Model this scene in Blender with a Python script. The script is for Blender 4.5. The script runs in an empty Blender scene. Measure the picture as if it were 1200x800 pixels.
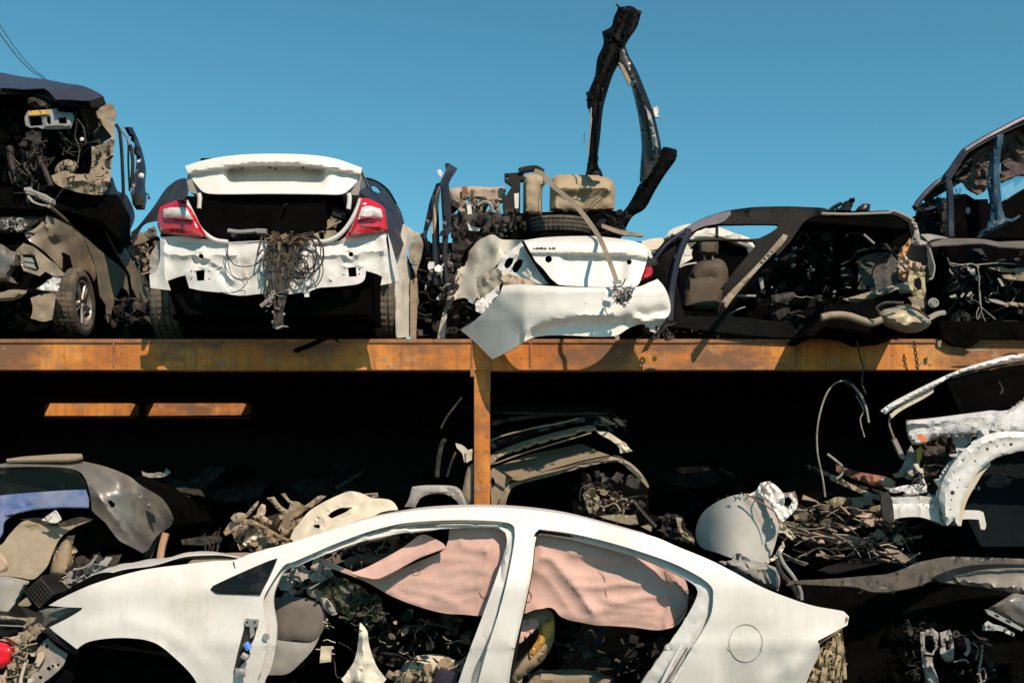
import bpy, bmesh, math, random
import numpy as np
from mathutils import Vector, Matrix
from mathutils.geometry import delaunay_2d_cdt

SC = bpy.context.scene
COL = SC.collection
rad = math.radians
# ---- camera model: level 35 mm lens at 1.56 m, shifted up -------------------
F, CX, HY, EZ = 1167.0, 600.0, 570.0, 1.56


DOFF = [0.0]                 # whole thing moved nearer (-) or farther (+), in metres
CRUM, DENT, FOLD = .30, .7, .75


def W(x, y, d):
    d = d + DOFF[0]
    return Vector(((x - CX) / F * d, d, EZ - (y - HY) / F * d))


def frame(x0, y0, s):
    """coordinates read off an enlarged view -> photograph coordinates"""
    def g(txt):
        out = []
        for tok in txt.split():
            a, b = tok.split(',')[:2]
            out.append((x0 + float(a) / s, y0 + float(b) / s))
        return out
    return g


FULL = frame(0, 0, 1)
K1 = frame(0, 70, 2.353); K2 = frame(160, 160, 3.077); K3 = frame(480, 0, 3.479); K4 = frame(480, 180, 3.2)
K5 = frame(750, 210, 3.243); K6 = frame(1000, 120, 2.5)
L1 = frame(0, 500, 2.667); L2 = frame(0, 420, 2.5); L3 = frame(480, 430, 3.4286); L4 = frame(780, 400, 2.5)
L5 = frame(240, 580, 3.158); L6 = frame(560, 580, 2.727); L7 = frame(900, 600, 4.0)
M1 = frame(0, 80, 5.0); M2 = frame(0, 230, 4.706); M3 = frame(460, 180, 3.636); M4 = frame(1020, 130, 5.0)
M5 = frame(1020, 270, 4.706); M6 = frame(1000, 410, 3.478); M7 = frame(0, 700, 6.0); M8 = frame(200, 560, 4.286)


# ---- small maths -------------------------------------------------------------
def wav(x, y, scale, seed, n=7):
    r = np.random.RandomState(seed)
    z = np.zeros_like(x, dtype=float)
    for _ in range(n):
        a = r.uniform(0, 2 * np.pi); L = scale * r.uniform(.6, 1.8); p = r.uniform(0, 6.28)
        z += np.sin((x * np.cos(a) + y * np.sin(a)) * 2 * np.pi / L + p)
    return z / n ** .5


def seg_dist(px, py, pts, closed=True):
    d = np.full(px.shape, 1e9)
    n = len(pts)
    for i in range(n if closed else n - 1):
        ax, ay = pts[i]; bx, by = pts[(i + 1) % n]
        vx, vy = bx - ax, by - ay
        L = vx * vx + vy * vy + 1e-12
        t = np.clip(((px - ax) * vx + (py - ay) * vy) / L, 0, 1)
        d = np.minimum(d, np.hypot(px - ax - t * vx, py - ay - t * vy))
    return d


def inside(px, py, pts):
    c = np.zeros(px.shape, bool)
    n = len(pts); j = n - 1
    for i in range(n):
        xi, yi = pts[i]; xj, yj = pts[j]
        if yi != yj:
            c ^= ((yi > py) != (yj > py)) & (px < (xj - xi) * (py - yi) / (yj - yi) + xi)
        j = i
    return c


def cr(p0, p1, p2, p3, t):
    return .5 * ((2 * p1) + (-p0 + p2) * t + (2 * p0 - 5 * p1 + 4 * p2 - p3) * t * t + (-p0 + 3 * p1 - 3 * p2 + p3) * t ** 3)


def smooth_closed(pts, step=5.0, sharp=48):
    P = [np.array(p, float) for p in pts]
    n = len(P); corner = []
    for i in range(n):
        a = P[i] - P[i - 1]; b = P[(i + 1) % n] - P[i]
        la, lb = np.hypot(*a), np.hypot(*b)
        if la < 1e-6 or lb < 1e-6:
            corner.append(True); continue
        ang = math.degrees(math.acos(max(-1, min(1, a.dot(b) / la / lb))))
        corner.append(ang > sharp)
    out = []
    for i in range(n):
        p1, p2 = P[i], P[(i + 1) % n]
        L = np.hypot(*(p2 - p1)); k = max(1, int(L / step))
        p0 = P[i - 1] if not corner[i] else 2 * p1 - p2
        p3 = P[(i + 2) % n] if not corner[(i + 1) % n] else 2 * p2 - p1
        l0, l3 = np.hypot(*(p1 - p0)), np.hypot(*(p3 - p2))
        if l0 > 2 * L: p0 = p1 + (p0 - p1) * (2 * L / l0)
        if l3 > 2 * L: p3 = p2 + (p3 - p2) * (2 * L / l3)
        for s in range(k):
            q = cr(p0, p1, p2, p3, s / k)
            out.append((q[0], q[1]))
    return out


def smooth_open(pts, k=6):
    P = [np.array(p, float) for p in pts]
    if len(P) < 2: return P
    P = [2 * P[0] - P[1]] + P + [2 * P[-1] - P[-2]]
    out = []
    for i in range(1, len(P) - 2):
        for s in range(k):
            out.append(cr(P[i - 1], P[i], P[i + 1], P[i + 2], s / k))
    out.append(P[-2])
    return out


def circ(x, y, r, ry=None, n=14):
    ry = ry or r
    return [(x + r * math.cos(a * 2 * math.pi / n), y + ry * math.sin(a * 2 * math.pi / n)) for a in range(n)]


# ---- mesh builder --------------------------------------------------------------
class MB:
    def __init__(s):
        s.v = []; s.f = []

    def add(s, vs, fs):
        o = len(s.v)
        s.v += [tuple(v) for v in vs]
        s.f += [tuple(i + o for i in f) for f in fs]

    def shell(s, V, Fc, t):
        """sheet V,Fc (wound towards the viewer) given thickness t away from its normals"""
        V = np.array(V, float)
        if len(Fc) == 0: return
        N = np.zeros_like(V)
        for f in Fc:
            a, b, c = V[f[0]], V[f[1]], V[f[2]]
            n = np.cross(b - a, c - a)
            if len(f) == 4:
                n = n + np.cross(c - a, V[f[3]] - a)
            for i in f: N[i] += n
        L = np.linalg.norm(N, axis=1); L[L < 1e-12] = 1
        N /= L[:, None]
        B = V - N * t
        n = len(V)
        edges = {}
        for f in Fc:
            for i in range(len(f)):
                e = (f[i], f[(i + 1) % len(f)])
                edges[e] = 1
        fs = [tuple(f) for f in Fc] + [tuple(i + n for i in reversed(f)) for f in Fc]
        for (a, b) in edges:
            if (b, a) not in edges:
                fs.append((b, a, a + n, b + n))
        s.add(list(V) + list(B), fs)

    def plate(s, outline, d, holes=(), t=.004, res=9, bulge=0, bw=10, dent=None, crum=None, creases=(), folds=(), seed=1, sm=True, sharp=48, step=None):
        """sheet metal cut to an outline; d = depth (number or function of x, y); bulge rounds its rim away"""
        step = step or max(2.5, res * .7)
        O = smooth_closed(outline, step, sharp) if sm else smooth_closed(outline, step, -1)
        H = [smooth_closed(h, max(1.5, step * .5), sharp) if sm else list(h) for h in holes]
        xs = [p[0] for p in O]; ys = [p[1] for p in O]
        gx, gy = np.meshgrid(np.arange(min(xs), max(xs), res), np.arange(min(ys), max(ys), res))
        rr = np.random.RandomState(seed)
        gx = (gx + rr.uniform(-.2, .2, gx.shape) * res).ravel(); gy = (gy + rr.uniform(-.2, .2, gy.shape) * res).ravel()
        ok = inside(gx, gy, O) & (seg_dist(gx, gy, O) > res * .4)
        for h in H:
            ok &= ~inside(gx, gy, h) & (seg_dist(gx, gy, h) > res * .3)
        pts = list(O); ed = [(i, (i + 1) % len(O)) for i in range(len(O))]
        for h in H:
            o = len(pts); pts += list(h); ed += [(o + i, o + (i + 1) % len(h)) for i in range(len(h))]
        pts += list(zip(gx[ok], gy[ok]))
        r = delaunay_2d_cdt([Vector(p) for p in pts], ed, [], 0, 1e-4)
        P = np.array([(p[0], p[1]) for p in r[0]]); T = [tuple(f) for f in r[2]]
        if not T: return
        c = np.array([P[list(f)].mean(0) for f in T])
        k = inside(c[:, 0], c[:, 1], O)
        for h in H: k &= ~inside(c[:, 0], c[:, 1], h)
        T = [f for f, q in zip(T, k) if q]
        x, y = P[:, 0], P[:, 1]
        D = d(x, y) if callable(d) else np.full(x.shape, float(d))
        D = np.array(D, float) + np.zeros_like(x) + DOFF[0]
        if bulge:
            e = seg_dist(x, y, O)
            for h in H: e = np.minimum(e, seg_dist(x, y, h)) if bulge > 0 and len(h) > 30 else e
            q = np.clip(e / bw, 0, 1)
            D += bulge * (1 - np.sqrt(np.clip(1 - (1 - q) ** 2, 0, 1)))
        if dent: D += DENT * dent[0] * wav(x, y, dent[1], seed + 11)
        if crum:
            D += CRUM * crum[0] * (1.2 - 2 * np.abs(wav(x, y, crum[1], seed + 5))) + CRUM * crum[0] * .35 * np.abs(wav(x, y, crum[1] * .45, seed + 6))
        for (pl, a, w) in creases:
            D -= a * np.exp(-(seg_dist(x, y, pl, False) / w) ** 2)
        for (pl, a, w) in folds:
            D -= a * FOLD * np.exp(-seg_dist(x, y, smooth_open(pl, 5), False) / (w * 1.5))
        V = np.stack([(x - CX) / F * D, D, EZ - (y - HY) / F * D], 1)
        fs = []
        for f in T:
            a, b, cc = P[f[0]], P[f[1]], P[f[2]]
            ar = (b[0] - a[0]) * (cc[1] - a[1]) - (b[1] - a[1]) * (cc[0] - a[0])
            # image y is down: clockwise on screen = negative z cross -> want to face -Y
            fs.append(f if ar < 0 else (f[0], f[2], f[1]))
        s.shell(V, fs, t)

    def loft(s, rows, n=24, m=6, t=.004, flip=False, noise=None, seed=1):
        """smooth sheet through rows of world points"""
        R = []
        for r in rows:
            q = np.array([tuple(p) for p in r], float)
            c = np.array(smooth_open(list(q), 8))
            L = np.concatenate([[0], np.cumsum(np.linalg.norm(np.diff(c, axis=0), axis=1))])
            u = np.linspace(0, L[-1], n)
            R.append(np.stack([np.interp(u, L, c[:, k]) for k in range(3)], 1))
        G = np.array(R)
        if len(rows) > 2 or m > 1:
            cols = []
            for j in range(n):
                cols.append(np.array(smooth_open(list(G[:, j]), m)))
            G = np.stack(cols, 1)
        a, b = G.shape[0], G.shape[1]
        V = G.reshape(-1, 3)
        if noise:
            V = V.copy(); V[:, 2] += noise[0] * wav(V[:, 0], V[:, 1], noise[1], seed)
        fs = []
        for i in range(a - 1):
            for j in range(b - 1):
                q = (i * b + j, i * b + j + 1, (i + 1) * b + j + 1, (i + 1) * b + j)
                fs.append(q[::-1] if flip else q)
        s.shell(V, fs, t)

    def tube(s, pts, r, n=7, k=6, taper=None, flat=None):
        P = [Vector(tuple(p)) for p in (smooth_open(pts, k) if k > 1 else pts)]
        if len(P) < 2: return
        ref = Vector((0.31, -.5, .81)); vs = []; fs = []; prev = None
        for i, p in enumerate(P):
            tg = (P[min(i + 1, len(P) - 1)] - P[max(i - 1, 0)])
            if tg.length < 1e-9: tg = Vector((1, 0, 0))
            tg.normalize()
            a = (prev - tg * prev.dot(tg)) if prev is not None else tg.cross(ref)
            if a.length < 1e-6: a = tg.cross(Vector((1, 0, 0)))
            a.normalize(); prev = a; b = tg.cross(a)
            rr = r if taper is None else r * (1 + (taper - 1) * i / (len(P) - 1))
            for j in range(n):
                an = 2 * math.pi * j / n
                vs.append(p + a * (rr * math.cos(an)) + b * (rr * (flat or 1) * math.sin(an)))
        for i in range(len(P) - 1):
            for j in range(n):
                fs.append((i * n + j, i * n + (j + 1) % n, (i + 1) * n + (j + 1) % n, (i + 1) * n + j))
        fs.append(tuple(range(n))[::-1]); fs.append(tuple((len(P) - 1) * n + j for j in range(n)))
        s.add(vs, fs)

    def ptube(s, pts, d, rpx, **kw):
        """tube along photo points; d number, list or pair"""
        n = len(pts)
        ds = d if isinstance(d, (list, tuple)) and len(d) == n else ([d[0] + (d[1] - d[0]) * i / max(1, n - 1) for i in range(n)] if isinstance(d, (list, tuple)) else [d] * n)
        s.tube([W(p[0], p[1], q) for p, q in zip(pts, ds)], rpx / F * (sum(ds) / n), **kw)

    def ribbon(s, pts, ds, wpx, t=.003):
        """flat strap along photo points, facing the viewer"""
        c = smooth_open([(p[0], p[1], q) for p, q in zip(pts, ds)], 8)
        rows = [[], []]
        for i, p in enumerate(c):
            a = c[max(i - 1, 0)]; b = c[min(i + 1, len(c) - 1)]
            tx, ty = b[0] - a[0], b[1] - a[1]; L = math.hypot(tx, ty) or 1
            rows[0].append(W(p[0] - ty / L * wpx / 2, p[1] + tx / L * wpx / 2, p[2]))
            rows[1].append(W(p[0] + ty / L * wpx / 2, p[1] - tx / L * wpx / 2, p[2]))
        V = rows[0] + rows[1]; n = len(c)
        s.shell([tuple(v) for v in V], [(i, i + 1, n + i + 1, n + i) for i in range(n - 1)], t)

    def extrude(s, outline, d0, d1, front=True, back=True, sm=False, res=30, scale=1.0, shift=(0, 0)):
        """solid: the outline at depth d0 pushed straight back to d1"""
        O = smooth_closed(outline, 8) if sm else list(outline)
        ar = sum(O[i][0] * O[(i + 1) % len(O)][1] - O[(i + 1) % len(O)][0] * O[i][1] for i in range(len(O)))
        if ar > 0: O = O[::-1]
        n = len(O)
        A = [W(x, y, d0) for x, y in O]
        c = sum(A, Vector()) / n
        B = [c + (a - c) * scale for a in A]
        B = [Vector((b.x + shift[0], d1 + DOFF[0], b.z + shift[1])) for b in B]
        fs = []
        from mathutils.geometry import tessellate_polygon
        tri = tessellate_polygon([[Vector((p[0], p[1], 0)) for p in O]])
        if front: fs += [(t[0], t[1], t[2]) for t in tri]
        if back: fs += [(t[2] + n, t[1] + n, t[0] + n) for t in tri]
        fs += [(i, i + n, (i + 1) % n + n, (i + 1) % n) for i in range(n)]
        s.add(A + B, fs)

    def box(s, lo, hi, rot=None, c=None, bev=0):
        x0, y0, z0 = lo; x1, y1, z1 = hi
        b = bev
        if b:
            bm = bmesh.new()
            bmesh.ops.create_cube(bm, size=1)
            for v in bm.verts:
                v.co = Vector(((x0 + x1) / 2 + v.co.x * (x1 - x0), (y0 + y1) / 2 + v.co.y * (y1 - y0), (z0 + z1) / 2 + v.co.z * (z1 - z0)))
            bmesh.ops.bevel(bm, geom=list(bm.edges), offset=b, segments=2, affect='EDGES', profile=.6)
            bm.verts.index_update()
            vs = [v.co.copy() for v in bm.verts]; fs = [[v.index for v in f.verts] for f in bm.faces]
            bm.free()
        else:
            vs = [Vector(p) for p in ((x0, y0, z0), (x1, y0, z0), (x1, y1, z0), (x0, y1, z0), (x0, y0, z1), (x1, y0, z1), (x1, y1, z1), (x0, y1, z1))]
            fs = [(0, 3, 2, 1), (4, 5, 6, 7), (0, 1, 5, 4), (1, 2, 6, 5), (2, 3, 7, 6), (3, 0, 4, 7)]
        if rot is not None:
            c = c or Vector(((x0 + x1) / 2, (y0 + y1) / 2, (z0 + z1) / 2))
            vs = [rot @ (v - c) + c for v in vs]
        s.add(vs, fs)

    def revolve(s, prof, c, axis, seg=48, a0=0.0):
        """profile [(r, h)] closed ring turned round axis at c"""
        ax = Vector(axis).normalized()
        u = ax.orthogonal().normalized(); w = ax.cross(u)
        n = len(prof); vs = []; fs = []
        for i in range(seg):
            a = a0 + 2 * math.pi * i / seg
            dr = u * math.cos(a) + w * math.sin(a)
            for (r, h) in prof: vs.append(Vector(c) + dr * r + ax * h)
        for i in range(seg):
            for j in range(n):
                k = (j + 1) % n
                fs.append((i * n + j, i * n + k, ((i + 1) % seg) * n + k, ((i + 1) % seg) * n + j))
        s.add(vs, fs)

    def build(s, name, m, parent=None, ang=40, split=True):
        if parent is not None and split:      # loose pieces of a part become parts of their own (many: one part of kind stuff)
            lead = list(range(len(s.v)))

            def find(i):
                while lead[i] != i:
                    lead[i] = lead[lead[i]]; i = lead[i]
                return i
            for f in s.f:
                a = find(f[0])
                for i in f[1:]:
                    b_ = find(i)
                    if b_ != a: lead[b_] = a
            groups = {}
            for f in s.f: groups.setdefault(find(f[0]), []).append(f)
            if 1 < len(groups) <= 10:
                first = None
                for fs in groups.values():
                    q = MB(); ids = {}
                    for f in fs:
                        for i in f:
                            if i not in ids: ids[i] = len(q.v); q.v.append(s.v[i])
                        q.f.append(tuple(ids[i] for i in f))
                    o = q.build(name, m, parent, ang, False)
                    first = first or o
                return first
            o = s.build(name, m, parent, ang, False)
            if len(groups) > 10: o['kind'] = 'stuff'
            return o
        me = bpy.data.meshes.new(name)
        me.from_pydata([tuple(v) for v in s.v], [], s.f)
        me.validate()
        me.update()
        if ang:
            me.polygons.foreach_set('use_smooth', [True] * len(me.polygons))
            me.set_sharp_from_angle(angle=rad(ang))
        o = bpy.data.objects.new(name, me); COL.objects.link(o)
        for mm in (m if isinstance(m, (list, tuple)) else [m]): me.materials.append(mm)
        if parent is not None:
            o.parent = parent
            o.matrix_parent_inverse = PINV[parent.name] if parent.name in PINV else Matrix()
        return o


PINV = {}


def tag(o, label=None, cat=None, group=None, kind=None):
    if label: o['label'] = label
    if cat: o['category'] = cat
    if group: o['group'] = group
    if kind: o['kind'] = kind
    return o


def thing(name, label, cat, base, group=None):
    o = bpy.data.objects.new(name, None); COL.objects.link(o)
    p = W(*base) if not isinstance(base, Vector) else base
    o.location = p; o.empty_display_size = .1
    PINV[o.name] = Matrix.Translation(-p)
    return tag(o, label, cat, group)


def PL(T, name, m, outline, d, ang=40, **kw):
    mb = MB(); mb.plate(outline, d, **kw); return mb.build(name, m, T, ang)


def TB(T, name, m, paths, d, r, ang=60, **kw):
    mb = MB()
    for i, p in enumerate(paths):
        mb.ptube(p, d[i] if isinstance(d, list) and len(d) == len(paths) and len(paths) > 1 else d, r, **kw)
    return mb.build(name, m, T, ang)


def EX(T, name, m, outline, d0, d1, ang=30, **kw):
    mb = MB(); mb.extrude(outline, d0, d1, **kw); return mb.build(name, m, T, ang)


def PV(*a):
    """depth function: plane through photo points (x, y, d)"""
    A = np.array([[p[0], p[1], 1] for p in a]); b = np.array([p[2] for p in a])
    k = np.linalg.lstsq(A, b, rcond=None)[0]
    return lambda x, y: k[0] * x + k[1] * y + k[2]


def sideX(X, lo=5.0, hi=12.0):
    """depth function of an upright wall along the view at world x = X"""
    return lambda x, y: np.clip(X * F / np.where(np.abs(x - CX) < 1, 1, x - CX), lo, hi)


# ---- materials ------------------------------------------------------------------
def mat(name, col, rough=.5, metal=0.0, dust=0.0, dustcol=(.33, .255, .175), dscale=4.0, var=.15, vscale=6.0, bump=0.0, bscale=40.0,
        coat=0.0, top=0.0, spots=None, spotscale=14.0, spotamt=.62, stretch=(1, 1, 1), spec=.5, trans=0.0, grime=0.0):
    m = bpy.data.materials.new(name); m.use_nodes = True
    nt = m.node_tree; nd = nt.nodes; lk = nt.links
    b = nd['Principled BSDF']
    tc = nd.new('ShaderNodeTexCoord'); mp = nd.new('ShaderNodeMapping')
    mp.inputs['Scale'].default_value = stretch
    geo = nd.new('ShaderNodeNewGeometry')
    lk.new(geo.outputs['Position'], mp.inputs['Vector'])

    def noise(sc, det=6, ro=.6):
        n = nd.new('ShaderNodeTexNoise'); n.inputs['Scale'].default_value = sc; n.inputs['Detail'].default_value = det
        n.inputs['Roughness'].default_value = ro
        lk.new(mp.outputs[0], n.inputs['Vector']); return n

    def ramp(src, a, bb, lo=0.0, hi=1.0):
        r = nd.new('ShaderNodeMapRange'); r.inputs['From Min'].default_value = a; r.inputs['From Max'].default_value = bb
        r.inputs['To Min'].default_value = lo; r.inputs['To Max'].default_value = hi
        lk.new(src, r.inputs['Value']); return r.outputs[0]

    def mix(f, a, bb):
        x = nd.new('ShaderNodeMix'); x.data_type = 'RGBA'
        for s, v in ((6, a), (7, bb)):
            if isinstance(v, tuple): x.inputs[s].default_value = (*v, 1)
            else: lk.new(v, x.inputs[s])
        if isinstance(f, float): x.inputs[0].default_value = f
        else: lk.new(f, x.inputs[0])
        return x.outputs[2]
    n1 = noise(vscale)
    lo = tuple(max(0, c * (1 - var)) for c in col); hi = tuple(min(1, c * (1 + var)) for c in col)
    c = mix(ramp(n1.outputs['Fac'], .3, .7), lo, hi)
    rsock = None
    if spots is not None:
        n3 = noise(spotscale, 8, .65)
        f3 = ramp(n3.outputs['Fac'], spotamt, spotamt + .06)
        c = mix(f3, c, spots)
    if dust > 0:
        n2 = noise(dscale, 9, .68)
        f = ramp(n2.outputs['Fac'], .62 - .35 * dust, .8 - .1 * dust, 0, min(1, .35 + dust * .65))
        if top > 0:
            sx = nd.new('ShaderNodeSeparateXYZ'); lk.new(geo.outputs['Normal'], sx.inputs[0])
            up = ramp(sx.outputs[2], .25, .9, 0, top)
            mx = nd.new('ShaderNodeMath'); mx.operation = 'MAXIMUM'; lk.new(f, mx.inputs[0])
            ml = nd.new('ShaderNodeMath'); ml.operation = 'MULTIPLY'; lk.new(up, ml.inputs[0])
            lk.new(ramp(n2.outputs['Fac'], .3, .55, .4, 1), ml.inputs[1]); lk.new(ml.outputs[0], mx.inputs[1]); f = mx.outputs[0]
        c = mix(f, c, dustcol)
        rsock = ramp(f, 0, 1, rough, .9)
    if grime > 0:
        mp2 = nd.new('ShaderNodeMapping'); mp2.inputs['Scale'].default_value = (9, 9, 1.3); lk.new(geo.outputs['Position'], mp2.inputs['Vector'])
        ns = nd.new('ShaderNodeTexNoise'); ns.inputs['Scale'].default_value = 2.2; ns.inputs['Detail'].default_value = 8; ns.inputs['Roughness'].default_value = .7
        lk.new(mp2.outputs[0], ns.inputs['Vector'])
        c = mix(ramp(ns.outputs['Fac'], .5, .8, 0, grime), c, (.36, .285, .20))
        nb = noise(1.1, 4, .5); nf = noise(46, 4, .75)
        mm = nd.new('ShaderNodeMath'); mm.operation = 'MULTIPLY'
        lk.new(ramp(nb.outputs['Fac'], .42, .66), mm.inputs[0]); lk.new(ramp(nf.outputs['Fac'], .5, .68, 0, grime * .55), mm.inputs[1])
        c = mix(mm.outputs[0], c, (.30, .23, .16))
    lk.new(c, b.inputs['Base Color'])
    if rsock is not None: lk.new(rsock, b.inputs['Roughness'])
    else:
        lk.new(ramp(n1.outputs['Fac'], .3, .7, max(.02, rough - .08), min(1, rough + .08)), b.inputs['Roughness'])
    b.inputs['Metallic'].default_value = metal
    b.inputs['Coat Weight'].default_value = coat; b.inputs['Coat Roughness'].default_value = .12
    b.inputs['Specular IOR Level'].default_value = spec
    b.inputs['Transmission Weight'].default_value = trans
    if bump:
        n4 = noise(bscale, 8, .6)
        bp = nd.new('ShaderNodeBump'); bp.inputs['Strength'].default_value = bump; bp.inputs['Distance'].default_value = .02
        lk.new(n4.outputs['Fac'], bp.inputs['Height']); lk.new(bp.outputs[0], b.inputs['Normal'])
    return m


DIRT = (.36, .28, .19)
m_white = mat('white_paint', (.76, .705, .645), .38, dust=.36, dustcol=(.56, .47, .35), dscale=2.2, var=.04, coat=.12, bump=.02, bscale=60, spots=(.42, .33, .22), spotscale=26, spotamt=.76, top=.10, grime=.26)
m_whited = mat('dusty_white_paint', (.64, .59, .50), .45, dust=.55, dustcol=(.50, .40, .28), dscale=3.5, var=.06, bump=.05, spots=(.25, .14, .07), spotscale=18, spotamt=.70, top=.3, grime=.5)
m_primer = mat('white_inner_metal', (.68, .64, .60), .45, dust=.35, dustcol=(.45, .37, .27), dscale=5, var=.05, bump=.06, bscale=50, spots=(.22, .17, .12), spotscale=20, spotamt=.71, grime=.45)
m_cream = mat('cream_plastic', (.60, .50, .37), .5, dust=.5, dustcol=(.48, .38, .26), var=.08, bump=.04)
m_beige = mat('dusty_beige_metal', (.27, .205, .135), .7, dust=.5, dustcol=(.25, .18, .108), dscale=9, var=.15, vscale=30, bump=.1, spots=(.15, .105, .065), spotscale=44, spotamt=.70)
m_bronze = mat('dusty_bronze_paint', (.19, .15, .105), .45, metal=.0, dust=.75, dustcol=(.34, .26, .165), dscale=2.6, var=.25, coat=.2, bump=.05, spots=(.07, .055, .04), spotscale=22, spotamt=.7, top=.5)
m_navy = mat('navy_paint', (.028, .026, .042), .38, metal=.2, dust=.35, dustcol=(.12, .10, .10), dscale=3, coat=.2, var=.3, bump=.02, top=.25, spec=.35)
m_purple = mat('charcoal_violet_paint', (.034, .028, .032), .42, metal=.15, dust=.35, dustcol=(.12, .095, .085), dscale=3, coat=.12, var=.25, spec=.35)
m_black = mat('black_gloss_paint', (.007, .007, .008), .38, dust=.22, dustcol=(.05, .042, .034), dscale=5, coat=.08, var=.4, top=.15, spec=.3)
m_flatblack = mat('scorched_black_paint', (.004, .0037, .0036), .5, dust=.2, dustcol=(.03, .022, .016), dscale=14, var=.4, bump=.1, bscale=50, spec=.06)  # flat near-black paint, duller than the gloss black
m_void = mat('soot_black_underbody', (.0030, .0028, .0026), .95, var=.6, bump=.3, bscale=20, spec=.02)  # near-black colour stands in for deep shade inside shells and gaps
m_plastic = mat('black_plastic', (.008, .0075, .007), .6, dust=.35, dustcol=(.045, .036, .027), dscale=9, var=.4, bump=.15, bscale=60, spec=.25)
m_dark = mat('dark_dirty_metal', (.022, .019, .016), .6, metal=.1, dust=.42, dustcol=(.15, .115, .08), dscale=14, var=.5, bump=.2, bscale=40, spec=.3)
m_steel = mat('galvanised_steel', (.30, .29, .275), .5, metal=.3, dust=.45, dustcol=(.36, .29, .21), dscale=7, var=.3, bump=.1, spots=(.2, .1, .05), spotscale=16, spotamt=.66)
m_grey = mat('grey_panel_paint', (.10, .092, .085), .40, metal=.3, dust=.45, dustcol=(.33, .27, .2), dscale=3, coat=.5, var=.15, bump=.03, top=.5)
m_greyl = mat('light_grey_plastic', (.27, .25, .225), .55, dust=.5, dustcol=(.40, .32, .23), dscale=5, var=.15, bump=.05)
m_blue = mat('blue_door_paint', (.05, .095, .24), .45, dust=.8, dustcol=(.25, .245, .28), dscale=5, var=.2, bump=.06, spots=(.05, .08, .3), spotscale=22, spotamt=.62)
m_teal = mat('blue_pillar_paint', (.022, .055, .085), .45, metal=.0, dust=.35, dustcol=(.15, .16, .18), dscale=6, var=.3, bump=.05, spec=.35)
m_red = mat('red_lamp_plastic', (.55, .008, .02), .12, dust=.15, dustcol=(.4, .12, .10), dscale=10, var=.2, coat=.8)
m_redhot = mat('bright_red_lamp', (.80, .012, .03), .15, var=.25, vscale=40, coat=.8, bump=.1, bscale=90)
m_clear = mat('clear_lamp_lens', (.62, .58, .55), .12, dust=.25, dustcol=(.5, .40, .33), dscale=20, var=.3, vscale=30, coat=.8)
m_glass = mat('smoked_glass', (.006, .0065, .0065), .2, spec=.2, var=.1, coat=.0, dust=.2, dustcol=(.12, .10, .08))
m_rubber = mat('tyre_rubber', (.045, .038, .030), .85, dust=.7, dustcol=(.22, .165, .11), dscale=9, var=.3, bump=.25, bscale=80)
m_rim = mat('alloy_rim', (.32, .30, .27), .4, metal=.7, dust=.5, dustcol=(.3, .24, .17), dscale=12, var=.2)
m_tan = mat('tan_seat_leather', (.37, .26, .155), .6, dust=.4, dustcol=(.40, .31, .21), dscale=6, var=.15, bump=.12, bscale=90)
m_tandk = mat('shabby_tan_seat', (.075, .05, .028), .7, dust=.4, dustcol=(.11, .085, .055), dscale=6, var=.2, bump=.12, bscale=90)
m_foam = mat('pinkish_foam', (.46, .32, .235), .9, dust=.4, dustcol=(.5, .36, .25), dscale=12, var=.2, bump=.4, bscale=60, spots=(.25, .15, .1), spotscale=30, spotamt=.66)
m_orange = mat('orange_foam', (.50, .24, .10), .9, var=.3, bump=.3, bscale=60, dust=.3)
m_pink = mat('pink_airbag_fabric', (.60, .365, .30), .85, var=.09, vscale=9, bump=.12, bscale=26, dust=.4, dustcol=(.46, .30, .235), dscale=5)
m_cloth = mat('cream_cloth', (.72, .64, .52), .9, var=.1, bump=.2, bscale=30)
m_wire = mat('dirty_wire', (.018, .015, .012), .6, dust=.5, dustcol=(.20, .15, .10), dscale=24, var=.5, spec=.3)
m_wirel = mat('pale_dusty_wire', (.27, .235, .19), .6, var=.4, vscale=20)
m_wood = mat('weathered_timber', (.27, .18, .095), .8, var=.35, vscale=10, stretch=(3, 3, 14), bump=.3, bscale=30, spots=(.12, .08, .05), spotscale=8, spotamt=.62)
m_rusty = mat('red_rust', (.22, .085, .05), .85, var=.4, bump=.3, dust=.4, dustcol=(.35, .2, .12))
m_yel = mat('ochre_plastic', (.62, .33, .06), .6, var=.15, dust=.2)
m_strap = mat('faded_webbing', (.27, .21, .145), .85, var=.2, vscale=40, bump=.2, bscale=200)
m_orangepaint = mat('orange_marker_paint', (.72, .16, .03), .6, var=.15)
m_bluec = mat('blue_connector', (.08, .25, .62), .4, var=.1)
m_carpet = mat('grey_carpet', (.085, .078, .072), .95, var=.6, vscale=24, bump=.5, bscale=60)


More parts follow.
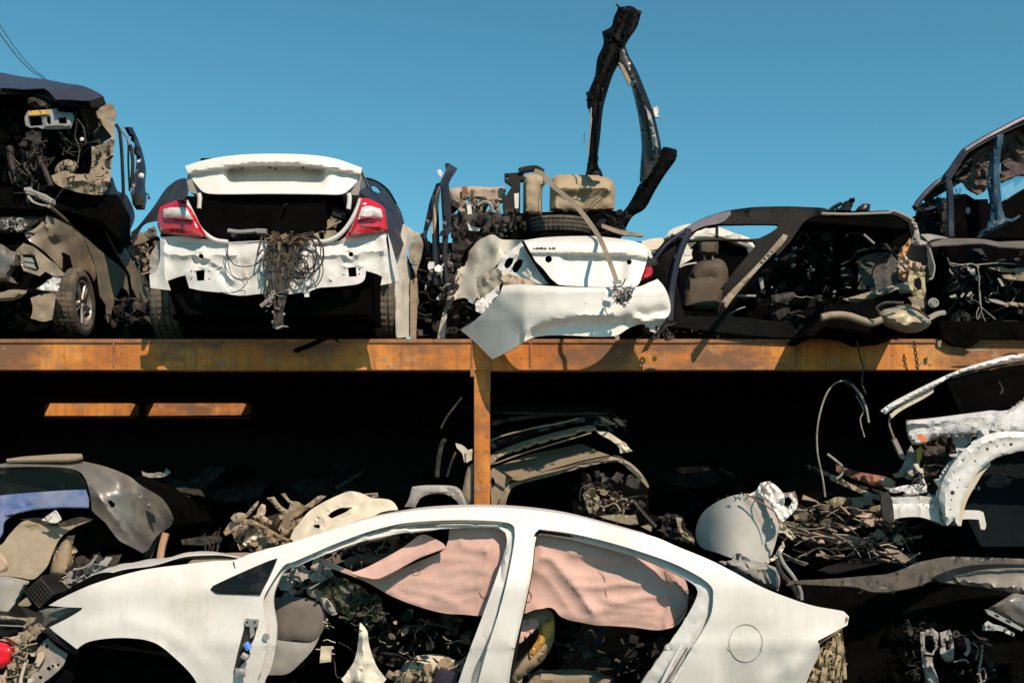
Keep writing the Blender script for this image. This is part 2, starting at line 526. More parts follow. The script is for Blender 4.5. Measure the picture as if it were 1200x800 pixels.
def rust_mat():
    m = bpy.data.materials.new('orange_rust_steel'); m.use_nodes = True
    nt = m.node_tree; nd = nt.nodes; lk = nt.links; b = nd['Principled BSDF']
    geo = nd.new('ShaderNodeNewGeometry')

    def nz(sc, st, det=8):
        mp = nd.new('ShaderNodeMapping'); mp.inputs['Scale'].default_value = st
        lk.new(geo.outputs['Position'], mp.inputs['Vector'])
        n = nd.new('ShaderNodeTexNoise'); n.inputs['Scale'].default_value = sc; n.inputs['Detail'].default_value = det; n.inputs['Roughness'].default_value = .65
        lk.new(mp.outputs[0], n.inputs['Vector']); return n.outputs['Fac']

    def rp(src, stops):
        r = nd.new('ShaderNodeValToRGB'); e = r.color_ramp.elements
        e[0].position, e[0].color = stops[0][0], (*stops[0][1], 1); e[1].position, e[1].color = stops[-1][0], (*stops[-1][1], 1)
        for p, c in stops[1:-1]:
            q = e.new(p); q.color = (*c, 1)
        lk.new(src, r.inputs[0]); return r.outputs[0]

    def mx(f, a, bb):
        x = nd.new('ShaderNodeMix'); x.data_type = 'RGBA'
        lk.new(f, x.inputs[0]) if not isinstance(f, float) else setattr(x.inputs[0], 'default_value', f)
        lk.new(a, x.inputs[6]) if not isinstance(a, tuple) else setattr(x.inputs[6], 'default_value', (*a, 1))
        lk.new(bb, x.inputs[7]) if not isinstance(bb, tuple) else setattr(x.inputs[7], 'default_value', (*bb, 1))
        return x.outputs[2]
    base = rp(nz(1.6, (1, 1, 1.5)), [(.3, (.32, .10, .022)), (.45, (.52, .17, .030)), (.58, (.66, .245, .045)), (.72, (.60, .32, .11))])
    st = rp(nz(3.2, (5, 5, .5)), [(.45, (0, 0, 0)), (.72, (1, 1, 1))])
    c = mx(st, base, (.28, .12, .045))
    sp = rp(nz(22, (1, 1, 1.6)), [(.60, (0, 0, 0)), (.68, (1, 1, 1))])
    c = mx(sp, c, (.15, .062, .026))
    pt = rp(nz(1.05, (1, 1, 2.2), 9), [(.45, (0, 0, 0)), (.57, (1, 1, 1))])
    c = mx(pt, c, (.19, .092, .048))
    p2 = rp(nz(6, (1, 1, 1.2), 9), [(.60, (0, 0, 0)), (.64, (1, 1, 1))])
    c = mx(p2, c, (.34, .20, .115))
    lk.new(c, b.inputs['Base Color']); b.inputs['Roughness'].default_value = .72; b.inputs['Specular IOR Level'].default_value = .3
    bp = nd.new('ShaderNodeBump'); bp.inputs['Strength'].default_value = .25; bp.inputs['Distance'].default_value = .01
    lk.new(nz(40, (1, 1, 1)), bp.inputs['Height']); lk.new(bp.outputs[0], b.inputs['Normal'])
    return m


m_rust = rust_mat()
m_rustdk = mat('brown_rust_flange', (.30, .13, .055), .85, var=.35, vscale=9, bump=.3, bscale=50, spots=(.12, .055, .03), spotscale=12, spotamt=.58)
m_sky_wall = mat('blackened_sheet_steel', (.012, .012, .012), .9, var=.4, bump=.1)  # near-black, so the added walls read as deep shade


def ground_mat():
    return mat('oily_dirt_ground', (.07, .056, .042), .95, var=.4, vscale=2, bump=.6, bscale=14, dust=.5, dustcol=(.13, .10, .072), dscale=1.2, spots=(.04, .03, .025), spotscale=3, spotamt=.6)


# ---- recurring pieces -----------------------------------------------------------
def tyre(T, c, R, wd, axis, rim=True, name='wheel', seed=0, m_r=None):
    """tyre with cut tread blocks and (optionally) a five-spoke rim"""
    c = Vector(c); ax = Vector(axis).normalized()
    u = ax.orthogonal().normalized(); w = ax.cross(u)
    seg = 120
    prof = [(.66, -.40), (.78, -.50), (.93, -.47), (.985, -.40), (1, -.30), (.955, -.27), (.955, -.23), (1, -.2), (1, -.03), (.955, 0), (1, .03), (1, .2), (.955, .23), (.955, .27), (1, .3), (.985, .40), (.93, .47), (.78, .50), (.66, .40)]
    vs = []; fs = []; n = len(prof)
    for i in range(seg):
        a = 2 * math.pi * i / seg
        for (r, h) in prof:
            rr = r * R
            if r > .98 and i % 3 == 0: rr -= .022 * R
            aa = a + abs(h) * .05
            vs.append(c + (u * math.cos(aa) + w * math.sin(aa)) * rr + ax * (h * wd))
    for i in range(seg):
        for j in range(n - 1):
            q = (i * n + j, i * n + j + 1, ((i + 1) % seg) * n + j + 1, ((i + 1) % seg) * n + j)
            fs.append(q)
    mb = MB(); mb.add(vs, fs)
    # inner wall
    mb.revolve([(.66 * R, -.40 * wd), (.66 * R, .40 * wd), (.70 * R, .38 * wd), (.70 * R, -.38 * wd)], c, ax, 48)
    t = mb.build('tyre', m_rubber, T, 35, False)
    if rim:
        rm = MB()
        rm.revolve([(.67 * R, .42 * wd), (.63 * R, .44 * wd), (.60 * R, .30 * wd), (.60 * R, -.3 * wd), (.67 * R, -.35 * wd)], c, ax, 48)
        rm.revolve([(.001, .34 * wd), (.13 * R, .34 * wd), (.15 * R, .28 * wd), (.15 * R, .1 * wd), (.001, .1 * wd)], c, ax, 24)
        for k in range(5):
            a = 2 * math.pi * (k + .2) / 5
            for off in (-.10, .10):
                d0 = u * math.cos(a + off * 2.2) + w * math.sin(a + off * 2.2); d1 = u * math.cos(a + off * 1.5) + w * math.sin(a + off * 1.5)
                rm.tube([c + d0 * .10 * R + ax * .33 * wd, c + d1 * .38 * R + ax * .36 * wd, c + d1 * .63 * R + ax * .36 * wd], .045 * R, n=6, k=3)
        rm.build('rim', m_rim, T, 35, False)
        mb = MB(); mb.revolve([(.001, -.1 * wd), (.60 * R, -.1 * wd), (.60 * R, -.14 * wd), (.001, -.14 * wd)], c, ax, 32); mb.build('brake_disc', m_dark, T)
    return t


def rbasis(rng):
    return Matrix.Rotation(rng.uniform(0, 6.28), 3, 'Z') @ Matrix.Rotation(rng.uniform(-.5, .5), 3, 'X') @ Matrix.Rotation(rng.uniform(-.6, .6), 3, 'Y')


def bits(mb, region, dr, n, seed, size=(.03, .12), kinds='sbtdp'):
    """small torn fittings (strips, boxes, tubes, discs, plates) scattered through a photo region: into one part"""
    rng = random.Random(seed)
    xs = [p[0] for p in region]; ys = [p[1] for p in region]
    k = 0
    while k < n:
        x, y = rng.uniform(min(xs), max(xs)), rng.uniform(min(ys), max(ys))
        if not inside(np.array([x]), np.array([y]), region)[0]: continue
        k += 1
        d = rng.uniform(*dr); c = W(x, y, d); s = rng.uniform(*size); kd = rng.choice(kinds); M = rbasis(rng)
        if kd == 's':
            L = s * 1.6; w = s * rng.uniform(.12, .3)
            a = [M @ Vector((-L / 2, 0, 0)), M @ Vector((0, 0, rng.uniform(-.2, .2) * L)), M @ Vector((L / 2, 0, rng.uniform(-.1, .3) * L))]
            nn = M @ Vector((0, w, 0)); V = []
            for p in a: V += [c + p - nn, c + p + nn]
            mb.shell([tuple(v) for v in V], [(0, 1, 3, 2), (2, 3, 5, 4)], .004)
        elif kd == 'b':
            e = Vector((s * .5, s * rng.uniform(.2, .4), s * rng.uniform(.2, .5)))
            mb.box(c - e * .6, c + e * .6, rot=M, c=c, bev=s * .05)
        elif kd == 't':
            P = [c + M @ Vector((s * q, rng.uniform(-.3, .3) * s, rng.uniform(-.35, .35) * s)) for q in (-1.2, -.4, .4, 1.2)]
            mb.tube(P, s * rng.uniform(.05, .10), n=6, k=4)
        elif kd == 'd':
            r = s * .35; mb.revolve([(r * .4, -s * .06), (r * .85, -s * .08), (r, 0), (r * .85, s * .08), (r * .4, s * .06)], c, M @ Vector((rng.uniform(-.3, .3), -1, rng.uniform(-.3, .5))), 18)
        elif kd == 'p':
            m = 6; ang0 = rng.uniform(0, 6)
            V = [c + M @ Vector((math.cos(ang0 + 6.283 * i / m) * s * rng.uniform(.35, .7), rng.uniform(-.08, .08) * s, math.sin(ang0 + 6.283 * i / m) * s * rng.uniform(.25, .6))) for i in range(m)]
            cc = sum(V, Vector()) / m
            mb.shell([tuple(v) for v in V] + [tuple(cc + M @ Vector((0, s * .06, 0)))], [(i, (i + 1) % m, m) for i in range(m)], .004)


def loom(mb, region, dr, n, seed, rpx=1.0, droop=12, L=(20, 60)):
    """loose wires through a photo region"""
    rng = random.Random(seed)
    xs = [p[0] for p in region]; ys = [p[1] for p in region]; k = 0
    while k < n:
        x, y = rng.uniform(min(xs), max(xs)), rng.uniform(min(ys), max(ys))
        if not inside(np.array([x]), np.array([y]), region)[0]: continue
        k += 1
        a = rng.uniform(0, 6.28); l = rng.uniform(*L); d = rng.uniform(*dr)
        P = [(x + math.cos(a) * l * q + rng.uniform(-.15, .15) * l, y + math.sin(a) * l * q * .7 + droop * (1 - (2 * q) ** 2) + rng.uniform(-.15, .15) * l) for q in (-.5, -.25, 0, .25, .5)]
        mb.ptube(P, [d + rng.uniform(-.06, .06) for _ in P], rpx * rng.uniform(.6, 1.4), n=6, k=5)
# ================= camera, sun, sky ==============================================
cam = bpy.data.cameras.new('camera'); camo = bpy.data.objects.new('camera', cam); COL.objects.link(camo)
camo.location = (0, 0, EZ); camo.rotation_euler = (rad(90), 0, 0)
cam.sensor_width = 36; cam.lens = F / 1200 * 36; cam.shift_y = (HY - 400) / 1200; cam.clip_end = 3000
SC.camera = camo
EL, AZ = 43.0, 27.0          # sun height; swing to the right of straight behind the camera
sx, sy, sz = math.sin(rad(AZ)) * math.cos(rad(EL)), -math.cos(rad(AZ)) * math.cos(rad(EL)), math.sin(rad(EL))
sun = bpy.data.lights.new('sun', 'SUN'); sun.energy = 5.0; sun.angle = rad(.5); sun.color = (1, .85, .70)
suno = bpy.data.objects.new('sun', sun); COL.objects.link(suno)
suno.rotation_euler = Vector((sx, sy, sz)).to_track_quat('Z', 'Y').to_euler(); suno.location = (6, -8, 12)
w = bpy.data.worlds.new('World'); SC.world = w; w.use_nodes = True
nt = w.node_tree; bg = nt.nodes['Background']
sky = nt.nodes.new('ShaderNodeTexSky'); sky.sky_type = 'NISHITA'; sky.sun_disc = False
sky.sun_elevation = rad(EL); sky.sun_rotation = math.atan2(sx, sy)
sky.air_density = 1.0; sky.dust_density = 0.0; sky.ozone_density = 1.6
tint = nt.nodes.new('ShaderNodeMix'); tint.data_type = 'RGBA'; tint.blend_type = 'MULTIPLY'; tint.inputs[0].default_value = 1
tint.inputs[7].default_value = (.54, 1.14, 1.06, 1)
nt.links.new(sky.outputs[0], tint.inputs[6]); nt.links.new(tint.outputs[2], bg.inputs[0])
bg.inputs[1].default_value = .112
SC.view_settings.view_transform = 'Standard'; SC.view_settings.look = 'None'; SC.view_settings.exposure = 0.0; SC.view_settings.gamma = 1
SC.cycles.max_bounces = 5; SC.cycles.diffuse_bounces = 2; SC.cycles.glossy_bounces = 3; SC.cycles.transmission_bounces = 4
SC.cycles.use_denoising = True

# ================= setting ========================================================
mb = MB()
N = 60; S = 1200.0
gs = [math.copysign(abs(t) ** 3, t) * S for t in np.linspace(-1, 1, N)]
vs = [(a, b + 8, 0.03 * math.sin(a * 1.3) * math.cos(b * 1.1) if abs(a) < 30 and abs(b) < 30 else 0) for b in gs for a in gs]
mb.add(vs, [(i * N + j, i * N + j + 1, (i + 1) * N + j + 1, (i + 1) * N + j) for i in range(N - 1) for j in range(N - 1)])
tag(mb.build('ground', ground_mat()), kind='structure')

# rusty storage deck: front girder, added dark sheet, posts, sunlit rear beam pieces
YF, ZT, ZB = 7.0, 2.597, 2.392


def girder(name, label, x0, x1, y, z0, z1, dep=.12, m=m_rust, stiff=()):
    T = thing(name, label, 'steel beam', Vector((x0, y, z0)))
    b = MB(); h = .028
    b.box((x0, y + .008, z0 + .004), (x1, y + .03, z1 - h)); b.build('web', m, T)
    b = MB(); b.box((x0, y - .004, z1 - h), (x1, y + dep, z1), bev=.004); b.build('upper_flange', m_rustdk, T)
    b = MB(); b.box((x0, y + .002, z0 - .012), (x1, y + dep, z0 + .004), bev=.003); b.build('lower_flange', m_rust, T)
    for sx_ in stiff:
        b = MB(); b.box((sx_ - .006, y - .002, z0 + .004), (sx_ + .006, y + .0075, z1 - h)); b.build('weld_seam', m_rustdk, T)
    return T


girder('steel_beam', 'long rusty orange steel beam along the front edge of the upper deck', -7.5, 7.5, YF, ZB, ZT, stiff=(-2.8, -.28, .13, 2.0))
T = thing('steel_post', 'rusty orange upright steel post standing under the front beam', 'post', Vector((-.21, 7.0, 0)))
b = MB(); b.box((-.268, 7.02, 0), (-.155, 7.11, ZB - .013), bev=.006); b.build('upright', m_rust, T)
b = MB(); b.box((-.292, 6.99, ZB - .06), (-.262, 7.02, ZB - .013)); b.box((-.165, 6.99, ZB - .15), (-.155 + .004, 7.018, ZB - .013)); b.build('gusset', m_rustdk, T)
for k, xx in enumerate((-6.6, 5.6)):
    b = MB(); b.box((xx - .06, 7.02, 0), (xx + .06, 7.11, ZB - .013), bev=.006)
    tag(b.build('steel_post', m_rust), ['rusty steel post holding the far left end of the deck beam', 'rusty steel post holding the far right end of the deck beam'][k], 'post')
for k, xx in enumerate((-6.6, -.2, 5.6)):
    b = MB(); b.box((xx - .06, 12.45, 0), (xx + .06, 12.55, 2.39), bev=.006)
    tag(b.build('steel_post', m_dark), ['dark rear deck post at the left end', 'dark rear deck post behind the middle of the deck', 'dark rear deck post at the right end'][k], 'post')
# added sheet darkens the storage below; slot lets sun reach the rear beam pieces
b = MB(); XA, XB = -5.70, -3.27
b.box((-7.7, 7.125, 2.575), (7.7, 12.13, 2.592)); b.box((-7.7, 12.13, 2.575), (XA, 12.9, 2.592)); b.box((XB, 12.13, 2.575), (7.7, 12.9, 2.592)); b.box((XA, 12.31, 2.575), (XB, 12.9, 2.592)); b.box((-4.64, 12.13, 2.575), (-4.42, 12.31, 2.592))  # slot and middle strip shaped to steer sun onto the beam pieces
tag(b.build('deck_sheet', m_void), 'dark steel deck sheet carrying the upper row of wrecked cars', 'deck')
dr = 12.28
for nm, lab, o_ in (('steel_crossbar', 'short orange crossbar with a notched end, deep under the deck at left', FULL('52,469 150,468 163,476 163,487 52,488')),
                    ('steel_crossbar', 'orange crossbar with a chamfered end, right of the notched one under the deck', FULL('171,467 245,466 247,469 250,466 295,465 295,482 291,486 171,487'))):
    T = thing(nm, lab, 'steel beam', (o_[0][0], 487, dr), 'orange crossbars under the deck')
    PL(T, 'web', m_rust, o_, dr, t=.02, res=14, sm=False)  # outline follows a sunlit patch of one longer beam; notches are its shadows
    xa, xb = min(p[0] for p in o_), max(p[0] for p in o_)
    EX(T, 'lower_flange', m_rustdk, [(xa, 488.2), (xb - 4, 488.2), (xb - 4, 490), (xa, 490)], dr, dr + .12)
# added near-black walls that keep the storage below the deck dark
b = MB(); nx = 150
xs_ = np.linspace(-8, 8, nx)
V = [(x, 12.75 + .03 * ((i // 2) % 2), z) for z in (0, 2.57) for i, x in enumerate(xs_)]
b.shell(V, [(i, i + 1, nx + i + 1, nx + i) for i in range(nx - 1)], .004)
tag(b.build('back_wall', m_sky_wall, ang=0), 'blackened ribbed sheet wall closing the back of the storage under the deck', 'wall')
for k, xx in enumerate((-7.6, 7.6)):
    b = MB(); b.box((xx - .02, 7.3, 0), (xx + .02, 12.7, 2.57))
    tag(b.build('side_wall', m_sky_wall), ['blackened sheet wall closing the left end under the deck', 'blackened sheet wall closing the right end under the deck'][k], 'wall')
# overhead lines
for k, (a, c, r) in enumerate((((-30, -20), (53.5, 93), .55), ((-30, -6), (52, 93.5), .75))):
    b = MB()
    p0, p1 = W(*a, 26), W(*c, 44); P = [p0 + (p1 - p0) * q - Vector((0, 0, .35 * math.sin(3.14 * min(q, 1)))) for q in (0, .25, .5, .75, 1, 1.4)]
    b.tube(P, .025 if k else .019, n=6)
    tag(b.build('power_line', m_black), ['thinner upper overhead wire crossing the sky behind the stacked wreck', 'thicker lower overhead wire crossing the sky behind the stacked wreck'][k], 'cable')

# rubble mounds filling the dark under the deck, coloured near-black for its shade
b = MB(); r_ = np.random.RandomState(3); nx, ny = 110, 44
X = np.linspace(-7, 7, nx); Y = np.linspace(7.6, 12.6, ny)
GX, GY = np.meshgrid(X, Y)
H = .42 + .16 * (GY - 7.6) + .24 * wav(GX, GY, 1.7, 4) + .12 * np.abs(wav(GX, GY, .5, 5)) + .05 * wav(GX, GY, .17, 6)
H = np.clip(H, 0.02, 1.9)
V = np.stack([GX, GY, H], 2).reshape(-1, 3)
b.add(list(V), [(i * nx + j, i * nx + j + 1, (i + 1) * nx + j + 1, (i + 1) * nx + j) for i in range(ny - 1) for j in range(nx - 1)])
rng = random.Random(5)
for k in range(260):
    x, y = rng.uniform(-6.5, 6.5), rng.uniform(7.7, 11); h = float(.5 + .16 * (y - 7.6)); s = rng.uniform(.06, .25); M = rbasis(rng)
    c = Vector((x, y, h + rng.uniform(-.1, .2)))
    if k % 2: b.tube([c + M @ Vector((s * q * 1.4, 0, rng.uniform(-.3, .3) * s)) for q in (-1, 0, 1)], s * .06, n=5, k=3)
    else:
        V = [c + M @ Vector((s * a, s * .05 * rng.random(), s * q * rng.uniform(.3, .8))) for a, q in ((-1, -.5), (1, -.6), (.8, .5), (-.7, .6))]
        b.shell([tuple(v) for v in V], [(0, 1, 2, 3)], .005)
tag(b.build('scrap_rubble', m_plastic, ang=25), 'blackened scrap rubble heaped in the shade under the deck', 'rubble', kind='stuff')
# ================= white car body in the foreground ==================================
def dcar(x, y):
    d = 5.30 + np.where(y < 690, (np.maximum(690 - y, 0) / 95) ** 1.3 * .20, 0)
    d = d + np.where(x < 140, (np.maximum(140 - x, 0) / 90) ** 2 * .10, 0) + np.where(x > 880, (np.maximum(x - 880, 0) / 110) ** 2 * .12, 0)
    d = d + np.where(y > 760, ((np.maximum(y, 720) - 720) / 100) ** 2 * .07, 0)
    # shoulder hollow behind the rear door
    d = d + .015 * np.exp(-((x - 870) / 60) ** 2 - ((y - 742) / 14) ** 2)
    d = d + np.where(x > 835, np.clip((x - 835) / 15, 0, 1) * np.clip((y - 751) / 50, 0, 1.4) * .05, 0)
    return d


CAR = thing('stripped_sedan', 'stripped white sedan body lying side-on in front, doors gone, pink airbags hanging inside', 'car', (520, 913, 5.6))
archF = [(90, 760), (100, 753), (118, 748.5), (150, 747), (182, 753), (210, 775), (228, 795), (236, 815), (240, 850)]
outer = FULL('57,735 78,724.5 95,714.5 96.5,711.5 78,711 57,709 75,699 112,683 165,668 215,661 250,657 275,655.5 296,647.5 335,637 386,621.5 436,606.5 481,598.5 525,595 576,594 622,597 670,604 721,617 765,628 795,640.5 839,659 890,686 927,701 956,710 989,716 995,722 993,732 982,738 958,750.5 961,762 949,789 944,802 938,850 925,868 838,868 830,842 815,815 792,800 768,800 748,816 736,842 733,868') \
    + FULL('240,868') + archF[::-1]
h1 = L5('290,262 330,245 400,215 480,180 560,150 640,124 720,106 800,97 900,92 1000,92 1090,97 1130,104 1146,118 1146,170 1122,300 1086,440 1048,560 1012,690') + FULL('552,836 322,836 309,818') + L5('195,690 212,640 228,560 226,480 216,400 232,350')
h2 = L6('196,108 300,122 420,150 520,180 620,215 700,255 745,290 752,325 742,390 690,480 640,560 610,600') + FULL('771,820 752,836 592,836') + L6('90,600 108,500 138,370 163,250 172,160 180,125')
body_creases = [
    (FULL('210,700 240,692 300,688'), .010, 9), 
    (FULL('100,738 150,728 200,742 235,775'), .012, 10), (FULL('94,762 120,752 150,750 182,756 208,776 228,798'), .012, 4),
    (FULL('300,655 400,623 480,606 580,602 680,614 760,634'), .010, 5), 
    (FULL('915,822 930,780 966,748'), .02, 10), (FULL('945,806 920,800 908,780'), -.018, 16), (FULL('885,822 900,796 930,782'), .015, 9), (FULL('955,800 962,775'), -.02, 9)]
SK = PL(CAR, 'side_panel', m_white, outer, dcar, holes=[h1, h2], t=.012, res=8, creases=body_creases, dent=(.0025, 60), seed=4, ang=50)
# stepped door jambs set back behind the skin
j1 = L5('275,250 330,230 400,200 480,165 560,138 640,112 720,95 800,86 900,81 1000,80 1100,83 1160,95 1165,125 1150,190 1120,300 1080,440 1035,560 985,690') + FULL('560,850 300,850 285,818') + L5('150,690 175,600 185,520 180,440 180,370 215,340')
j1i = L5('292,283 340,262 410,233 520,190 610,163 700,145 780,133 860,126 950,121 1040,120 1090,124 1113,138 1118,180 1080,300 1030,440 985,560 940,690') + FULL('528,832 326,832 312,812') + L5('222,690 245,640 262,560 266,480 254,400 262,345')
PL(CAR, 'door_jamb', m_primer, j1, lambda x, y: dcar(x, y) + .050, holes=[j1i], t=.02, res=8, creases=[(L5('300,262 420,212 560,165 700,130 860,108 1000,105 1120,110'), .02, 3)], seed=2)
j2 = L6('170,98 300,108 420,135 520,165 640,200 720,240 770,275 778,325 765,400 712,490 660,570 630,615') + FULL('790,850 575,850') + L6('70,600 90,500 120,370 145,250 155,150')
j2i = L6('205,122 300,138 420,168 520,199 600,233 665,267 696,292 700,322 660,400 592,500 543,570 515,615') + FULL('735,832 596,832') + L6('100,600 116,500 146,370 171,250 181,160 188,130')
PL(CAR, 'door_jamb', m_primer, j2, lambda x, y: dcar(x, y) + .050, holes=[j2i], t=.02, res=7,
   creases=[(L6('738,285 742,330 712,410 660,490 600,580'), .022, 4), (L6('718,285 720,330 690,400 630,490 575,580'), .022, 3)], seed=3)
sl = mat('dried_door_seal', (.23, .185, .14), .8, var=.3, dust=.3)
TB(CAR, 'door_seal', sl, [L5('272,300 300,262 400,222 520,178 620,149 720,128 800,118 900,112 1000,111 1090,115 1122,125 1130,150 1120,200')], 5.49, 1.0, k=6)
TB(CAR, 'door_seal', m_plastic, [L6('105,590 146,370 170,250 180,160 190,124 205,118 300,133 420,162 520,192 600,226 668,260 702,288 706,322 666,402 598,502 548,572')], 5.47, 1.7, k=6)
TB(CAR, 'drip_rail', sl, [L5('305,250 400,213 480,182 560,153 640,130 720,114 800,104 900,100 1000,99 1100,104')], 5.46, .8, k=6)
# black quarter glass at the mirror
PL(CAR, 'quarter_window', m_glass, L5('20,348 30,335 130,288 240,241 268,233 250,275 205,368 120,367 40,362'), lambda x, y: dcar(x, y) - .012, t=.02, res=6)
TB(CAR, 'panel_gap', m_black, [L5('106,243 112,270 120,290')], 5.335, .55, k=4)
TB(CAR, 'fuel_door', mat('fuel_door_gap', (.30, .26, .21), .7), [[(q[0], q[1]) for q in circ(874, 753, 19.5, 22, 28)] + [(893.5, 753)]], [float(dcar(np.array([q[0]]), np.array([q[1]]))[0]) - .002 for q in circ(874, 753, 19.5, 22, 28) + [(893.5, 753)]], .34, k=2)
TB(CAR, 'b_pillar_edge', sl, [L6('148,170 136,262 110,380 80,505 56,600')], 5.45, .7, k=4)
PL(CAR, 'pillar_return', m_primer, L5('1138,150 1128,230 1092,400 1050,540 1004,700') + FULL('550,836 532,836') + L5('940,690 984,560 1030,440 1080,300 1116,190'), lambda x, y: 5.36 + np.clip(585 + (690 - y) * .19 - x, 0, 40) * .009 - np.clip(y - 690, 0, 150) * .0004, t=.01, res=4)
wr = MB()
for q in ('742,252 759,290 752,340 733,400 698,470 658,540 622,600', '722,262 733,300 720,345 697,400 657,470 617,540 586,605'):
    wr.ptube(L6(q), [5.42, 5.405, 5.385, 5.36, 5.345, 5.335, 5.33], 2.0, n=8)
wr.build('jamb_ridge', m_primer, CAR)
TB(CAR, 'jamb_seam', sl, [L6('734,256 747,298 737,345 715,405 679,470 639,540 604,602')], [5.42, 5.405, 5.385, 5.36, 5.345, 5.335, 5.33], .9)
# hinge pocket, latch, grommets
PL(CAR, 'hinge_pocket', m_dark, L5('155,455 192,462 186,520 168,560 160,600 105,660 120,590 138,520'), lambda x, y: dcar(x, y) - .004, t=.006, res=5)
mb = MB(); mb.plate(L5('148,458 196,460 194,488 150,484'), 5.275, t=.02, res=5, holes=[circ(289.5, 729, 1.5), circ(298, 729, 1.5)]); mb.plate(L5('165,470 180,470 182,520 168,530'), 5.27, t=.012, res=4); mb.build('hinge', m_steel, CAR)
mb = MB(); mb.ptube(L5('150,545 165,570'), 5.265, 4, k=2); mb.build('connector', m_bluec, CAR)
mb = MB(); mb.ptube(L5('138,590 158,602'), 5.265, 4, k=2); mb.plate(L5('112,640 150,640 150,672 112,672'), 5.285, t=.01, res=4, bulge=.01, bw=5); mb.plate(circ(311.5, 746, 4.2), 5.283, t=.008, res=3); mb.build('grommet', m_steel, CAR)
mb = MB(); mb.plate(L5('1085,490 1120,478 1138,480 1128,500 1112,520 1120,545 1100,560 1085,560 1082,590 1068,625 1056,620 1066,580 1064,545 1075,520'), 5.36, t=.012, res=4, crum=(.006, 8)); mb.build('door_latch', m_steel, CAR)
mb = MB(); mb.plate(L6('575,545 590,530 605,545 600,562 582,565'), 5.375, t=.01, res=3); mb.build('latch_hole', m_black, CAR)
mb = MB(); mb.plate(L6('620,500 640,490 645,510 630,520'), 5.36, t=.01, res=3); mb.ptube(L6('660,465 685,470 690,490'), 5.35, 1.2); mb.build('striker', m_steel, CAR)
rusts = MB(); rusts.plate(L6('735,252 752,260 758,278 748,272'), 5.41, t=.003, res=3); rusts.plate(L6('1150,405 1180,388 1184,398 1160,425 1148,428'), 5.42, t=.004, res=4); rusts.plate(L6('1080,460 1150,425 1158,435 1100,470 1086,490'), 5.405, t=.004, res=4)
rusts.build('rust_edge', m_rusty, CAR)
# spot welds along the jambs, seam beads, small holes
mb = MB()
for pth, dd in ((L5('205,600 222,520 214,430 210,370'), 5.345), (L5('1085,300 1062,400 1030,500 1000,600'), 5.43), (L6('118,400 98,500 80,590'), 5.43), (L6('752,400 700,490 650,570'), 5.352), (L6('250,120 400,148 560,195 700,262'), 5.46)):
    for p in smooth_open(pth, 7): mb.plate(circ(p[0], p[1], .75, n=8), dd - .03 * 0, t=.006, res=2)
mb.build('spot_weld', m_dark, CAR, ang=30)
TB(CAR, 'body_seam', sl, [L6('705,255 745,252 790,262 806,272'), L6('752,262 775,300 760,340')], [5.385, 5.375], .5, k=5)
# roof, hood, far side
roof_n = FULL('410,612 436,606 481,598 525,594.5 576,594 622,597 670,604 721,617 765,629')
r0 = [W(x, y + 1, 5.50) for x, y in roof_n]
r1 = [Vector((p.x, 6.0, p.z + .010)) for p in r0]; r2 = [Vector((p.x, 6.55, p.z - .03)) for p in r0]
mb = MB(); mb.loft([r0, r1, r2], n=30, m=6, t=.006, flip=False); mb.build('roof', m_white, CAR)
hd0 = [W(x, y, 5.42) for x, y in FULL('72,700 116,675 165,663 205,655 247,649 282,652')]
hd1 = [W(x, y, 6.05) for x, y in FULL('84,690 130,664 175,657 215,649 248,646 275,651')]
hd2 = [W(x, y, 6.8) for x, y in FULL('110,690 145,668 190,657 225,652 255,649 275,652')]
mb = MB(); mb.loft([hd0, hd1, hd2], n=34, m=6, t=.006, noise=(.008, .25)); mb.build('hood', m_white, CAR)
PL(CAR, 'hood_fold', m_beige, L1('585,428 610,410 680,396 760,392 800,395 790,405 700,418 640,430 600,436'), PV((219, 660, 5.40), (300, 648, 5.5), (250, 640, 5.6)), t=.004, res=5, crum=(.012, 16))
PL(CAR, 'hood_underside', m_void, L1('170,535 240,490 320,455 420,466 330,482 250,512 200,532'), 5.395, t=.01, res=7)  # near-black sheet painting the dark gap between hood and fender
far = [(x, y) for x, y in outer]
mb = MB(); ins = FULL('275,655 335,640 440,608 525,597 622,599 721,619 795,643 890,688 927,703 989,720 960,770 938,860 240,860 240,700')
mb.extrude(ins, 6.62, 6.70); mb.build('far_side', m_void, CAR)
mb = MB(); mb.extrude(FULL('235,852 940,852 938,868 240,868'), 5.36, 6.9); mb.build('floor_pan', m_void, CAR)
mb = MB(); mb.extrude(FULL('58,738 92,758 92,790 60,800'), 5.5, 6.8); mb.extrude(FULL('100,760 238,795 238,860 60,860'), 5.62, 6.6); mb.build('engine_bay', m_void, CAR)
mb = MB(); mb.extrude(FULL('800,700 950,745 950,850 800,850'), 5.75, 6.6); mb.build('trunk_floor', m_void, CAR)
tyre(CAR, W(157, 838, 5.55) + Vector((0, .05, -.05)), .30 * .72, .17, (0, -1, 0), name='wheel')
# crushed tail insulation
mb = MB(); rng = random.Random(8)
for k in range(120):
    u = rng.random(); x = 962 + 22 * u; y0 = 762 - 22 * u + rng.uniform(-3, 10); fx = 944 + 44 * u + rng.uniform(-5, 5)
    P = [(x + (fx - x) * (q / 3) ** .8 + rng.uniform(-3, 3), y0 + q * rng.uniform(9, 22)) for q in range(4)]
    mb.ribbon(P, [5.55 + rng.uniform(-.1, .1) for _ in P], rng.uniform(1, 6), t=.004)
mb.build('torn_insulation', mat('shredded_beige_insulation', (.34, .25, .14), .9, var=.5, vscale=14, bump=.5, dust=.4, dustcol=(.14, .10, .06), dscale=14), CAR)
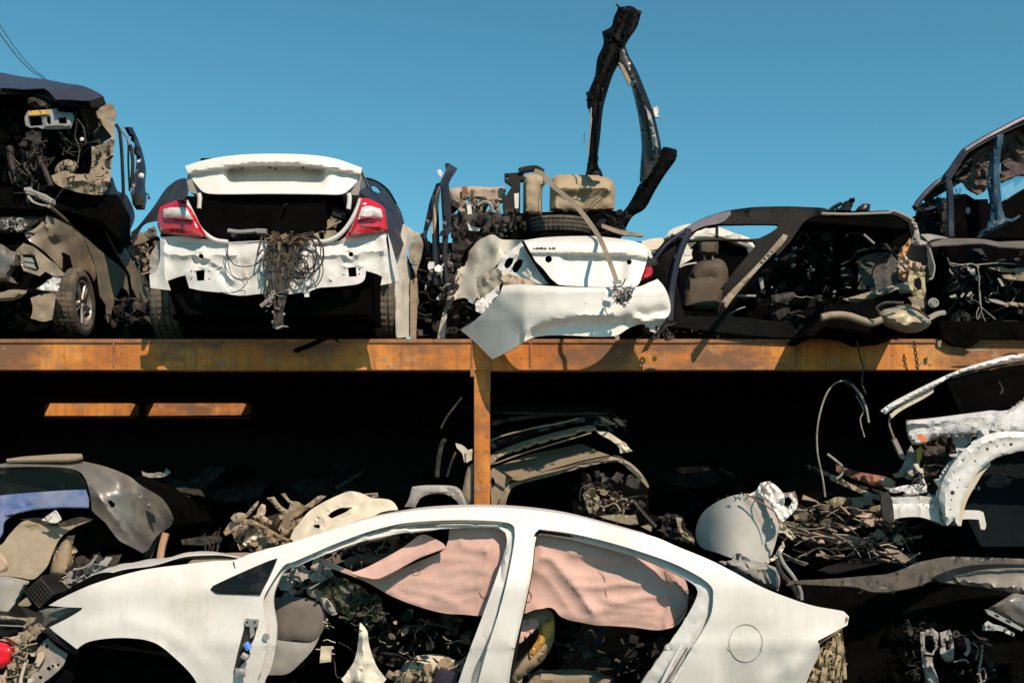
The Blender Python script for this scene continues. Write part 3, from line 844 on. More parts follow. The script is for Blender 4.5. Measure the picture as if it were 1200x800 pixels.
# headlamp and front bracket (front-left corner)
PL(CAR, 'headlamp', mat('dull_headlamp', (.12, .115, .095), .3, dust=.5, dustcol=(.32, .27, .18), coat=.1, spec=.3), M7('268,95 320,78 400,70 570,67 577,76 560,95 480,135 380,185 300,216 285,212 310,150 300,110'), lambda x, y: 5.37 + (96 - x) * .002, t=.02, res=5, bulge=.03, bw=8)
PL(CAR, 'fender_bracket', m_greyl, M7('335,280 370,320 420,360 475,395 445,470 390,530 300,600 240,640 190,600 195,520 250,440 270,350'), 5.45, t=.006, res=5,
   holes=[circ(54.5, 757, 2.6), circ(61.7, 780, 2), circ(68, 778.5, 1.6), circ(47, 793.5, 2.5), circ(57, 783, 2.5)], dent=(.006, 18), crum=(.006, 20))
mb = MB(); mb.plate(M7('310,225 340,205 545,370 540,400 500,385 400,315 330,260'), 5.38, t=.02, res=4, crum=(.01, 7)); mb.build('fender_rail', m_plastic, CAR)
PL(CAR, 'bracket_tab', m_cream, M7('265,365 290,360 310,400 300,440 270,485 240,470 262,410'), 5.42, t=.01, res=4)

# ---- airbags, seats and torn trim inside
sag = lambda x, y: 5.545 + .006 * wav(x, y * .6, 70, 21)
PL(CAR, 'curtain_airbag', m_pink, L5('425,240 445,236 500,262 560,285 640,296 720,275 790,245 840,225 880,205 900,170 905,120 1000,112 1125,118 1118,180 1080,300 1040,432 1025,446 960,441 880,435 780,408 690,372 600,322 500,282 435,262'),
   lambda x, y: sag(x, y) + .05 * np.clip((560 - x) / 180, 0, 1), t=.004, res=3.6,
   folds=[(L5('640,300 720,320 800,318 880,330 960,322'), .020, 5), (L5('860,372 930,352 1000,335'), .022, 4), (L5('900,292 960,272 1042,282'), .022, 4), (L5('480,262 620,322 800,407'), .02, 4),
   (L5('1042,195 1046,240 1012,340'), .03, 3), (L5('700,345 800,358 930,400'), .016, 3), (L5('890,385 940,392 1000,376'), .018, 3), (L5('600,305 700,345 760,385'), -.015, 4), (L5('940,140 960,190 1040,205'), .025, 4), (L5('905,125 940,160 1010,150 1100,170'), -.02, 5), (L5('1060,150 1075,250 1050,330'), .02, 3), (L5('820,240 900,235 1000,245'), .015, 3), (L5('760,395 860,405 980,425'), .014, 3)], seed=31, ang=80)
PL(CAR, 'airbag_fold', m_pink, L5('535,288 590,270 660,235 730,195 770,165 800,146 825,148 860,165 885,180 892,195 850,208 780,235 710,275 640,308 590,302'), PV((409, 671, 5.53), (500, 630, 5.56), (520, 642, 5.49)), t=.006, res=5,
   creases=[(L5('600,280 700,240 800,185'), -.03, 7), (L5('540,290 640,300 760,245 890,197'), .02, 5)], dent=(.008, 30), seed=33, ang=80)
ring = MB()
for (cx_, cy_, r_) in ((489.5, 664.5, 4.6), (571, 666, 4.6), (571, 690, 10)):
    ring.ptube(circ(cx_, cy_, r_, r_ * 1.05, 18) + [(cx_ + r_, cy_)], 5.535, .4, k=2)
ring.build('airbag_stitching', mat('brown_stitching', (.24, .13, .09), .9), CAR)
rb = L6('178,118 205,108 290,125 440,150 560,190 640,240 668,285 672,330 665,375 640,412 600,428 560,430 500,422 430,417 380,415 330,406 290,398 262,385 245,365 228,358 205,362 180,366 150,378 118,384 100,370 128,300')
PL(CAR, 'curtain_airbag', m_pink, rb, lambda x, y: 5.545 + .006 * wav(x * .5, y, 60, 41), t=.004, res=3.4,
   folds=[(L6('165,225 200,200 235,205 270,245 320,305 370,378'), .055, 6), (L6('180,240 215,260 255,310 300,375'), .02, 4), (L6('300,185 370,195 430,205 495,215'), .045, 4), (L6('250,160 330,170 420,180 470,205'), .02, 3), (L6('330,290 400,292 450,283 522,285'), .045, 4),
   (L6('300,255 380,262 460,255 560,250'), .02, 4), (L6('430,345 520,326 602,322'), .04, 3.5), (L6('602,322 614,345 606,380 600,424'), .045, 3), (L6('400,330 470,350 560,360'), .02, 3), (L6('350,362 470,375 580,385'), .02, 3), (L6('190,362 300,388 420,408'), .02, 4), (L6('190,140 205,180 195,230'), .02, 4), (L6('540,190 575,240 610,300'), -.025, 5), (L6('620,250 645,300 640,370'), .025, 3), (L6('430,395 500,398 570,410'), .015, 2.5)], seed=45, ang=80)
ring = MB(); ring.ptube(L6('600,235 612,265 640,290 668,330 660,370 620,415'), 5.535, .4, k=5); ring.ptube(L6('390,230 405,270 410,320 430,350'), 5.52, .35, k=5); ring.ptube(L6('160,300 172,318 165,340 150,335 150,310'), 5.535, .4)
ring.build('airbag_stitching', mat('brown_stitching_dark', (.20, .11, .08), .9), CAR)
mb = MB()
mb.ptube(L5('340,235 440,200 520,180 620,160 720,150'), 5.75, 5, k=4); mb.ptube(L5('520,255 560,240 640,235 700,225'), 5.85, 6, k=4); bits(mb, L5('360,240 560,175 760,140 740,180 560,270 430,240'), (5.75, 6.1), 45, 5, (.02, .09)); mb.build('headliner_scraps', mat('brown_headliner_scrap', (.14, .10, .075), .9, var=.4, dust=.4), CAR)
# grey dash end: dark upper, pale lower
PL(CAR, 'dash_side', mat('dark_taupe_trim', (.145, .12, .10), .8, dust=.3), L5('250,378 320,375 380,380 430,402 446,440 444,480 425,520 390,545 330,540 255,534'), 5.62, t=.02, res=7, bulge=.03, bw=9)
PL(CAR, 'dash_side', m_greyl, L5('258,535 390,546 425,522 400,570 350,625 300,662 225,664 245,600'), 5.60, t=.02, res=7, bulge=.01, bw=6)
PL(CAR, 'dash_trim', m_greyl, L5('375,345 395,338 430,360 470,400 490,440 470,445 440,420 425,390 385,372'), 5.60, t=.02, res=5, bulge=.02, bw=5)
mb = MB(); bits(mb, L5('280,290 420,240 480,300 380,360 290,380'), (5.58, 5.75), 36, 15, (.03, .10), 'sbtp'); mb.ptube(L5('330,270 350,262 365,280 390,285'), 5.57, 2.4); mb.ptube(L5('400,250 430,240 420,300'), 5.58, 2.2); mb.build('dash_fittings', m_greyl, CAR)
mb = MB(); mb.plate(L5('300,345 400,305 480,300 560,330 600,350 650,375 668,470 640,460 600,430 580,400 555,470 520,440 490,430 440,390 380,340'), lambda x, y: 5.66 + .03 * wav(x, y, 14, 3), t=.006, res=4, crum=(.04, 18)); bits(mb, L5('300,350 420,300 560,340 650,380 660,460 560,500 480,440 380,350'), (5.58, 5.7), 34, 25, (.02, .07), 's'); mb.build('shattered_windscreen', mat('crazed_windscreen', (.022, .026, .016), .25, var=.8, vscale=30, bump=.6, dust=.5, dustcol=(.3, .28, .19), dscale=14, coat=.5), CAR)
PL(CAR, 'torn_cloth', m_cloth, L5('575,470 600,500 610,560 640,640 672,680 650,700 520,700 505,680 530,650 560,590'), 5.58, t=.006, res=5, crum=(.04, 24), creases=[(L5('585,500 590,580 570,680'), .05, 6)], seed=5, ang=60)
mb = MB(); bits(mb, L5('440,450 480,470 470,600 430,620'), (5.6, 5.75), 12, 35, (.015, .04), 'bt'); mb.plate(L5('430,560 465,560 466,615 425,620'), 5.6, t=.01, res=5, crum=(.01, 8)); mb.build('connectors', m_cream, CAR)
mb = MB(); bits(mb, L5('560,430 700,420 960,450 1000,520 960,600 700,640 600,600'), (5.7, 6.1), 70, 61, (.03, .12), 'stpb'); mb.build('cabin_scraps', m_dark, CAR)
mb = MB(); bits(mb, L5('560,440 700,430 900,470 940,560 760,600 640,580'), (5.62, 5.8), 18, 62, (.015, .05), 'stp'); mb.build('bright_scraps', m_beige, CAR)
mb = MB(); loom(mb, L5('480,420 700,430 720,640 480,640'), (5.62, 5.8), 9, 63, .6, 8, (16, 40)); mb.build('cabin_wiring', m_wire, CAR)
mb = MB(); bits(mb, L6('250,430 560,440 600,500 520,580 260,560'), (5.75, 6.2), 50, 64, (.03, .12), 'stpb'); mb.build('rear_cabin_scraps', m_dark, CAR)
PL(CAR, 'steering_wheel', m_plastic, L5('680,560 760,535 860,525 930,530 955,560 945,600 900,580 820,555 740,565 690,585'), 5.95, t=.04, res=6, bulge=.04, bw=8)
PL(CAR, 'seat_base', m_cream, L5('720,650 750,610 800,590 870,588 930,610 920,660 880,695 700,700'), 5.75, t=.06, res=6, bulge=.08, bw=14, dent=(.008, 20))
mb = MB(); bits(mb, L5('660,660 760,650 960,600 950,690 690,700'), (5.62, 5.8), 26, 45, (.05, .12)); mb.build('seat_scraps', m_beige, CAR)
PL(CAR, 'trim_box', m_navy, L5('870,640 940,660 925,700 840,690'), 5.6, t=.06, res=6)
PL(CAR, 'seat_back', m_tan, L6('90,600 110,560 130,470 150,390 180,365 215,360 240,378 246,420 240,470 215,520 170,560 130,590 110,610'), 5.72, t=.08, res=5, bulge=.07, bw=12, creases=[(L6('236,400 225,470 180,545'), .02, 4)])
PL(CAR, 'seat_lining', m_yel, L6('205,405 242,396 238,440 205,480 170,520 165,500 190,460'), 5.68, t=.02, res=4, bulge=.02, bw=5)
PL(CAR, 'seat_lining', m_void, L6('120,500 150,450 195,425 190,460 150,510 110,545'), 5.665, t=.02, res=4)
PL(CAR, 'airbag_scrap', m_pink, L6('135,400 190,390 195,415 150,460 125,480 120,450'), 5.66, t=.006, res=4, crum=(.03, 10))
PL(CAR, 'rear_seat', m_beige, L6('150,600 190,565 260,560 330,555 400,570 440,585 430,600 430,620 150,620'), 5.85, t=.1, res=6, bulge=.08, bw=10)
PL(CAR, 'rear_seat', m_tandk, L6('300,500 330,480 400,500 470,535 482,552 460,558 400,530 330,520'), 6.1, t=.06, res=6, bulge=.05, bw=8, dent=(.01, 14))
# ================= upper deck, left: bronze wreck below, navy wreck on top ============================
A = thing('dusty_bronze_car', 'dusty bronze wrecked car with an alloy wheel, standing at the left end of the deck', 'car', (60, 395, 7.4))
XS = -3.12
side = sideX(XS, 6.9, 11)


def nose(x, y): return np.where(x < 70, 7.0 + (70 - x) * .001, side(x, y))


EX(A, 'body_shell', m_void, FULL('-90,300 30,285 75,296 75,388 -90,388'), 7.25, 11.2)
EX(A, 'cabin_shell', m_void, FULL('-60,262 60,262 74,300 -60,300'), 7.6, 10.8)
PL(A, 'bonnet', m_bronze, M2('-200,85 20,85 110,62 200,72 260,100 300,110 420,190 455,220 380,160 300,128 262,112 240,118 245,160 150,235 130,190 60,200 10,180 -200,190'), lambda x, y: 7.02 + (285 - y) * .020, t=.006, res=6, dent=(.012, 40), crum=(.02, 30), seed=3)
PL(A, 'fender', m_bronze, M2('262,108 330,135 460,222 500,320 530,430 520,470 490,420 440,398 400,396 370,432 330,390 240,300 150,238 200,205 235,170'), lambda x, y: 6.98 + np.clip((x - 32) / 80, 0, 1) ** 1.5 * .75, t=.006, res=5, dent=(.012, 26), crum=(.015, 24),
   creases=[(M2('265,110 260,160 290,210 350,240'), .03, 5), (M2('240,200 300,250 350,245'), -.03, 6)], seed=6)
PL(A, 'front_door', m_bronze, M2('465,222 520,270 600,340 690,420 715,550 700,520 670,500 640,560 615,640 600,695 585,600 560,560 545,460 525,380'), side, t=.01, res=5, dent=(.01, 30), creases=[(M2('530,300 620,380 690,430'), .015, 3)], seed=7)
PL(A, 'rear_door', m_bronze, M2('555,122 620,195 690,280 740,370 800,440 850,520 880,600 895,680 870,660 790,590 745,540 720,440 690,390 640,300 600,220'), side, t=.01, res=5, dent=(.02, 30), crum=(.02, 22), seed=8)
mb = MB(); mb.ptube(M2('270,55 330,105 400,170 470,230 560,300 650,350'), [7.2, 7.4, 7.6, 7.8, 8.2, 8.6], 2.2); mb.ptube(M2('300,60 360,70 430,95 500,145 550,215 610,320'), [7.5, 7.7, 7.9, 8.1, 8.3, 8.6], 2.6); mb.build('window_frame', m_bronze, A)
PL(A, 'roof', m_bronze, M2('300,60 360,65 440,95 435,110 350,112'), PV((64, 243, 7.6), (93, 251, 8.0), (75, 254, 7.5)), t=.01, res=5)
PL(A, 'window_pane', m_glass, M2('340,112 430,112 500,150 545,215 600,310 560,295 470,228 400,168'), lambda x, y: side(x, y) * .0 + 7.9 + (x - 75) * .012, t=.006, res=6)
PL(A, 'headlight', m_dark, M2('-60,125 10,120 70,115 130,130 235,125 225,150 170,190 100,205 20,205 -60,195'), 7.03, t=.02, res=5, bulge=.04, bw=6, crum=(.02, 10))
mb = MB(); bits(mb, M2('0,130 130,130 150,180 20,195'), (6.96, 7.02), 26, 3, (.02, .07), 'sbd'); mb.build('headlight_shards', m_greyl, A)
PL(A, 'bumper', m_grey, M2('-60,260 10,265 60,300 110,310 110,380 80,400 60,440 90,480 30,470 -60,480'), 6.95, t=.02, res=5, bulge=.07, bw=12, seed=9)
PL(A, 'bumper', m_bronze, M2('85,300 130,258 200,290 330,400 360,435 300,440 250,415 220,440 130,410 115,370 112,320'), 6.97, t=.01, res=5, holes=[M2('122,320 190,320 215,400 200,415 130,390')], dent=(.01, 18), crum=(.015, 16))
PL(A, 'fog_lamp', m_dark, M2('112,312 200,318 222,420 130,400'), 7.02, t=.01, res=5)
mb = MB(); [mb.plate(M2(q), 6.985, t=.008, res=4) for q in ('125,335 175,340 190,365 130,358', '128,365 185,372 200,400 135,385')]; mb.build('fog_lamp_slat', m_steel, A)
PL(A, 'torn_liner', m_primer, M2('200,512 320,425 335,450 320,520 260,520'), 6.98, t=.006, res=4, crum=(.03, 10))
PL(A, 'splash_shield', m_beige, M2('168,560 250,535 310,538 300,600 285,680 235,690 170,672 180,620'), 7.0, t=.006, res=5, crum=(.03, 16))
PL(A, 'lower_grille', m_bronze, M2('-40,540 60,515 150,518 130,550 60,575 -40,578'), 7.02, t=.02, res=5, bulge=.03, bw=5)
tyre(A, W(86, 355, 7.42), .255, .17, (1, .06, 0), name='wheel')
mb = MB(); bits(mb, M2('480,350 540,420 600,700 880,700 900,600 780,600 640,560 560,560'), (7.6, 8.4), 60, 4, (.04, .15)); mb.build('torn_underside', m_dark, A)
mb = MB(); bits(mb, M2('0,560 160,580 330,700 330,760 0,760'), (7.1, 7.5), 20, 5, (.05, .2)); mb.build('suspension_scraps', m_void, A)

PL(A, 'rear_quarter', m_bronze, M2('735,255 770,215 800,200 850,165 868,190 858,260 862,420 880,560 850,500 800,430 760,370 700,290'), lambda x, y: side(x, y) + .15, t=.01, res=5, crum=(.06, 16), seed=18)
mb = MB(); bits(mb, M2('700,240 860,180 870,420 800,420'), (8.2, 8.6), 26, 41, (.04, .14), 'sp'); mb.build('torn_quarter_lining', m_beige, A)
mb = MB(); bits(mb, M2('640,250 860,220 870,500 700,400'), (8.6, 8.9), 40, 42, (.06, .2)); mb.build('quarter_scraps', m_void, A)
B = thing('navy_wreck', 'navy wrecked car with its front end torn off, stacked on the bronze car', 'car', (40, 245, 7.6))
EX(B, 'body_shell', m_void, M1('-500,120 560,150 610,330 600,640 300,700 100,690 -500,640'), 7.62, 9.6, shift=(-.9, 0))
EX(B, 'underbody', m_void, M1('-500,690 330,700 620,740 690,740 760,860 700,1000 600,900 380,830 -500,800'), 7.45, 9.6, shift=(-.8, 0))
PL(B, 'bonnet', m_navy, M1('-500,-40 0,25 120,48 280,68 380,88 490,105 590,152 600,165 525,190 440,186 325,182 290,140 260,118 140,122 0,115 -500,118'), lambda x, y: 7.35 - (y - 104) * .012 + np.clip(104 - y, 0, 20) * .03, t=.006, res=6, creases=[(M1('320,182 300,130 480,110'), .02, 5), (M1('525,190 590,150'), .02, 4)], dent=(.008, 34), seed=2)
PL(B, 'bonnet_frame', m_plastic, M1('0,112 260,118 330,185 520,190 600,160 615,205 560,230 420,225 320,200 200,160 0,150'), 7.42, t=.02, res=7)
PL(B, 'bumper_foam', m_dark, M1('165,175 200,170 300,215 290,235 220,235 160,212'), 7.36, t=.04, res=5, bulge=.03, bw=4, crum=(.01, 8))
PL(B, 'lamp_carrier', m_steel, M1('145,285 165,250 285,242 330,235 345,255 425,262 435,300 415,355 270,358 215,345 180,350 150,335'), 7.30, t=.02, res=4, holes=[M1('165,280 240,276 250,335 175,340'), M1('335,290 390,285 392,325 345,325'), M1('268,280 296,278 298,335 270,338')], bulge=.02, bw=3, seed=3)
PL(B, 'carrier_plate', m_yel, M1('165,250 285,243 285,268 170,276'), 7.285, t=.006, res=4, holes=[circ(36, 131, 1.2), circ(47.5, 131, 2), circ(55, 131, 1.2)])
PL(B, 'radiator_bracket', m_dark, M1('150,375 235,370 245,490 220,500 180,470 190,430 150,410'), 7.33, t=.02, res=4, crum=(.02, 8))
PL(B, 'inner_fender', m_beige, M1('560,258 600,225 640,200 668,225 682,265 670,330 672,420 655,560 640,680 600,740 540,740 430,720 330,680 300,630 380,600 440,620 520,620 540,560 536,460 600,445 655,405 640,380 600,330 590,300 570,290'),
   lambda x, y: 7.35 + np.clip((x - 100) / 40, 0, 1) * .1 + .007 * np.abs(wav(x, y, 16, 5)), t=.006, res=4, crum=(.018, 20), holes=[circ(121, 222, 1.8), circ(107, 218, 1.2), circ(107, 224, 1.2), circ(130, 142, 1.4), circ(99, 221, 1.2)],
   creases=[(M1('540,640 540,470 660,420'), .03, 4), (M1('400,650 560,670 640,665'), .03, 4), (M1('450,660 450,700'), .02, 2), (M1('500,665 500,710'), .02, 2)], seed=5)
mb = MB(); bits(mb, M1('548,450 650,430 640,690 430,700 400,650 540,620'), (7.36, 7.42), 40, 51, (.012, .045), 'sbpd'); mb.build('fender_clips', m_dark, B)
mb = MB(); loom(mb, M1('420,620 640,640 630,720 430,720'), (7.33, 7.36), 5, 52, .45, 5, (12, 26)); mb.build('fender_wire', m_wire, B)
PL(B, 'strut_tower', m_beige, M1('340,560 390,535 440,545 460,580 430,630 380,600 330,640 320,600'), 7.40, t=.02, res=4, bulge=.05, bw=7, crum=(.02, 10))
PL(B, 'fender_lining', m_dark, M1('555,265 610,215 645,205 650,290 600,310 620,350 655,400 590,440 548,440 545,380 580,340'), 7.5, t=.01, res=5, crum=(.02, 12))
PL(B, 'door_pillar', m_navy, M1('748,345 775,345 810,420 840,510 856,600 850,690 860,760 850,820 790,800 770,740 785,640 800,540 795,450 770,390'), lambda x, y: 7.9 + (x - 150) * .012, t=.03, res=4, bulge=.03, bw=4, creases=[(M1('800,440 830,560 830,700'), .02, 3)], holes=[circ(166, 206, 2.2)])
mb = MB(); mb.ptube(M1('680,330 700,370 712,480 718,600 722,700 726,840'), 7.6, 2.0); mb.ptube(M1('690,345 740,400 752,440 752,560 760,720'), 8.0, 1.2); mb.ptube(M1('765,450 778,560 768,700'), 8.0, 2.0); mb.build('door_seal', m_plastic, B)
mb = MB(); mb.ptube(M1('690,350 730,385 755,430 752,450'), 7.75, .9); mb.build('cable', m_wirel, B)
PL(B, 'a_pillar', m_navy, M1('640,640 660,640 690,720 740,740 790,860 760,960 700,880 650,780 600,745'), lambda x, y: 7.55 + (x - 125) * .01, t=.03, res=4, bulge=.02, bw=4, crum=(.02, 10))
mb = MB(); mb.plate(M1('778,740 800,722 830,740 845,790 850,830 800,830 775,790'), 7.9, t=.03, res=4, bulge=.03, bw=4); mb.ptube(M1('850,730 872,745 870,765 880,760'), 7.9, .9); mb.build('door_hinge', m_dark, B)
mb = MB(); mb.plate(circ(165.5, 206, 3.4), 7.86, t=.02, res=3, bulge=.02, bw=2); mb.build('hinge_cap', m_primer, B)
mb = MB(); loom(mb, M1('380,250 500,270 500,560 420,620 380,400'), (7.3, 7.5), 12, 2, .8, L=(15, 40)); loom(mb, M1('90,440 260,460 300,700 140,740 80,640'), (7.25, 7.45), 22, 3, .9, L=(12, 40)); mb.ptube(M1('440,280 450,330 440,400 465,470 455,560'), 7.3, .8); mb.ptube(M1('455,300 490,350 500,430 495,450'), 7.28, .9); mb.ptube(M1('140,560 150,590 190,640 185,700'), 7.3, 1.3); mb.ptube(M1('460,700 380,700 330,760 280,790'), 7.3, .5); mb.build('wiring', m_wire, B)
mb = MB(); mb.ptube(M1('225,520 260,590 300,690'), 7.3, 3, k=3); mb.ptube(M1('60,460 70,560 90,620'), 7.5, 4); bits(mb, M1('100,420 250,400 260,540 140,520'), (7.25, 7.4), 26, 6, (.02, .09)); bits(mb, M1('80,570 150,580 150,680 90,660'), (7.3, 7.4), 16, 7, (.02, .07)); mb.build('engine_fittings', m_dark, B)
mb = MB(); bits(mb, M1('240,420 520,380 560,620 300,640'), (7.5, 7.6), 40, 16, (.03, .12)); bits(mb, M1('-20,200 140,200 100,700 -20,700'), (7.5, 7.6), 30, 17, (.03, .12)); mb.build('engine_block', m_void, B)
mb = MB(); mb.plate(circ(96, 163.3, 2.4), 7.25, t=.01, res=3, bulge=.01, bw=2); mb.build('plug', m_primer, B)
BR = thing('bent_bracket', 'bent grey and white metal rail wedged between the two stacked cars at left', 'bracket', (45, 232, 7.0))
mb = MB(); mb.ptube(M1('150,712 200,722 270,752 312,778'), 7.0, 2.2, flat=.6); mb.ptube(M1('165,748 195,782 240,800 275,806'), 6.98, 1.8, flat=.6); mb.build('rail', m_greyl, BR)
mb = MB(); mb.plate(M1('140,700 180,695 200,715 260,740 325,775 325,800 280,790 200,750 150,735'), 7.03, t=.02, res=4, crum=(.02, 8)); mb.build('plate', m_greyl, BR)

DOFF[0] = 0
# ================= white car with raised boot lid ========================================
DOFF[0] = -.40
C = thing('open_boot_car', 'white car seen from behind with raised boot lid, red tail lights and no bumper', 'car', (320, 396, 7.2))
dC = lambda x, y: 6.85 + ((x - 322) / 145) ** 2 * .10
EX(C, 'body_shell', m_void, K2('100,360 230,360 270,380 690,380 740,360 850,360 846,540 840,640 180,640 120,540'), 7.0, 8.6, front=True)  # lower part extended to block sun gaps on the beam
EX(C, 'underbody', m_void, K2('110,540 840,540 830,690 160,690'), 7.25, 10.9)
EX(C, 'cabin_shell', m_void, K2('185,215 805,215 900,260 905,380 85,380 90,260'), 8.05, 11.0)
pan = K2('85,362 130,360 180,360 250,370 330,381 450,377 560,377 640,377 720,380 760,360 830,350 900,345 906,400 925,470 935,525 880,536 886,505 868,496 850,490 828,484 822,515 800,531 730,540 660,545 624,558 622,578 606,578 603,562 540,568 450,567 375,573 300,562 240,556 190,546 176,500 150,506 112,520 122,554 84,550 50,545 46,500 75,480 85,430')
cre = [(K2('105,420 160,425 210,435 260,428 330,430 400,440'), .022, 3), (K2('200,445 260,460 300,480 320,520 350,545'), -.025, 4), (K2('240,440 290,462 320,490 345,520'), .02, 3), (K2('630,430 700,425 770,430 830,415 890,410'), .022, 3),
       (circ(235.5, 300.5, 6), .02, 2), (circ(411, 298.5, 6), .02, 2), (K2('120,380 300,395 450,392 640,392 800,380'), -.02, 3), (K2('598,430 600,540'), .02, 2.5), (K2('470,420 468,545'), .018, 4)] + \
      [(K2('%d,475 %d,515' % (q, q - 4)), .015, 1.4) for q in (690, 703, 716, 729)] + [(K2('%d,440 %d,545' % (q, q + 8)), -.012, 2) for q in (330, 350, 372, 400)] + [(K2('190,500 230,470 290,480'), .015, 2), (K2('750,470 800,460 830,480'), .015, 2), (K2('100,370 105,520'), .02, 3), (K2('885,360 900,500'), .02, 3)]
PL(C, 'rear_panel', m_primer, pan, dC, t=.006, res=4.5, holes=[K2('214,483 246,481 244,519 217,520'), K2('762,472 791,470 794,504 766,506'), circ(235.5, 300.5, 3.1), circ(411.3, 298, 2.8), circ(224, 318, 1), circ(245, 318, 1), circ(245, 327, 1), circ(403, 322, 1), circ(421, 316, 1), circ(421, 321, 1), circ(224, 327, 1)], creases=cre, dent=(.004, 24), seed=12, sharp=55)
for nm, o_, c_, sg in (('tail_light', '78,262 92,250 130,235 165,225 181,232 205,275 230,320 252,356 228,363 130,353 86,348 76,322', '96,263 120,256 180,256 202,298 160,297 98,291', 1),
                       ('tail_light', '808,222 832,222 885,249 898,275 906,342 850,351 752,361 776,320 792,280', '812,256 840,250 882,262 888,290 842,293 798,298', -1)):
    tl = PL(C, nm, m_red, K2(o_), lambda x, y: 6.80 + np.clip(np.abs(x - 322) - 95, 0, 60) * .0022, t=.05, res=4, bulge=.045, bw=7, sharp=60)
    PL(tl, 'lens', m_clear, K2(c_), lambda x, y: 6.755 + np.clip(np.abs(x - 322) - 95, 0, 60) * .0022, t=.01, res=4, bulge=.02, bw=4)
    xs = K2('100,275 180,272' if sg > 0 else '815,272 885,275')
    PL(tl, 'lens_bar', m_red, [(xs[0][0], xs[0][1] + 5), (xs[1][0], xs[1][1] + 6), (xs[1][0], xs[1][1] + 7.2), (xs[0][0], xs[0][1] + 6.4)], lambda x, y: 6.742 + np.clip(np.abs(x - 322) - 95, 0, 60) * .0022, t=.006, res=4)
# boot lid: tilted face, recess, spoiler lip, top skin, side flanges
LID = K2('175,106 250,84 350,68 480,62 620,66 720,81 812,113 809,135 795,162 768,190 735,208 640,207 480,206 370,207 282,207 242,200 214,172 186,132')


def dlid(x, y):
    b = 6.93 - (y - 180) / 48 * .10 + ((x - 320) / 105) ** 2 * .06
    xx = (x - 160) * 3.077; yy = (y - 160) * 3.077
    lip = (96 + ((xx - 490) / 320) ** 2 * 36)
    s1 = 1 / (1 + np.exp(-(yy - lip - 8) / 2.5))
    s2 = 1 / (1 + np.exp(-(168 - yy) / 9)) * 1 / (1 + np.exp(-(xx - 325 - (yy - 110) * .1) / 5)) / (1 + np.exp(-(678 - xx - (yy - 110) * .1) / 5))
    return b + s1 * .06 + s1 * s2 * .13


lid = PL(C, 'boot_lid', m_white, LID, dlid, t=.008, res=3.2, sharp=60, seed=2)
t0 = [W(x, y, float(dlid(np.array([x]), np.array([y]))[0]) + .004) for x, y in K2('176,106 250,84 350,68 480,62 620,66 720,81 811,113')]
t1 = [Vector((p.x * .98, 7.5, p.z - .10)) for p in t0]; t2 = [Vector((p.x * .95, 8.05, p.z - .32)) for p in t0]
mb = MB(); mb.loft([t0, t1, t2], n=30, m=6, t=.006); mb.build('lid_top', m_white, lid)
mb = MB(); mb.plate(K2('186,134 214,174 242,202 236,206 205,205 186,190 182,150'), lambda x, y: 6.98 + 0 * x, t=.2, res=5); mb.plate(K2('808,136 796,164 768,192 740,208 800,212 806,180 812,140'), lambda x, y: 6.98 + 0 * x, t=.2, res=5); mb.build('lid_flange', m_greyl, lid)
mb = MB(); [mb.plate(circ(*K2(q)[0], 1.4, 1.1), 6.985, t=.004, res=2) for q in ('380,114', '480,112', '500,116', '600,113')]; mb.build('lamp_socket', m_black, lid)
mb = MB()
for sg, q in ((1, '225,206 228,225 226,260'), (-1, '765,206 768,225 764,262')): mb.ptube(K2(q), 6.95, 2.6, k=3)
mb.build('lid_hinge', m_primer, C)
TB(C, 'boot_seal', m_primer, [K2('178,232 200,275 225,325 250,352 285,374 330,381'), K2('808,225 795,262 770,310 735,352 690,376 640,380')], 6.86, 2.6)
mb = MB(); mb.box(W(235, 236, 7.1), W(410, 231, 8.0)); mb.box(W(232, 284, 6.95), W(412, 281, 8.0)); mb.build('boot_frame', m_void, C)
mb = MB(); bits(mb, K2('280,245 720,240 720,275 290,280'), (7.3, 7.7), 26, 8, (.03, .10), 'spb'); mb.build('shelf_fittings', m_primer, C)
mb = MB(); bits(mb, K2('240,250 760,250 700,370 300,370'), (7.0, 7.7), 60, 18, (.05, .2)); mb.build('boot_clutter', m_plastic, C)
mb = MB(); mb.plate(K2('640,350 680,340 716,338 715,370 690,378 642,372'), 6.95, t=.06, res=4, crum=(.02, 9)); mb.plate(K2('680,310 700,292 718,298 712,325 690,326'), 7.0, t=.03, res=4, crum=(.02, 7)); mb.ptube(K2('660,345 700,325 738,305'), 6.98, 1.2); mb.build('boot_rag', m_beige, C)
mb = MB(); mb.ptube(K2('330,340 370,345 440,340'), 6.9, 2.6, k=3); mb.ptube(K2('435,343 470,345'), 6.89, 3.6, k=2); mb.build('jack_rod', m_steel, C)
PL(C, 'left_quarter', m_purple, K2('-20,345 0,330 60,255 108,186 150,155 176,150 184,190 180,212 165,225 95,246 80,262 76,300 20,318 -15,390'), PV((160, 270, 7.6), (215, 212, 7.1), (185, 260, 7.05)), t=.01, res=6, creases=[(K2('10,320 70,252 120,190 165,160'), .02, 4)], dent=(.005, 30))
PL(C, 'right_quarter', m_purple, K2('806,146 850,158 900,190 940,245 960,290 969,350 956,410 934,440 920,400 908,335 898,272 885,248 832,220 808,206'), PV((425, 225, 7.05), (470, 280, 7.6), (455, 300, 7.1)), t=.01, res=5, holes=[K2('845,176 868,180 884,198 874,205 852,194')], creases=[(K2('850,165 905,205 945,280 950,400'), .02, 4)], dent=(.005, 24))
mb = MB(); mb.ptube(K2('812,148 860,160 905,192 935,240'), [7.1, 7.25, 7.4, 7.6], 1.2); mb.build('roof_trim', m_plastic, C)
PL(C, 'quarter_flange', m_greyl, K2('50,430 85,370 86,430 76,480 48,505'), 7.0, t=.01, res=5, crum=(.02, 12))
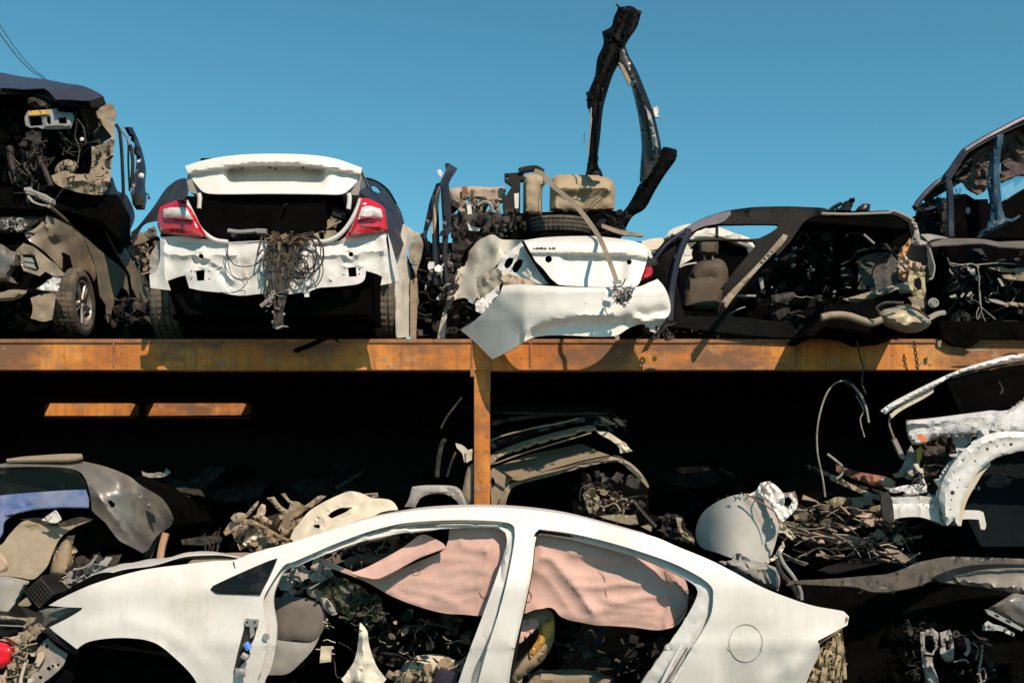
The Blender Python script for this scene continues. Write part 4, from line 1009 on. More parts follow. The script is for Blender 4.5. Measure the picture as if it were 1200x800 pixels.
PL(C, 'quarter_flange', m_primer, K2('905,345 922,400 940,470 948,520 934,524 920,460'), 6.9, t=.01, res=4)
for q in ((451, 355), (206, 356)): tyre(C, W(q[0], q[1], 7.78), .305 if q[0] > 300 else .29, .21, (1, 0, 0))
mb = MB(); bits(mb, K2('200,580 840,580 820,690 220,700'), (7.2, 7.6), 60, 9, (.06, .25)); mb.ptube(K2('560,650 640,660 780,655'), 7.2, 5, k=3); mb.build('axle', m_void, C)
HN = thing('wiring_harness', 'tangled brown wiring harness hanging out of the open boot of the white car', 'wiring', (327, 290, 6.8))
mb = MB(); rng = random.Random(4)
for k in range(34):
    a = rng.uniform(450, 630); e = rng.choice([(505, 560), (520, 620), (515, 690), (475, 590), (550, 510), (590, 470), (460, 470)])
    P = [(a, 360 + rng.uniform(-8, 12)), ((a + e[0]) / 2 + rng.uniform(-24, 24), 400 + rng.uniform(-15, 30)), (e[0] + rng.uniform(-16, 16), e[1] - 50 + rng.uniform(-20, 20)), (e[0] + rng.uniform(-14, 14), e[1])]
    mb.ptube([(160 + p[0] / 3.077, 160 + p[1] / 3.077) for p in P], [6.84, 6.76, 6.74, 6.74], rng.uniform(.6, 1.5), n=6, k=5)
for k in range(14):
    c = (rng.uniform(460, 620), rng.uniform(400, 480)); r_ = rng.uniform(30, 75)
    P = [(160 + (c[0] + r_ * math.cos(t) * .8) / 3.077, 160 + (c[1] + r_ * math.sin(t)) / 3.077) for t in np.linspace(rng.uniform(0, 6), rng.uniform(7, 10), 7)]
    mb.ptube(P, 6.76 + rng.uniform(-.03, .05), rng.uniform(.5, 1.0), n=6, k=5)
mb.ptube(K2('330,385 330,430 360,465 420,465 450,440'), 6.8, .6); mb.ptube(K2('320,400 345,500 400,520 360,560 300,562'), 6.8, .45); mb.ptube(K2('620,400 615,480 640,520 600,560'), 6.78, .45)
mb.build('wires', m_wire, HN)
mb = MB(); mb.ptube(K2('512,380 515,430 512,480 520,540 515,600 522,690'), 6.75, 1.8); bits(mb, K2('455,360 640,355 600,385 480,390'), (6.74, 6.84), 26, 3, (.03, .09), 'bts'); mb.build('taped_trunk', m_rusty if False else mat('brown_wrapped_loom', (.14, .085, .05), .85, var=.5, vscale=16, bump=.4, dust=.5, dustcol=(.3, .23, .16), dscale=16), HN)
mb = MB(); bits(mb, K2('450,600 470,590 490,560 530,560 530,700 500,700'), (6.72, 6.78), 24, 4, (.02, .06), 'bds'); mb.ptube(K2('448,612 470,595 495,575'), 6.72, 2.4, k=3); mb.build('connectors', m_wirel, HN)

DOFF[0] = 0
# ---- torn fender and door frame standing between the two white cars
D1 = thing('torn_white_fender', 'dirty white torn fender leaning on edge beside the right wheel of the lidless-bumper car', 'car panel', (480, 395, 7.2))
D1['label'] = 'dirty white torn fender standing on edge, right of the hatch-open white car'
PL(D1, 'skin', m_whited, M3('50,300 92,330 118,342 132,378 128,400 106,392 100,350 84,372 62,430 78,540 76,780 20,785 14,600 8,520 16,440 40,340'), lambda x, y: 7.15 + (x - 465) * .012, t=.01, res=5, crum=(.03, 22), creases=[(M3('60,350 30,450 30,780'), .03, 5)], seed=4)
PL(D1, 'liner', m_bronze, M3('100,350 118,348 130,385 122,440 104,500 100,525 84,470 70,440 80,385'), 7.25, t=.01, res=5, crum=(.03, 14))
PL(D1, 'edge_strip', m_beige, M3('76,540 104,525 106,600 100,790 76,790'), 7.3, t=.02, res=5, crum=(.02, 14))
D2 = thing('dark_blue_door', 'narrow dark blue car door wedged upright between the two white cars', 'car door', (515, 392, 7.3))
PL(D2, 'skin', m_navy, M3('238,40 277,64 262,90 250,108 240,132 244,160 248,215 250,330 232,352 214,350 212,280 208,215 205,165 203,125 222,85'), lambda x, y: 7.2 + (x - 520) * .01, t=.03, res=4, bulge=.03, bw=4, creases=[(M3('240,80 225,150 232,320'), .03, 4)])
PL(D2, 'skin', m_navy, M3('186,128 205,122 182,215 165,290 150,330 135,372 130,340 150,240 160,200'), lambda x, y: 7.3 + 0 * x, t=.03, res=4, bulge=.02, bw=3)
mb = MB(); mb.ptube(M3('178,190 182,280 185,400 190,560'), 7.3, 5, k=3, flat=.5); mb.ptube(M3('226,340 220,450 236,580'), 7.3, 3.5, k=3); mb.ptube(M3('130,340 170,440 240,470 290,480'), 7.35, 3, k=4); mb.ptube(M3('150,560 200,520 260,530'), 7.35, 4); mb.build('door_frame', m_black, D2)
PL(D2, 'edge_trim', m_foam, M3('180,200 195,150 203,135 200,180 180,330 165,345'), 7.28, t=.01, res=4)
PL(D2, 'clip', m_primer, M3('190,72 203,66 215,85 207,102 198,92'), 7.25, t=.02, res=3)
EX(None, 'scorched_engine', m_void, M3('105,380 280,380 330,430 300,520 200,640 190,790 100,790'), 7.6, 8.6)  # near-black block added where the gap is only dark
o = bpy.data.objects['scorched_engine']; tag(o, 'scorched black engine lump in the gap between the two white cars', 'engine')
mb = MB(); bits(mb, M3('120,390 260,390 280,560 200,640 190,780 110,780'), (7.3, 7.6), 70, 12, (.03, .14)); tag(mb.build('torn_engine_fittings', m_dark, o), None)
mb = MB(); bits(mb, M3('130,400 250,430 240,620 130,620'), (7.25, 7.5), 26, 13, (.03, .09), 'sp'); mb.build('bright_fittings', m_primer, o)

# ================= white saloon tail with hanging bumper ====================================
DOFF[0] = -.05
E = thing('crushed_saloon', 'crushed white saloon tail with its bumper hanging down over the deck beam', 'car', (650, 392, 7.2))
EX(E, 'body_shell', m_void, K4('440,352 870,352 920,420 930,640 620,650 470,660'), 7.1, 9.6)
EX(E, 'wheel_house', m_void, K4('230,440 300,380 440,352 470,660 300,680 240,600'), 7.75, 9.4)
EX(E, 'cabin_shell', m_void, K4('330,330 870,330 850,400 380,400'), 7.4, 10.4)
PL(E, 'left_quarter', m_whited, K4('296,306 320,306 348,322 425,324 442,338 395,360 348,388 300,440 250,464 254,520 236,560 205,540 162,550 142,590 132,692 104,692 114,640 138,545 166,460 202,400 240,340'),
   PV((515, 395, 7.35), (610, 283, 7.15), (545, 285, 7.75)), t=.008, res=4.5, crum=(.05, 30), dent=(.02, 26), creases=[(K4('205,405 222,440 190,470'), -.03, 3), (K4('300,330 330,350 300,440'), .05, 8), (K4('200,400 260,420 330,390 430,335'), -.05, 10), (K4('345,320 300,360 240,420'), .05, 8)], seed=14)
PL(E, 'lamp_pocket', m_primer, K4('345,392 425,328 445,340 470,402 522,487 440,492 400,470 345,456 330,425'), PV((588, 300, 6.98), (640, 330, 6.85), (615, 284, 6.95)), t=.006, res=4, holes=[K4('354,418 362,400 374,390 390,392 386,410 372,428 360,430'), K4('386,432 392,412 408,396 426,398 420,420 404,444 390,446')] + [circ(*K4(q)[0], .9) for q in ('440,440', '450,460', '400,380', '380,440', '345,440')], creases=[(K4('345,392 420,372 450,440'), .02, 4)], crum=(.008, 18))
PL(E, 'crumpled_sill', m_cream, K4('250,466 330,425 348,456 334,500 300,530 256,548 254,520'), PV((560, 325, 7.1), (585, 318, 6.95), (560, 350, 7.1)), t=.006, res=4, crum=(.05, 18), seed=3)
PL(E, 'crushed_lining', m_foam, K4('345,460 380,455 440,470 480,488 430,492 352,490 340,480'), 6.82, t=.03, res=4, crum=(.04, 9))
PL(E, 'wheel_liner', m_primer, K4('245,560 335,495 330,540 300,570 270,600 250,590'), 6.95, t=.01, res=4, crum=(.03, 12))
TL = K4('425,326 490,316 560,311 640,309 700,310 780,318 840,328 882,346 892,386 884,420 872,455 850,496 780,499 700,500 620,496 560,491 545,480 530,468 500,430 470,400 445,358')


def dtl(x, y):
    xx = (x - 480) * 3.2; yy = (y - 180) * 3.2
    b = 6.78 + ((x - 690) / 120) ** 2 * .05 - (yy - 380) / 120 * .06
    lip = 374 + (xx - 450) * .02 + np.clip(xx - 800, 0, 99) * .15
    s1 = 1 / (1 + np.exp(-(yy - lip) / 2.5))
    top = np.clip((345 - yy) / 35, 0, 1) ** 2 * .25
    s2 = 1 / (1 + np.exp(-(xx - 570 - (yy - 390) * .25) / 4)) / (1 + np.exp(-(815 - xx - (yy - 390) * .1) / 5)) / (1 + np.exp(-(484 - yy) / 4))
    return b + top + s1 * .035 + s1 * s2 * .03


lid = PL(E, 'boot_lid', m_white, TL, dtl, t=.008, res=3.2, holes=[circ(*K4('521,396')[0], 4), circ(*K4('823,406')[0], 3.2)], seed=3, sharp=60, dent=(.002, 30))
mb = MB(); [mb.plate(circ(*K4(q)[0], r_, n=10), 6.83, t=.004, res=2) for q, r_ in (('588,395', .5), ('700,400', .5), ('646,414', .6), ('846,386', .6))]; mb.build('screw_hole', m_black, lid)
mb = MB(); rng = random.Random(2)
for k in range(26): 
    x = rng.uniform(460, 545); mb.plate([(480 + (x + a) / 3.2, 180 + (355 + b + rng.uniform(-2, 2)) / 3.2) for a, b in ((0, -3), (rng.uniform(2, 6), -3), (rng.uniform(3, 7), 2), (-1, 3))], lambda x, y: dtl(x, y) - .004, t=.003, res=3, sm=False)
mb.build('scraped_paint', m_dark, lid)
TB(E, 'boot_gap', m_void, [K4('424,328 450,375 480,425 505,460 526,484 560,494 700,502 850,498')], 6.80, 1.6)
PL(E, 'tail_light', m_red, K4('882,428 906,422 912,440 906,466 868,476 874,450'), 6.82, t=.04, res=3.5, bulge=.02, bw=3)
PL(E, 'lamp_housing', m_dark, K4('890,395 925,392 932,415 905,424 885,425'), 6.84, t=.03, res=4, crum=(.02, 8))
PL(E, 'right_quarter', m_white, K4('884,346 900,360 912,390 893,394 886,420 872,430 880,400'), 6.88, t=.03, res=4, bulge=.02, bw=4)
BM = K4('350,493 430,490 560,498 700,502 850,500 895,484 930,470 955,500 974,545 978,590 962,620 940,650 922,671 895,661 882,641 862,640 820,655 795,672 770,683 700,686 600,681 520,681 470,688 430,704 380,735 310,771 280,742 240,702 190,661 250,620 300,570 335,530')


def dbm(x, y):
    xx = (x - 480) * 3.2; yy = (y - 180) * 3.2
    b = 6.50 + ((xx - 640) / 330) ** 2 * .22
    b = np.where(xx < 430, 6.50 + ((np.minimum(xx, 430) - 640) / 330) ** 2 * .22 + (430 - xx) / 240 * .22 + np.clip((yy - 620) / 150, 0, 1) * .05, b)
    b = b + np.clip((520 - yy) / 30, 0, 1) ** 2 * .12
    ln = 618 + np.clip((xx - 640) / 200, -1, 1) ** 2 * 30 * np.where(xx < 640, 1.5, .3)
    b = b + .10 / (1 + np.exp(-(yy - ln) / 6)) * (1 / (1 + np.exp(-(xx - 455) / 16)))
    return b


PL(E, 'bumper', m_white, BM, dbm, t=.014, res=3.8, dent=(.003, 60), sharp=60, seed=6, folds=[(K4('262,625 340,540 362,505 500,510 700,514 850,512 930,484'), .008, 1.6)],
   creases=[(K4('815,620 850,600 900,605 945,590'), -.05, 6), (K4('840,605 870,630 930,625'), .03, 5), (K4('440,668 480,648 560,622 640,612 760,612'), .02, 3.5), (K4('330,540 420,600 560,585'), .012, 10)])
mb = MB(); mb.plate(K4('768,684 786,682 788,696 776,702'), 6.6, t=.01, res=3); mb.build('bumper_clip', m_beige, E)
mb = MB(); rng = random.Random(6)
for q in ((525, 565), (530, 575), (660, 560), (670, 570), (515, 572), (640, 520), (720, 540)):
    x, y = K4('%d,%d' % q)[0]; mb.plate([(x + rng.uniform(-2.5, 2.5), y + rng.uniform(-2, 2)) for _ in range(3)], lambda x, y: dbm(x, y) - .004, t=.003, res=2, sm=False)
mb.build('scuff_mark', m_greyl, E)
EX(E, 'wheel_arch', m_void, K4('140,590 165,555 205,545 240,565 250,640 300,690 138,690'), 7.25, 8.2)
mb = MB(); bits(mb, K4('150,570 240,570 300,690 150,690'), (7.1, 7.3), 22, 5, (.03, .12)); mb.ptube(circ(*K4('168,662')[0], 3.2) + [K4('168,662')[0]], 7.05, .8, k=2); mb.build('suspension', m_dark, E)
mb = MB(); bits(mb, K4('890,650 960,640 980,690 880,695'), (6.7, 7.0), 14, 6, (.03, .1)); mb.build('bumper_scraps', m_dark, E)

DOFF[0] = 0
# ---- cut car floor with seats on top of it
FL = thing('cut_car_floor', 'cut-off black car floor with side frame sticking up, lying on the crushed white saloon', 'car wreck', (660, 272, 7.9))
EX(FL, 'floor_pan', m_void, K4('180,225 350,226 600,215 790,215 800,300 690,316 460,316 330,318 230,330 170,360 160,290'), 7.75, 9.8)
PL(FL, 'front_bulkhead', m_dark, K4('150,235 215,215 345,222 350,310 300,320 240,330 180,410 160,380 160,300'), 7.55, t=.02, res=5, crum=(.06, 20), seed=4)
PL(FL, 'dash_foam', m_foam, K4('150,132 200,125 225,122 300,126 356,124 362,182 330,188 260,172 228,166 200,180 152,196'), 7.9, t=.1, res=4, bulge=.04, bw=4, dent=(.01, 14), crum=(.015, 10))
PL(FL, 'dash_patch', m_rusty, K4('195,125 215,122 222,160 212,168 198,170'), 7.86, t=.02, res=4)
mb = MB(); bits(mb, K4('155,180 340,180 345,230 200,235'), (7.6, 7.8), 46, 3, (.03, .1)); mb.build('dash_fittings', m_beige, FL)
mb = MB(); bits(mb, K4('160,200 420,215 440,310 200,320 170,400'), (7.5, 7.75), 60, 33, (.04, .16)); mb.build('crushed_metal', m_dark, FL)
mb = MB(); mb.plate(K4('215,192 230,190 234,226 218,228'), 7.55, t=.01, res=4); mb.plate(K4('215,255 228,270 266,280 260,290 224,288'), 7.5, t=.01, res=4); mb.plate(K4('392,150 410,148 408,205 395,205'), 7.6, t=.02, res=4); mb.build('pale_bracket', m_primer, FL)
mb = MB(); mb.ptube(K4('255,195 280,182 305,192 312,222'), 7.6, 2.2); mb.build('hose', m_wirel, FL)
mb = MB(); mb.plate(K4('355,74 428,70 428,100 415,100 415,222 352,222 350,180 385,120 356,100'), 7.8, t=.06, res=5, holes=[circ(*K4('366,88')[0], 2)]); mb.ptube(K4('410,68 440,60 475,58 500,72'), 7.8, 4); mb.build('seat_bracket', m_plastic, FL)
sill = K3('1035,598 1060,602 1088,610 1086,650 1040,715 1000,780 960,850') + K4('835,238 800,295 755,318 700,300 690,240 790,225 850,140') + K3('925,770 985,680')
PL(FL, 'sill_beam', m_flatblack, sill, lambda x, y: 7.55 + (790 - x) * .003, t=.06, res=3.2, bulge=.03, bw=3, ang=30, folds=[(K3('1050,640 985,740 920,850'), .03, 3)], dent=(.004, 9), seed=3)
mb = MB(); bits(mb, K4('740,220 840,220 800,300 700,300'), (7.55, 7.6), 24, 5, (.03, .1)); mb.build('torn_seam', m_plastic, FL)
mb = MB(); mb.plate(K4('720,262 800,288 880,300 878,310 800,305 720,278'), 7.4, t=.02, res=4, dent=(.01, 20)); mb.build('loose_strip', m_beige, FL)
PL(FL, 'roof_pillar', m_flatblack, K3('852,30 905,26 944,55 928,110 898,155 878,192 868,235 832,300 805,380 788,450 777,560 767,660 788,714 718,714 728,650 735,560 738,455 724,440 728,380 755,310 765,240 790,180 784,130 822,108 833,70'),
   lambda x, y: 7.62 + 0 * x, t=.05, res=3.2, bulge=.03, bw=2.5, creases=[(K3('905,50 865,180 790,350 765,520 762,690'), .035, 2.2), (K3('870,50 815,170 752,350 738,470'), .03, 1.8), (K3('795,130 830,150 870,190'), .02, 2)], seed=7, holes=[circ(*K3('858,150')[0], 1.0), circ(*K3('800,290')[0], .9)], ang=28)
mb = MB(); bits(mb, K3('850,22 940,45 930,70 850,50'), (7.6, 7.64), 8, 8, (.02, .05), 'sp'); bits(mb, K3('722,380 745,380 745,460 725,460'), (7.58, 7.62), 10, 9, (.02, .05), 'sp'); bits(mb, K3('720,660 785,690 785,712 715,712'), (7.58, 7.62), 10, 10, (.02, .06), 'sp'); mb.build('torn_edge', m_black, FL)
PL(FL, 'door_pillar', m_black, K3('852,180 880,190 896,232 924,282 953,350 987,438 1010,520 1026,602 1024,650 985,720 945,770 938,720 946,600 936,500 916,400 898,340 872,300 846,256'), lambda x, y: 7.58 + 0 * x, t=.05, res=3.2, bulge=.05, bw=4, ang=28, seed=8, creases=[(K3('890,280 950,400 985,520 990,640'), .02, 3)])
PL(FL, 'pillar_face', m_steel, K3('965,440 984,470 1006,560 1014,604 990,612 986,560'), 7.52, t=.01, res=3.5, bulge=.03, bw=3)  # paler plates painted in as highlights on the dark pillars
PL(FL, 'pillar_face', m_beige, K3('850,254 870,265 902,330 896,350 876,310'), 7.56, t=.02, res=3.5)
mb = MB(); mb.plate(K3('992,440 1010,432 1016,450 1010,470 1024,478 1000,476'), 7.6, t=.02, res=2.5, crum=(.01, 5)); mb.build('striker', m_primer, FL)
mb = MB(); mb.ptube(K3('735,530 712,550 718,600 735,590'), 7.65, .35); mb.build('torn_film', m_wirel, FL)
mb = MB(); mb.ptube(K3('740,440 736,520'), 7.56, 1.0, k=2); mb.ptube(K3('742,480 733,570 728,640'), 7.56, .8, k=2); mb.build('peeling_seal', m_greyl, FL)
for nm, lab, q, crs in (('car_seat', 'narrow upright tan leather seat bolster beside the black bracket', '426,86 440,78 482,76 508,88 512,110 498,130 496,180 499,232 460,235 425,226', [('500,90 490,140 490,230', .03, 4)]),
                        ('car_seat', 'wide tan leather seat back standing on the cut car floor under the tall side frame', '524,215 528,110 545,84 580,78 640,80 700,82 750,94 770,128 768,216 700,222 600,226', [('540,130 650,135 740,130', .05, 5), ('640,140 652,185 648,220', -.02, 4), ('740,130 700,175 690,220', .02, 4), ('560,100 550,210', .03, 5)])):
    T = thing(nm, lab, 'car seat', (*K4(q)[0], 7.7), 'tan seats on the cut car floor')
    PL(T, 'cushion', m_tan, K4(q), 7.72, t=.14, res=4, bulge=.08, bw=8, creases=[(K4(a), b_, c_) for a, b_, c_ in crs], dent=(.006, 16), seed=4)
    TB(T, 'seam', m_tandk, [K4('502,92 496,150 494,230') if nm and 'bolster' in lab else K4('545,140 640,138 735,134 690,180 660,220')], 7.665, .45)
b = MB(); b.ptube(K4('535,232 550,248'), 7.6, 1, k=2); b.ptube(K4('570,245 562,232'), 7.6, 1, k=2); tag(b.build('lap_belt_clip', m_primer), 'pale metal belt clips poking up between the seat back and the tyre below it', 'clip')
T = thing('spare_tyre', 'dusty tyre lying flat on the boot of the white saloon, under the tan seats', 'tyre', (656, 277, 7.6))
tyre(T, W(656, 266, 7.72), .238, .125, (.02, -.12, 1), rim=False)
DOFF[0] = -.15
ST = thing('ratchet_strap', 'worn beige lashing strap running down over the seats, tyre and white boot lid', 'strap', (727, 345, 6.5))
mb = MB(); mb.ribbon(K4('468,64 500,78 540,122 620,192 690,280 728,350 756,420 778,482'), [7.6, 7.58, 7.5, 7.3, 7.1, 6.66, 6.62, 6.55], 5.6, t=.004); mb.build('webbing', m_strap, ST)
mb = MB(); mb.plate(K4('762,476 795,474 796,486 764,488'), 6.50, t=.02, res=2.5); bits(mb, K4('765,500 800,490 830,520 828,550 800,575 770,545'), (6.42, 6.5), 40, 3, (.02, .06), 'tbsd'); loom(mb, K4('765,500 820,500 825,560 780,560'), (6.42, 6.48), 12, 5, 1.2, 0, (6, 14)); mb.build('hook', m_steel, ST)
DOFF[0] = 0
# ================= upper deck, right: black sedan shell, car behind, navy van stack =====================
H = thing('white_hatch', 'white car roof showing behind the black sedan shell, far back on the deck', 'car', W(840, 385, 9.6))
r0 = [W(*K5(q)[0], 9.0) for q in ('-10,250', '60,228', '130,190', '230,176', '330,196', '430,232')]
mb = MB()
rt = K5('0,262 30,250 70,240 92,228 112,195 150,178 190,170 250,172 300,182 360,205 430,232 470,300 470,380 0,380')
mb.plate(rt, 9.2, t=.03, res=7, holes=[K5('190,262 230,235 330,235 400,250 420,300 200,300')], bulge=.05, bw=8, dent=(.004, 30)); mb.build('body_side', m_whited, H)
mb = MB(); mb.loft([[Vector((p.x, 9.2, p.z)) for p in r0], [Vector((p.x, 9.9, p.z + .05)) for p in r0], [Vector((p.x, 10.6, p.z - .04)) for p in r0]], n=20, m=5); mb.build('roof', m_white, H)
PL(H, 'bonnet', m_cream, K5('-60,262 0,238 45,226 84,222 92,232 70,262 30,268'), PV((750, 290, 8.8), (775, 280, 9.1), (770, 290, 8.9)), t=.01, res=5)
EX(H, 'body_shell', m_void, K5('-20,300 60,270 420,250 470,300 470,560 -20,560'), 9.3, 11.2)
PL(H, 'vent_hole', m_black, K5('118,210 126,204 124,220 116,222'), 9.12, t=.01, res=3)

DOFF[0] = -.25
G = thing('black_sedan_shell', 'cut-open black sedan shell with empty window openings and a rusty silencer hanging at its tail', 'car', (930, 393, 7.4))
out = K5('36,330 48,290 70,262 100,230 140,205 180,180 225,156 262,140 300,128 340,118 395,110 450,105 560,103 640,106 700,110 745,125 850,122 960,120 1012,140 1045,160 1072,222 1106,258 1120,340 1112,376 1080,400 1090,480 1060,560 900,580 690,590 520,600 120,560 110,500 80,440')
wins = [K5('186,228 205,206 240,187 288,178 288,215 298,218 298,172 420,170 520,171 530,178 500,200 470,216 440,226 300,226'),
        K5('130,300 170,236 300,232 430,234 440,250 400,300 330,390 310,470 300,520 170,520 150,440')]


def dG(x, y): return 7.20 + np.clip((345 - y) / 110, 0, 1) ** 1.4 * .22 + np.clip((800 - x) / 60, 0, 1) ** 2 * .15 + np.clip((x - 1060) / 40, 0, 1) ** 2 * .15


cutout = K5('560,250 640,150 760,140 960,135 1020,165 1030,240 985,300 980,380 1030,400 1030,470 900,500 690,510 560,540 350,520 330,480 440,370')
PL(G, 'side_panel', m_flatblack, out, dG, t=.02, res=6, holes=wins + [cutout], dent=(.003, 50), creases=[(K5('50,300 100,245 180,192 262,152 340,130 450,116 560,114 700,120'), .02, 3)], seed=5)
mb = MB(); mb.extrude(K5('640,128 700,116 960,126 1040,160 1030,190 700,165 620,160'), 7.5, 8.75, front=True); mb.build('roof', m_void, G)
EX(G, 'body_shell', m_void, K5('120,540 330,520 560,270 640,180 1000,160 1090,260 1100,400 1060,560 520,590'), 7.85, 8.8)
EX(G, 'far_side', m_void, K5('150,330 200,300 460,290 460,560 150,560'), 8.45, 8.6)
mb = MB(); mb.ptube(K5('52,310 100,250 160,207 190,192'), 7.25, 2.2); mb.ptube(K5('112,540 118,440 130,360 148,290 178,215 184,190'), [7.2] * 6, 4.0); mb.build('front_pillar', m_navy, G)
PL(G, 'roof_skin', m_navy, K5('130,212 180,182 225,158 262,142 300,130 345,120 345,135 310,165 240,180 190,205 150,232'), lambda x, y: dG(x, y) - .02, t=.006, res=5)
mb = MB(); mb.ptube(K5('690,131 800,133 945,128'), 7.12, 1.5); mb.ptube(K5('945,128 965,122 1010,140 1040,158'), 7.14, 1.8); mb.build('drip_rail', m_greyl, G)
PL(G, 'spoiler_fin', m_black, K5('815,122 830,106 850,92 876,94 872,122'), 7.25, t=.05, res=4, bulge=.02, bw=3)
mb = MB(); mb.ptube(K5('715,125 740,105 765,92'), 7.3, 2.4); mb.plate(K5('745,118 775,100 788,82 815,68 818,80 806,100 800,118'), 7.3, t=.03, res=3.5, crum=(.03, 8)); mb.build('torn_roof_edge', m_black, G)
PL(G, 'centre_pillar', m_beige, K5('308,466 330,440 400,370 450,318 545,208 562,214 548,240 460,330 380,420 328,488'), lambda x, y: 7.12 + (280 - y) * .0025, t=.03, res=4, bulge=.02, bw=3, dent=(.006, 12))
PL(G, 'belt_rail', m_dark, K5('305,415 330,390 400,330 470,272 482,278 430,330 350,400 322,425'), 7.45, t=.03, res=4, bulge=.02, bw=3)
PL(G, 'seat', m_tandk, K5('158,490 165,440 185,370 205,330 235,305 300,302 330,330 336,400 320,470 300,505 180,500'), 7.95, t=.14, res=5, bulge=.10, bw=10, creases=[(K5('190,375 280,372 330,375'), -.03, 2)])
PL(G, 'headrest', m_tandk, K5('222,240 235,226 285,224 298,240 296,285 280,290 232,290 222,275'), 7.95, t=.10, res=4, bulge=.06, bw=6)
mb = MB(); mb.ptube(K5('244,288 246,306'), 8.0, 1, k=2); mb.ptube(K5('276,288 276,306'), 8.0, 1, k=2); mb.build('headrest_post', m_steel, G)
mb = MB(); mb.ptube(K5('150,335 175,325 215,318'), 8.0, 1.0); mb.plate(K5('165,270 200,265 195,288 170,290'), 8.4, t=.02, res=4); mb.plate(K5('80,320 112,305 108,325 85,330'), 7.4, t=.02, res=4); bits(mb, K5('70,270 140,260 130,340 60,340'), (7.5, 7.9), 14, 3, (.02, .06)); mb.build('dash_fittings', m_primer, G)
PL(G, 'floor_carpet', m_carpet, K5('832,300 870,285 930,280 985,300 1000,350 990,400 900,420 828,418'), 7.7, t=.03, res=5, crum=(.03, 18))
DOFF[0] = -.62
PL(G, 'rear_crossbar', m_beige, K5('770,455 830,440 950,405 1030,388 1034,430 960,440 870,458 820,470'), 7.30, t=.06, res=5, bulge=.03, bw=5)
DOFF[0] = -.25
mb = MB(); bits(mb, K5('480,220 760,160 980,200 1000,420 700,480 380,480'), (7.6, 7.84), 110, 6, (.03, .12)); mb.build('cabin_scraps', m_plastic, G)
mb = MB(); bits(mb, K5('460,330 760,170 900,200 860,420 560,500 400,480'), (7.45, 7.7), 16, 16, (.015, .05), 'sp'); mb.plate(K5('450,375 466,372 472,410 462,420'), 7.4, t=.02, res=4); mb.ptube(K5('850,210 890,245'), 7.4, 1.3, k=2); mb.ptube(K5('320,530 360,500 400,485'), 7.35, .8); mb.ptube(K5('355,442 440,444'), 7.3, 1.4, k=2); mb.build('bright_scraps', m_greyl, G)
mb = MB(); mb.ptube(K5('930,245 960,280 1000,320'), 7.5, 2); mb.plate(K5('500,440 580,428 595,440 560,470 500,480'), 7.45, t=.04, res=4, bulge=.02, bw=4); mb.build('duct', m_dark, G)
EX(G, 'underbody', m_void, K5('500,500 1080,470 1085,560 1000,590 540,598'), 7.4, 8.6)
mb = MB(); bits(mb, K5('520,500 900,520 1000,590 540,598'), (7.2, 7.4), 40, 26, (.04, .16)); mb.build('axle_scraps', m_dark, G)
DOFF[0] = -.62
EX(G, 'tail_underbody', m_void, K5('700,480 840,470 980,420 1010,470 1060,560 1000,592 900,600 840,575 700,560 660,598 630,590 690,520'), 7.16, 7.9)  # black block added to cast the shadow on the deck beam
TB(G, 'exhaust_pipe', m_beige, [K5('690,526 720,518 760,516 800,522 840,536 880,546 918,534')], 7.02, 4.2)
mf = PL(G, 'silencer', mat('dirty_silencer', (.40, .33, .22), .5, metal=.35, dust=.6, dustcol=(.33, .26, .17), dscale=8, var=.3, bump=.08), K5('908,512 922,498 960,485 1010,478 1050,498 1100,530 1106,546 1090,565 1050,582 1000,582 950,566 922,548'), lambda x, y: 7.0, t=.10, res=4, bulge=.16, bw=14, creases=[(K5('960,495 970,530 965,565'), .02, 2.5), (K5('1000,560 1060,540 1104,540'), .02, 3), (K5('935,505 945,540'), .015, 2), (K5('985,490 1000,525'), .01, 2)], seed=3)
mb = MB(); mb.ptube(K5('1076,542 1100,528 1130,512 1158,507'), 6.92, 3.6, taper=1.0, flat=.7); mb.build('tail_pipe', m_greyl, mf)
mb = MB(); mb.ptube(K5('912,508 900,490 930,470 1000,470'), 6.95, 1.6); mb.ptube(K5('1010,478 1060,500 1100,528'), 6.88, 1.2); mb.build('hanger_strap', m_wire, mf)
PL(G, 'rear_quarter', m_greyl, K5('1032,158 1050,165 1058,190 1066,230 1092,240 1078,256 1050,252 1030,246 1034,226 1044,200'), 7.05, t=.02, res=3.5, bulge=.02, bw=3, crum=(.03, 10), holes=[circ(*K5('1058,240')[0], 1.2)])
PL(G, 'rear_quarter', m_dark, K5('1066,225 1105,258 1120,340 1112,376 1096,380 1078,350 1082,290 1070,250'), 7.1, t=.03, res=4, bulge=.03, bw=4)
TB(G, 'quarter_edge', m_greyl, [K5('1098,262 1116,320 1118,345 1110,376 1098,380')], 7.06, 1.1)
PL(G, 'torn_foam', m_orange, K5('984,290 1000,262 1026,222 1031,240 1012,280 1000,320 992,335 978,328'), 7.05, t=.02, res=3.5, crum=(.04, 9))
PL(G, 'torn_foam', m_foam, K5('980,312 1010,305 1040,312 1068,318 1078,350 1040,350 1018,345 1000,362 984,350'), 7.0, t=.03, res=3.5, crum=(.06, 8))
PL(G, 'torn_foam', m_orange, K5('1000,350 1016,342 1024,355 1004,376 994,366'), 7.02, t=.02, res=3.5, crum=(.03, 8))
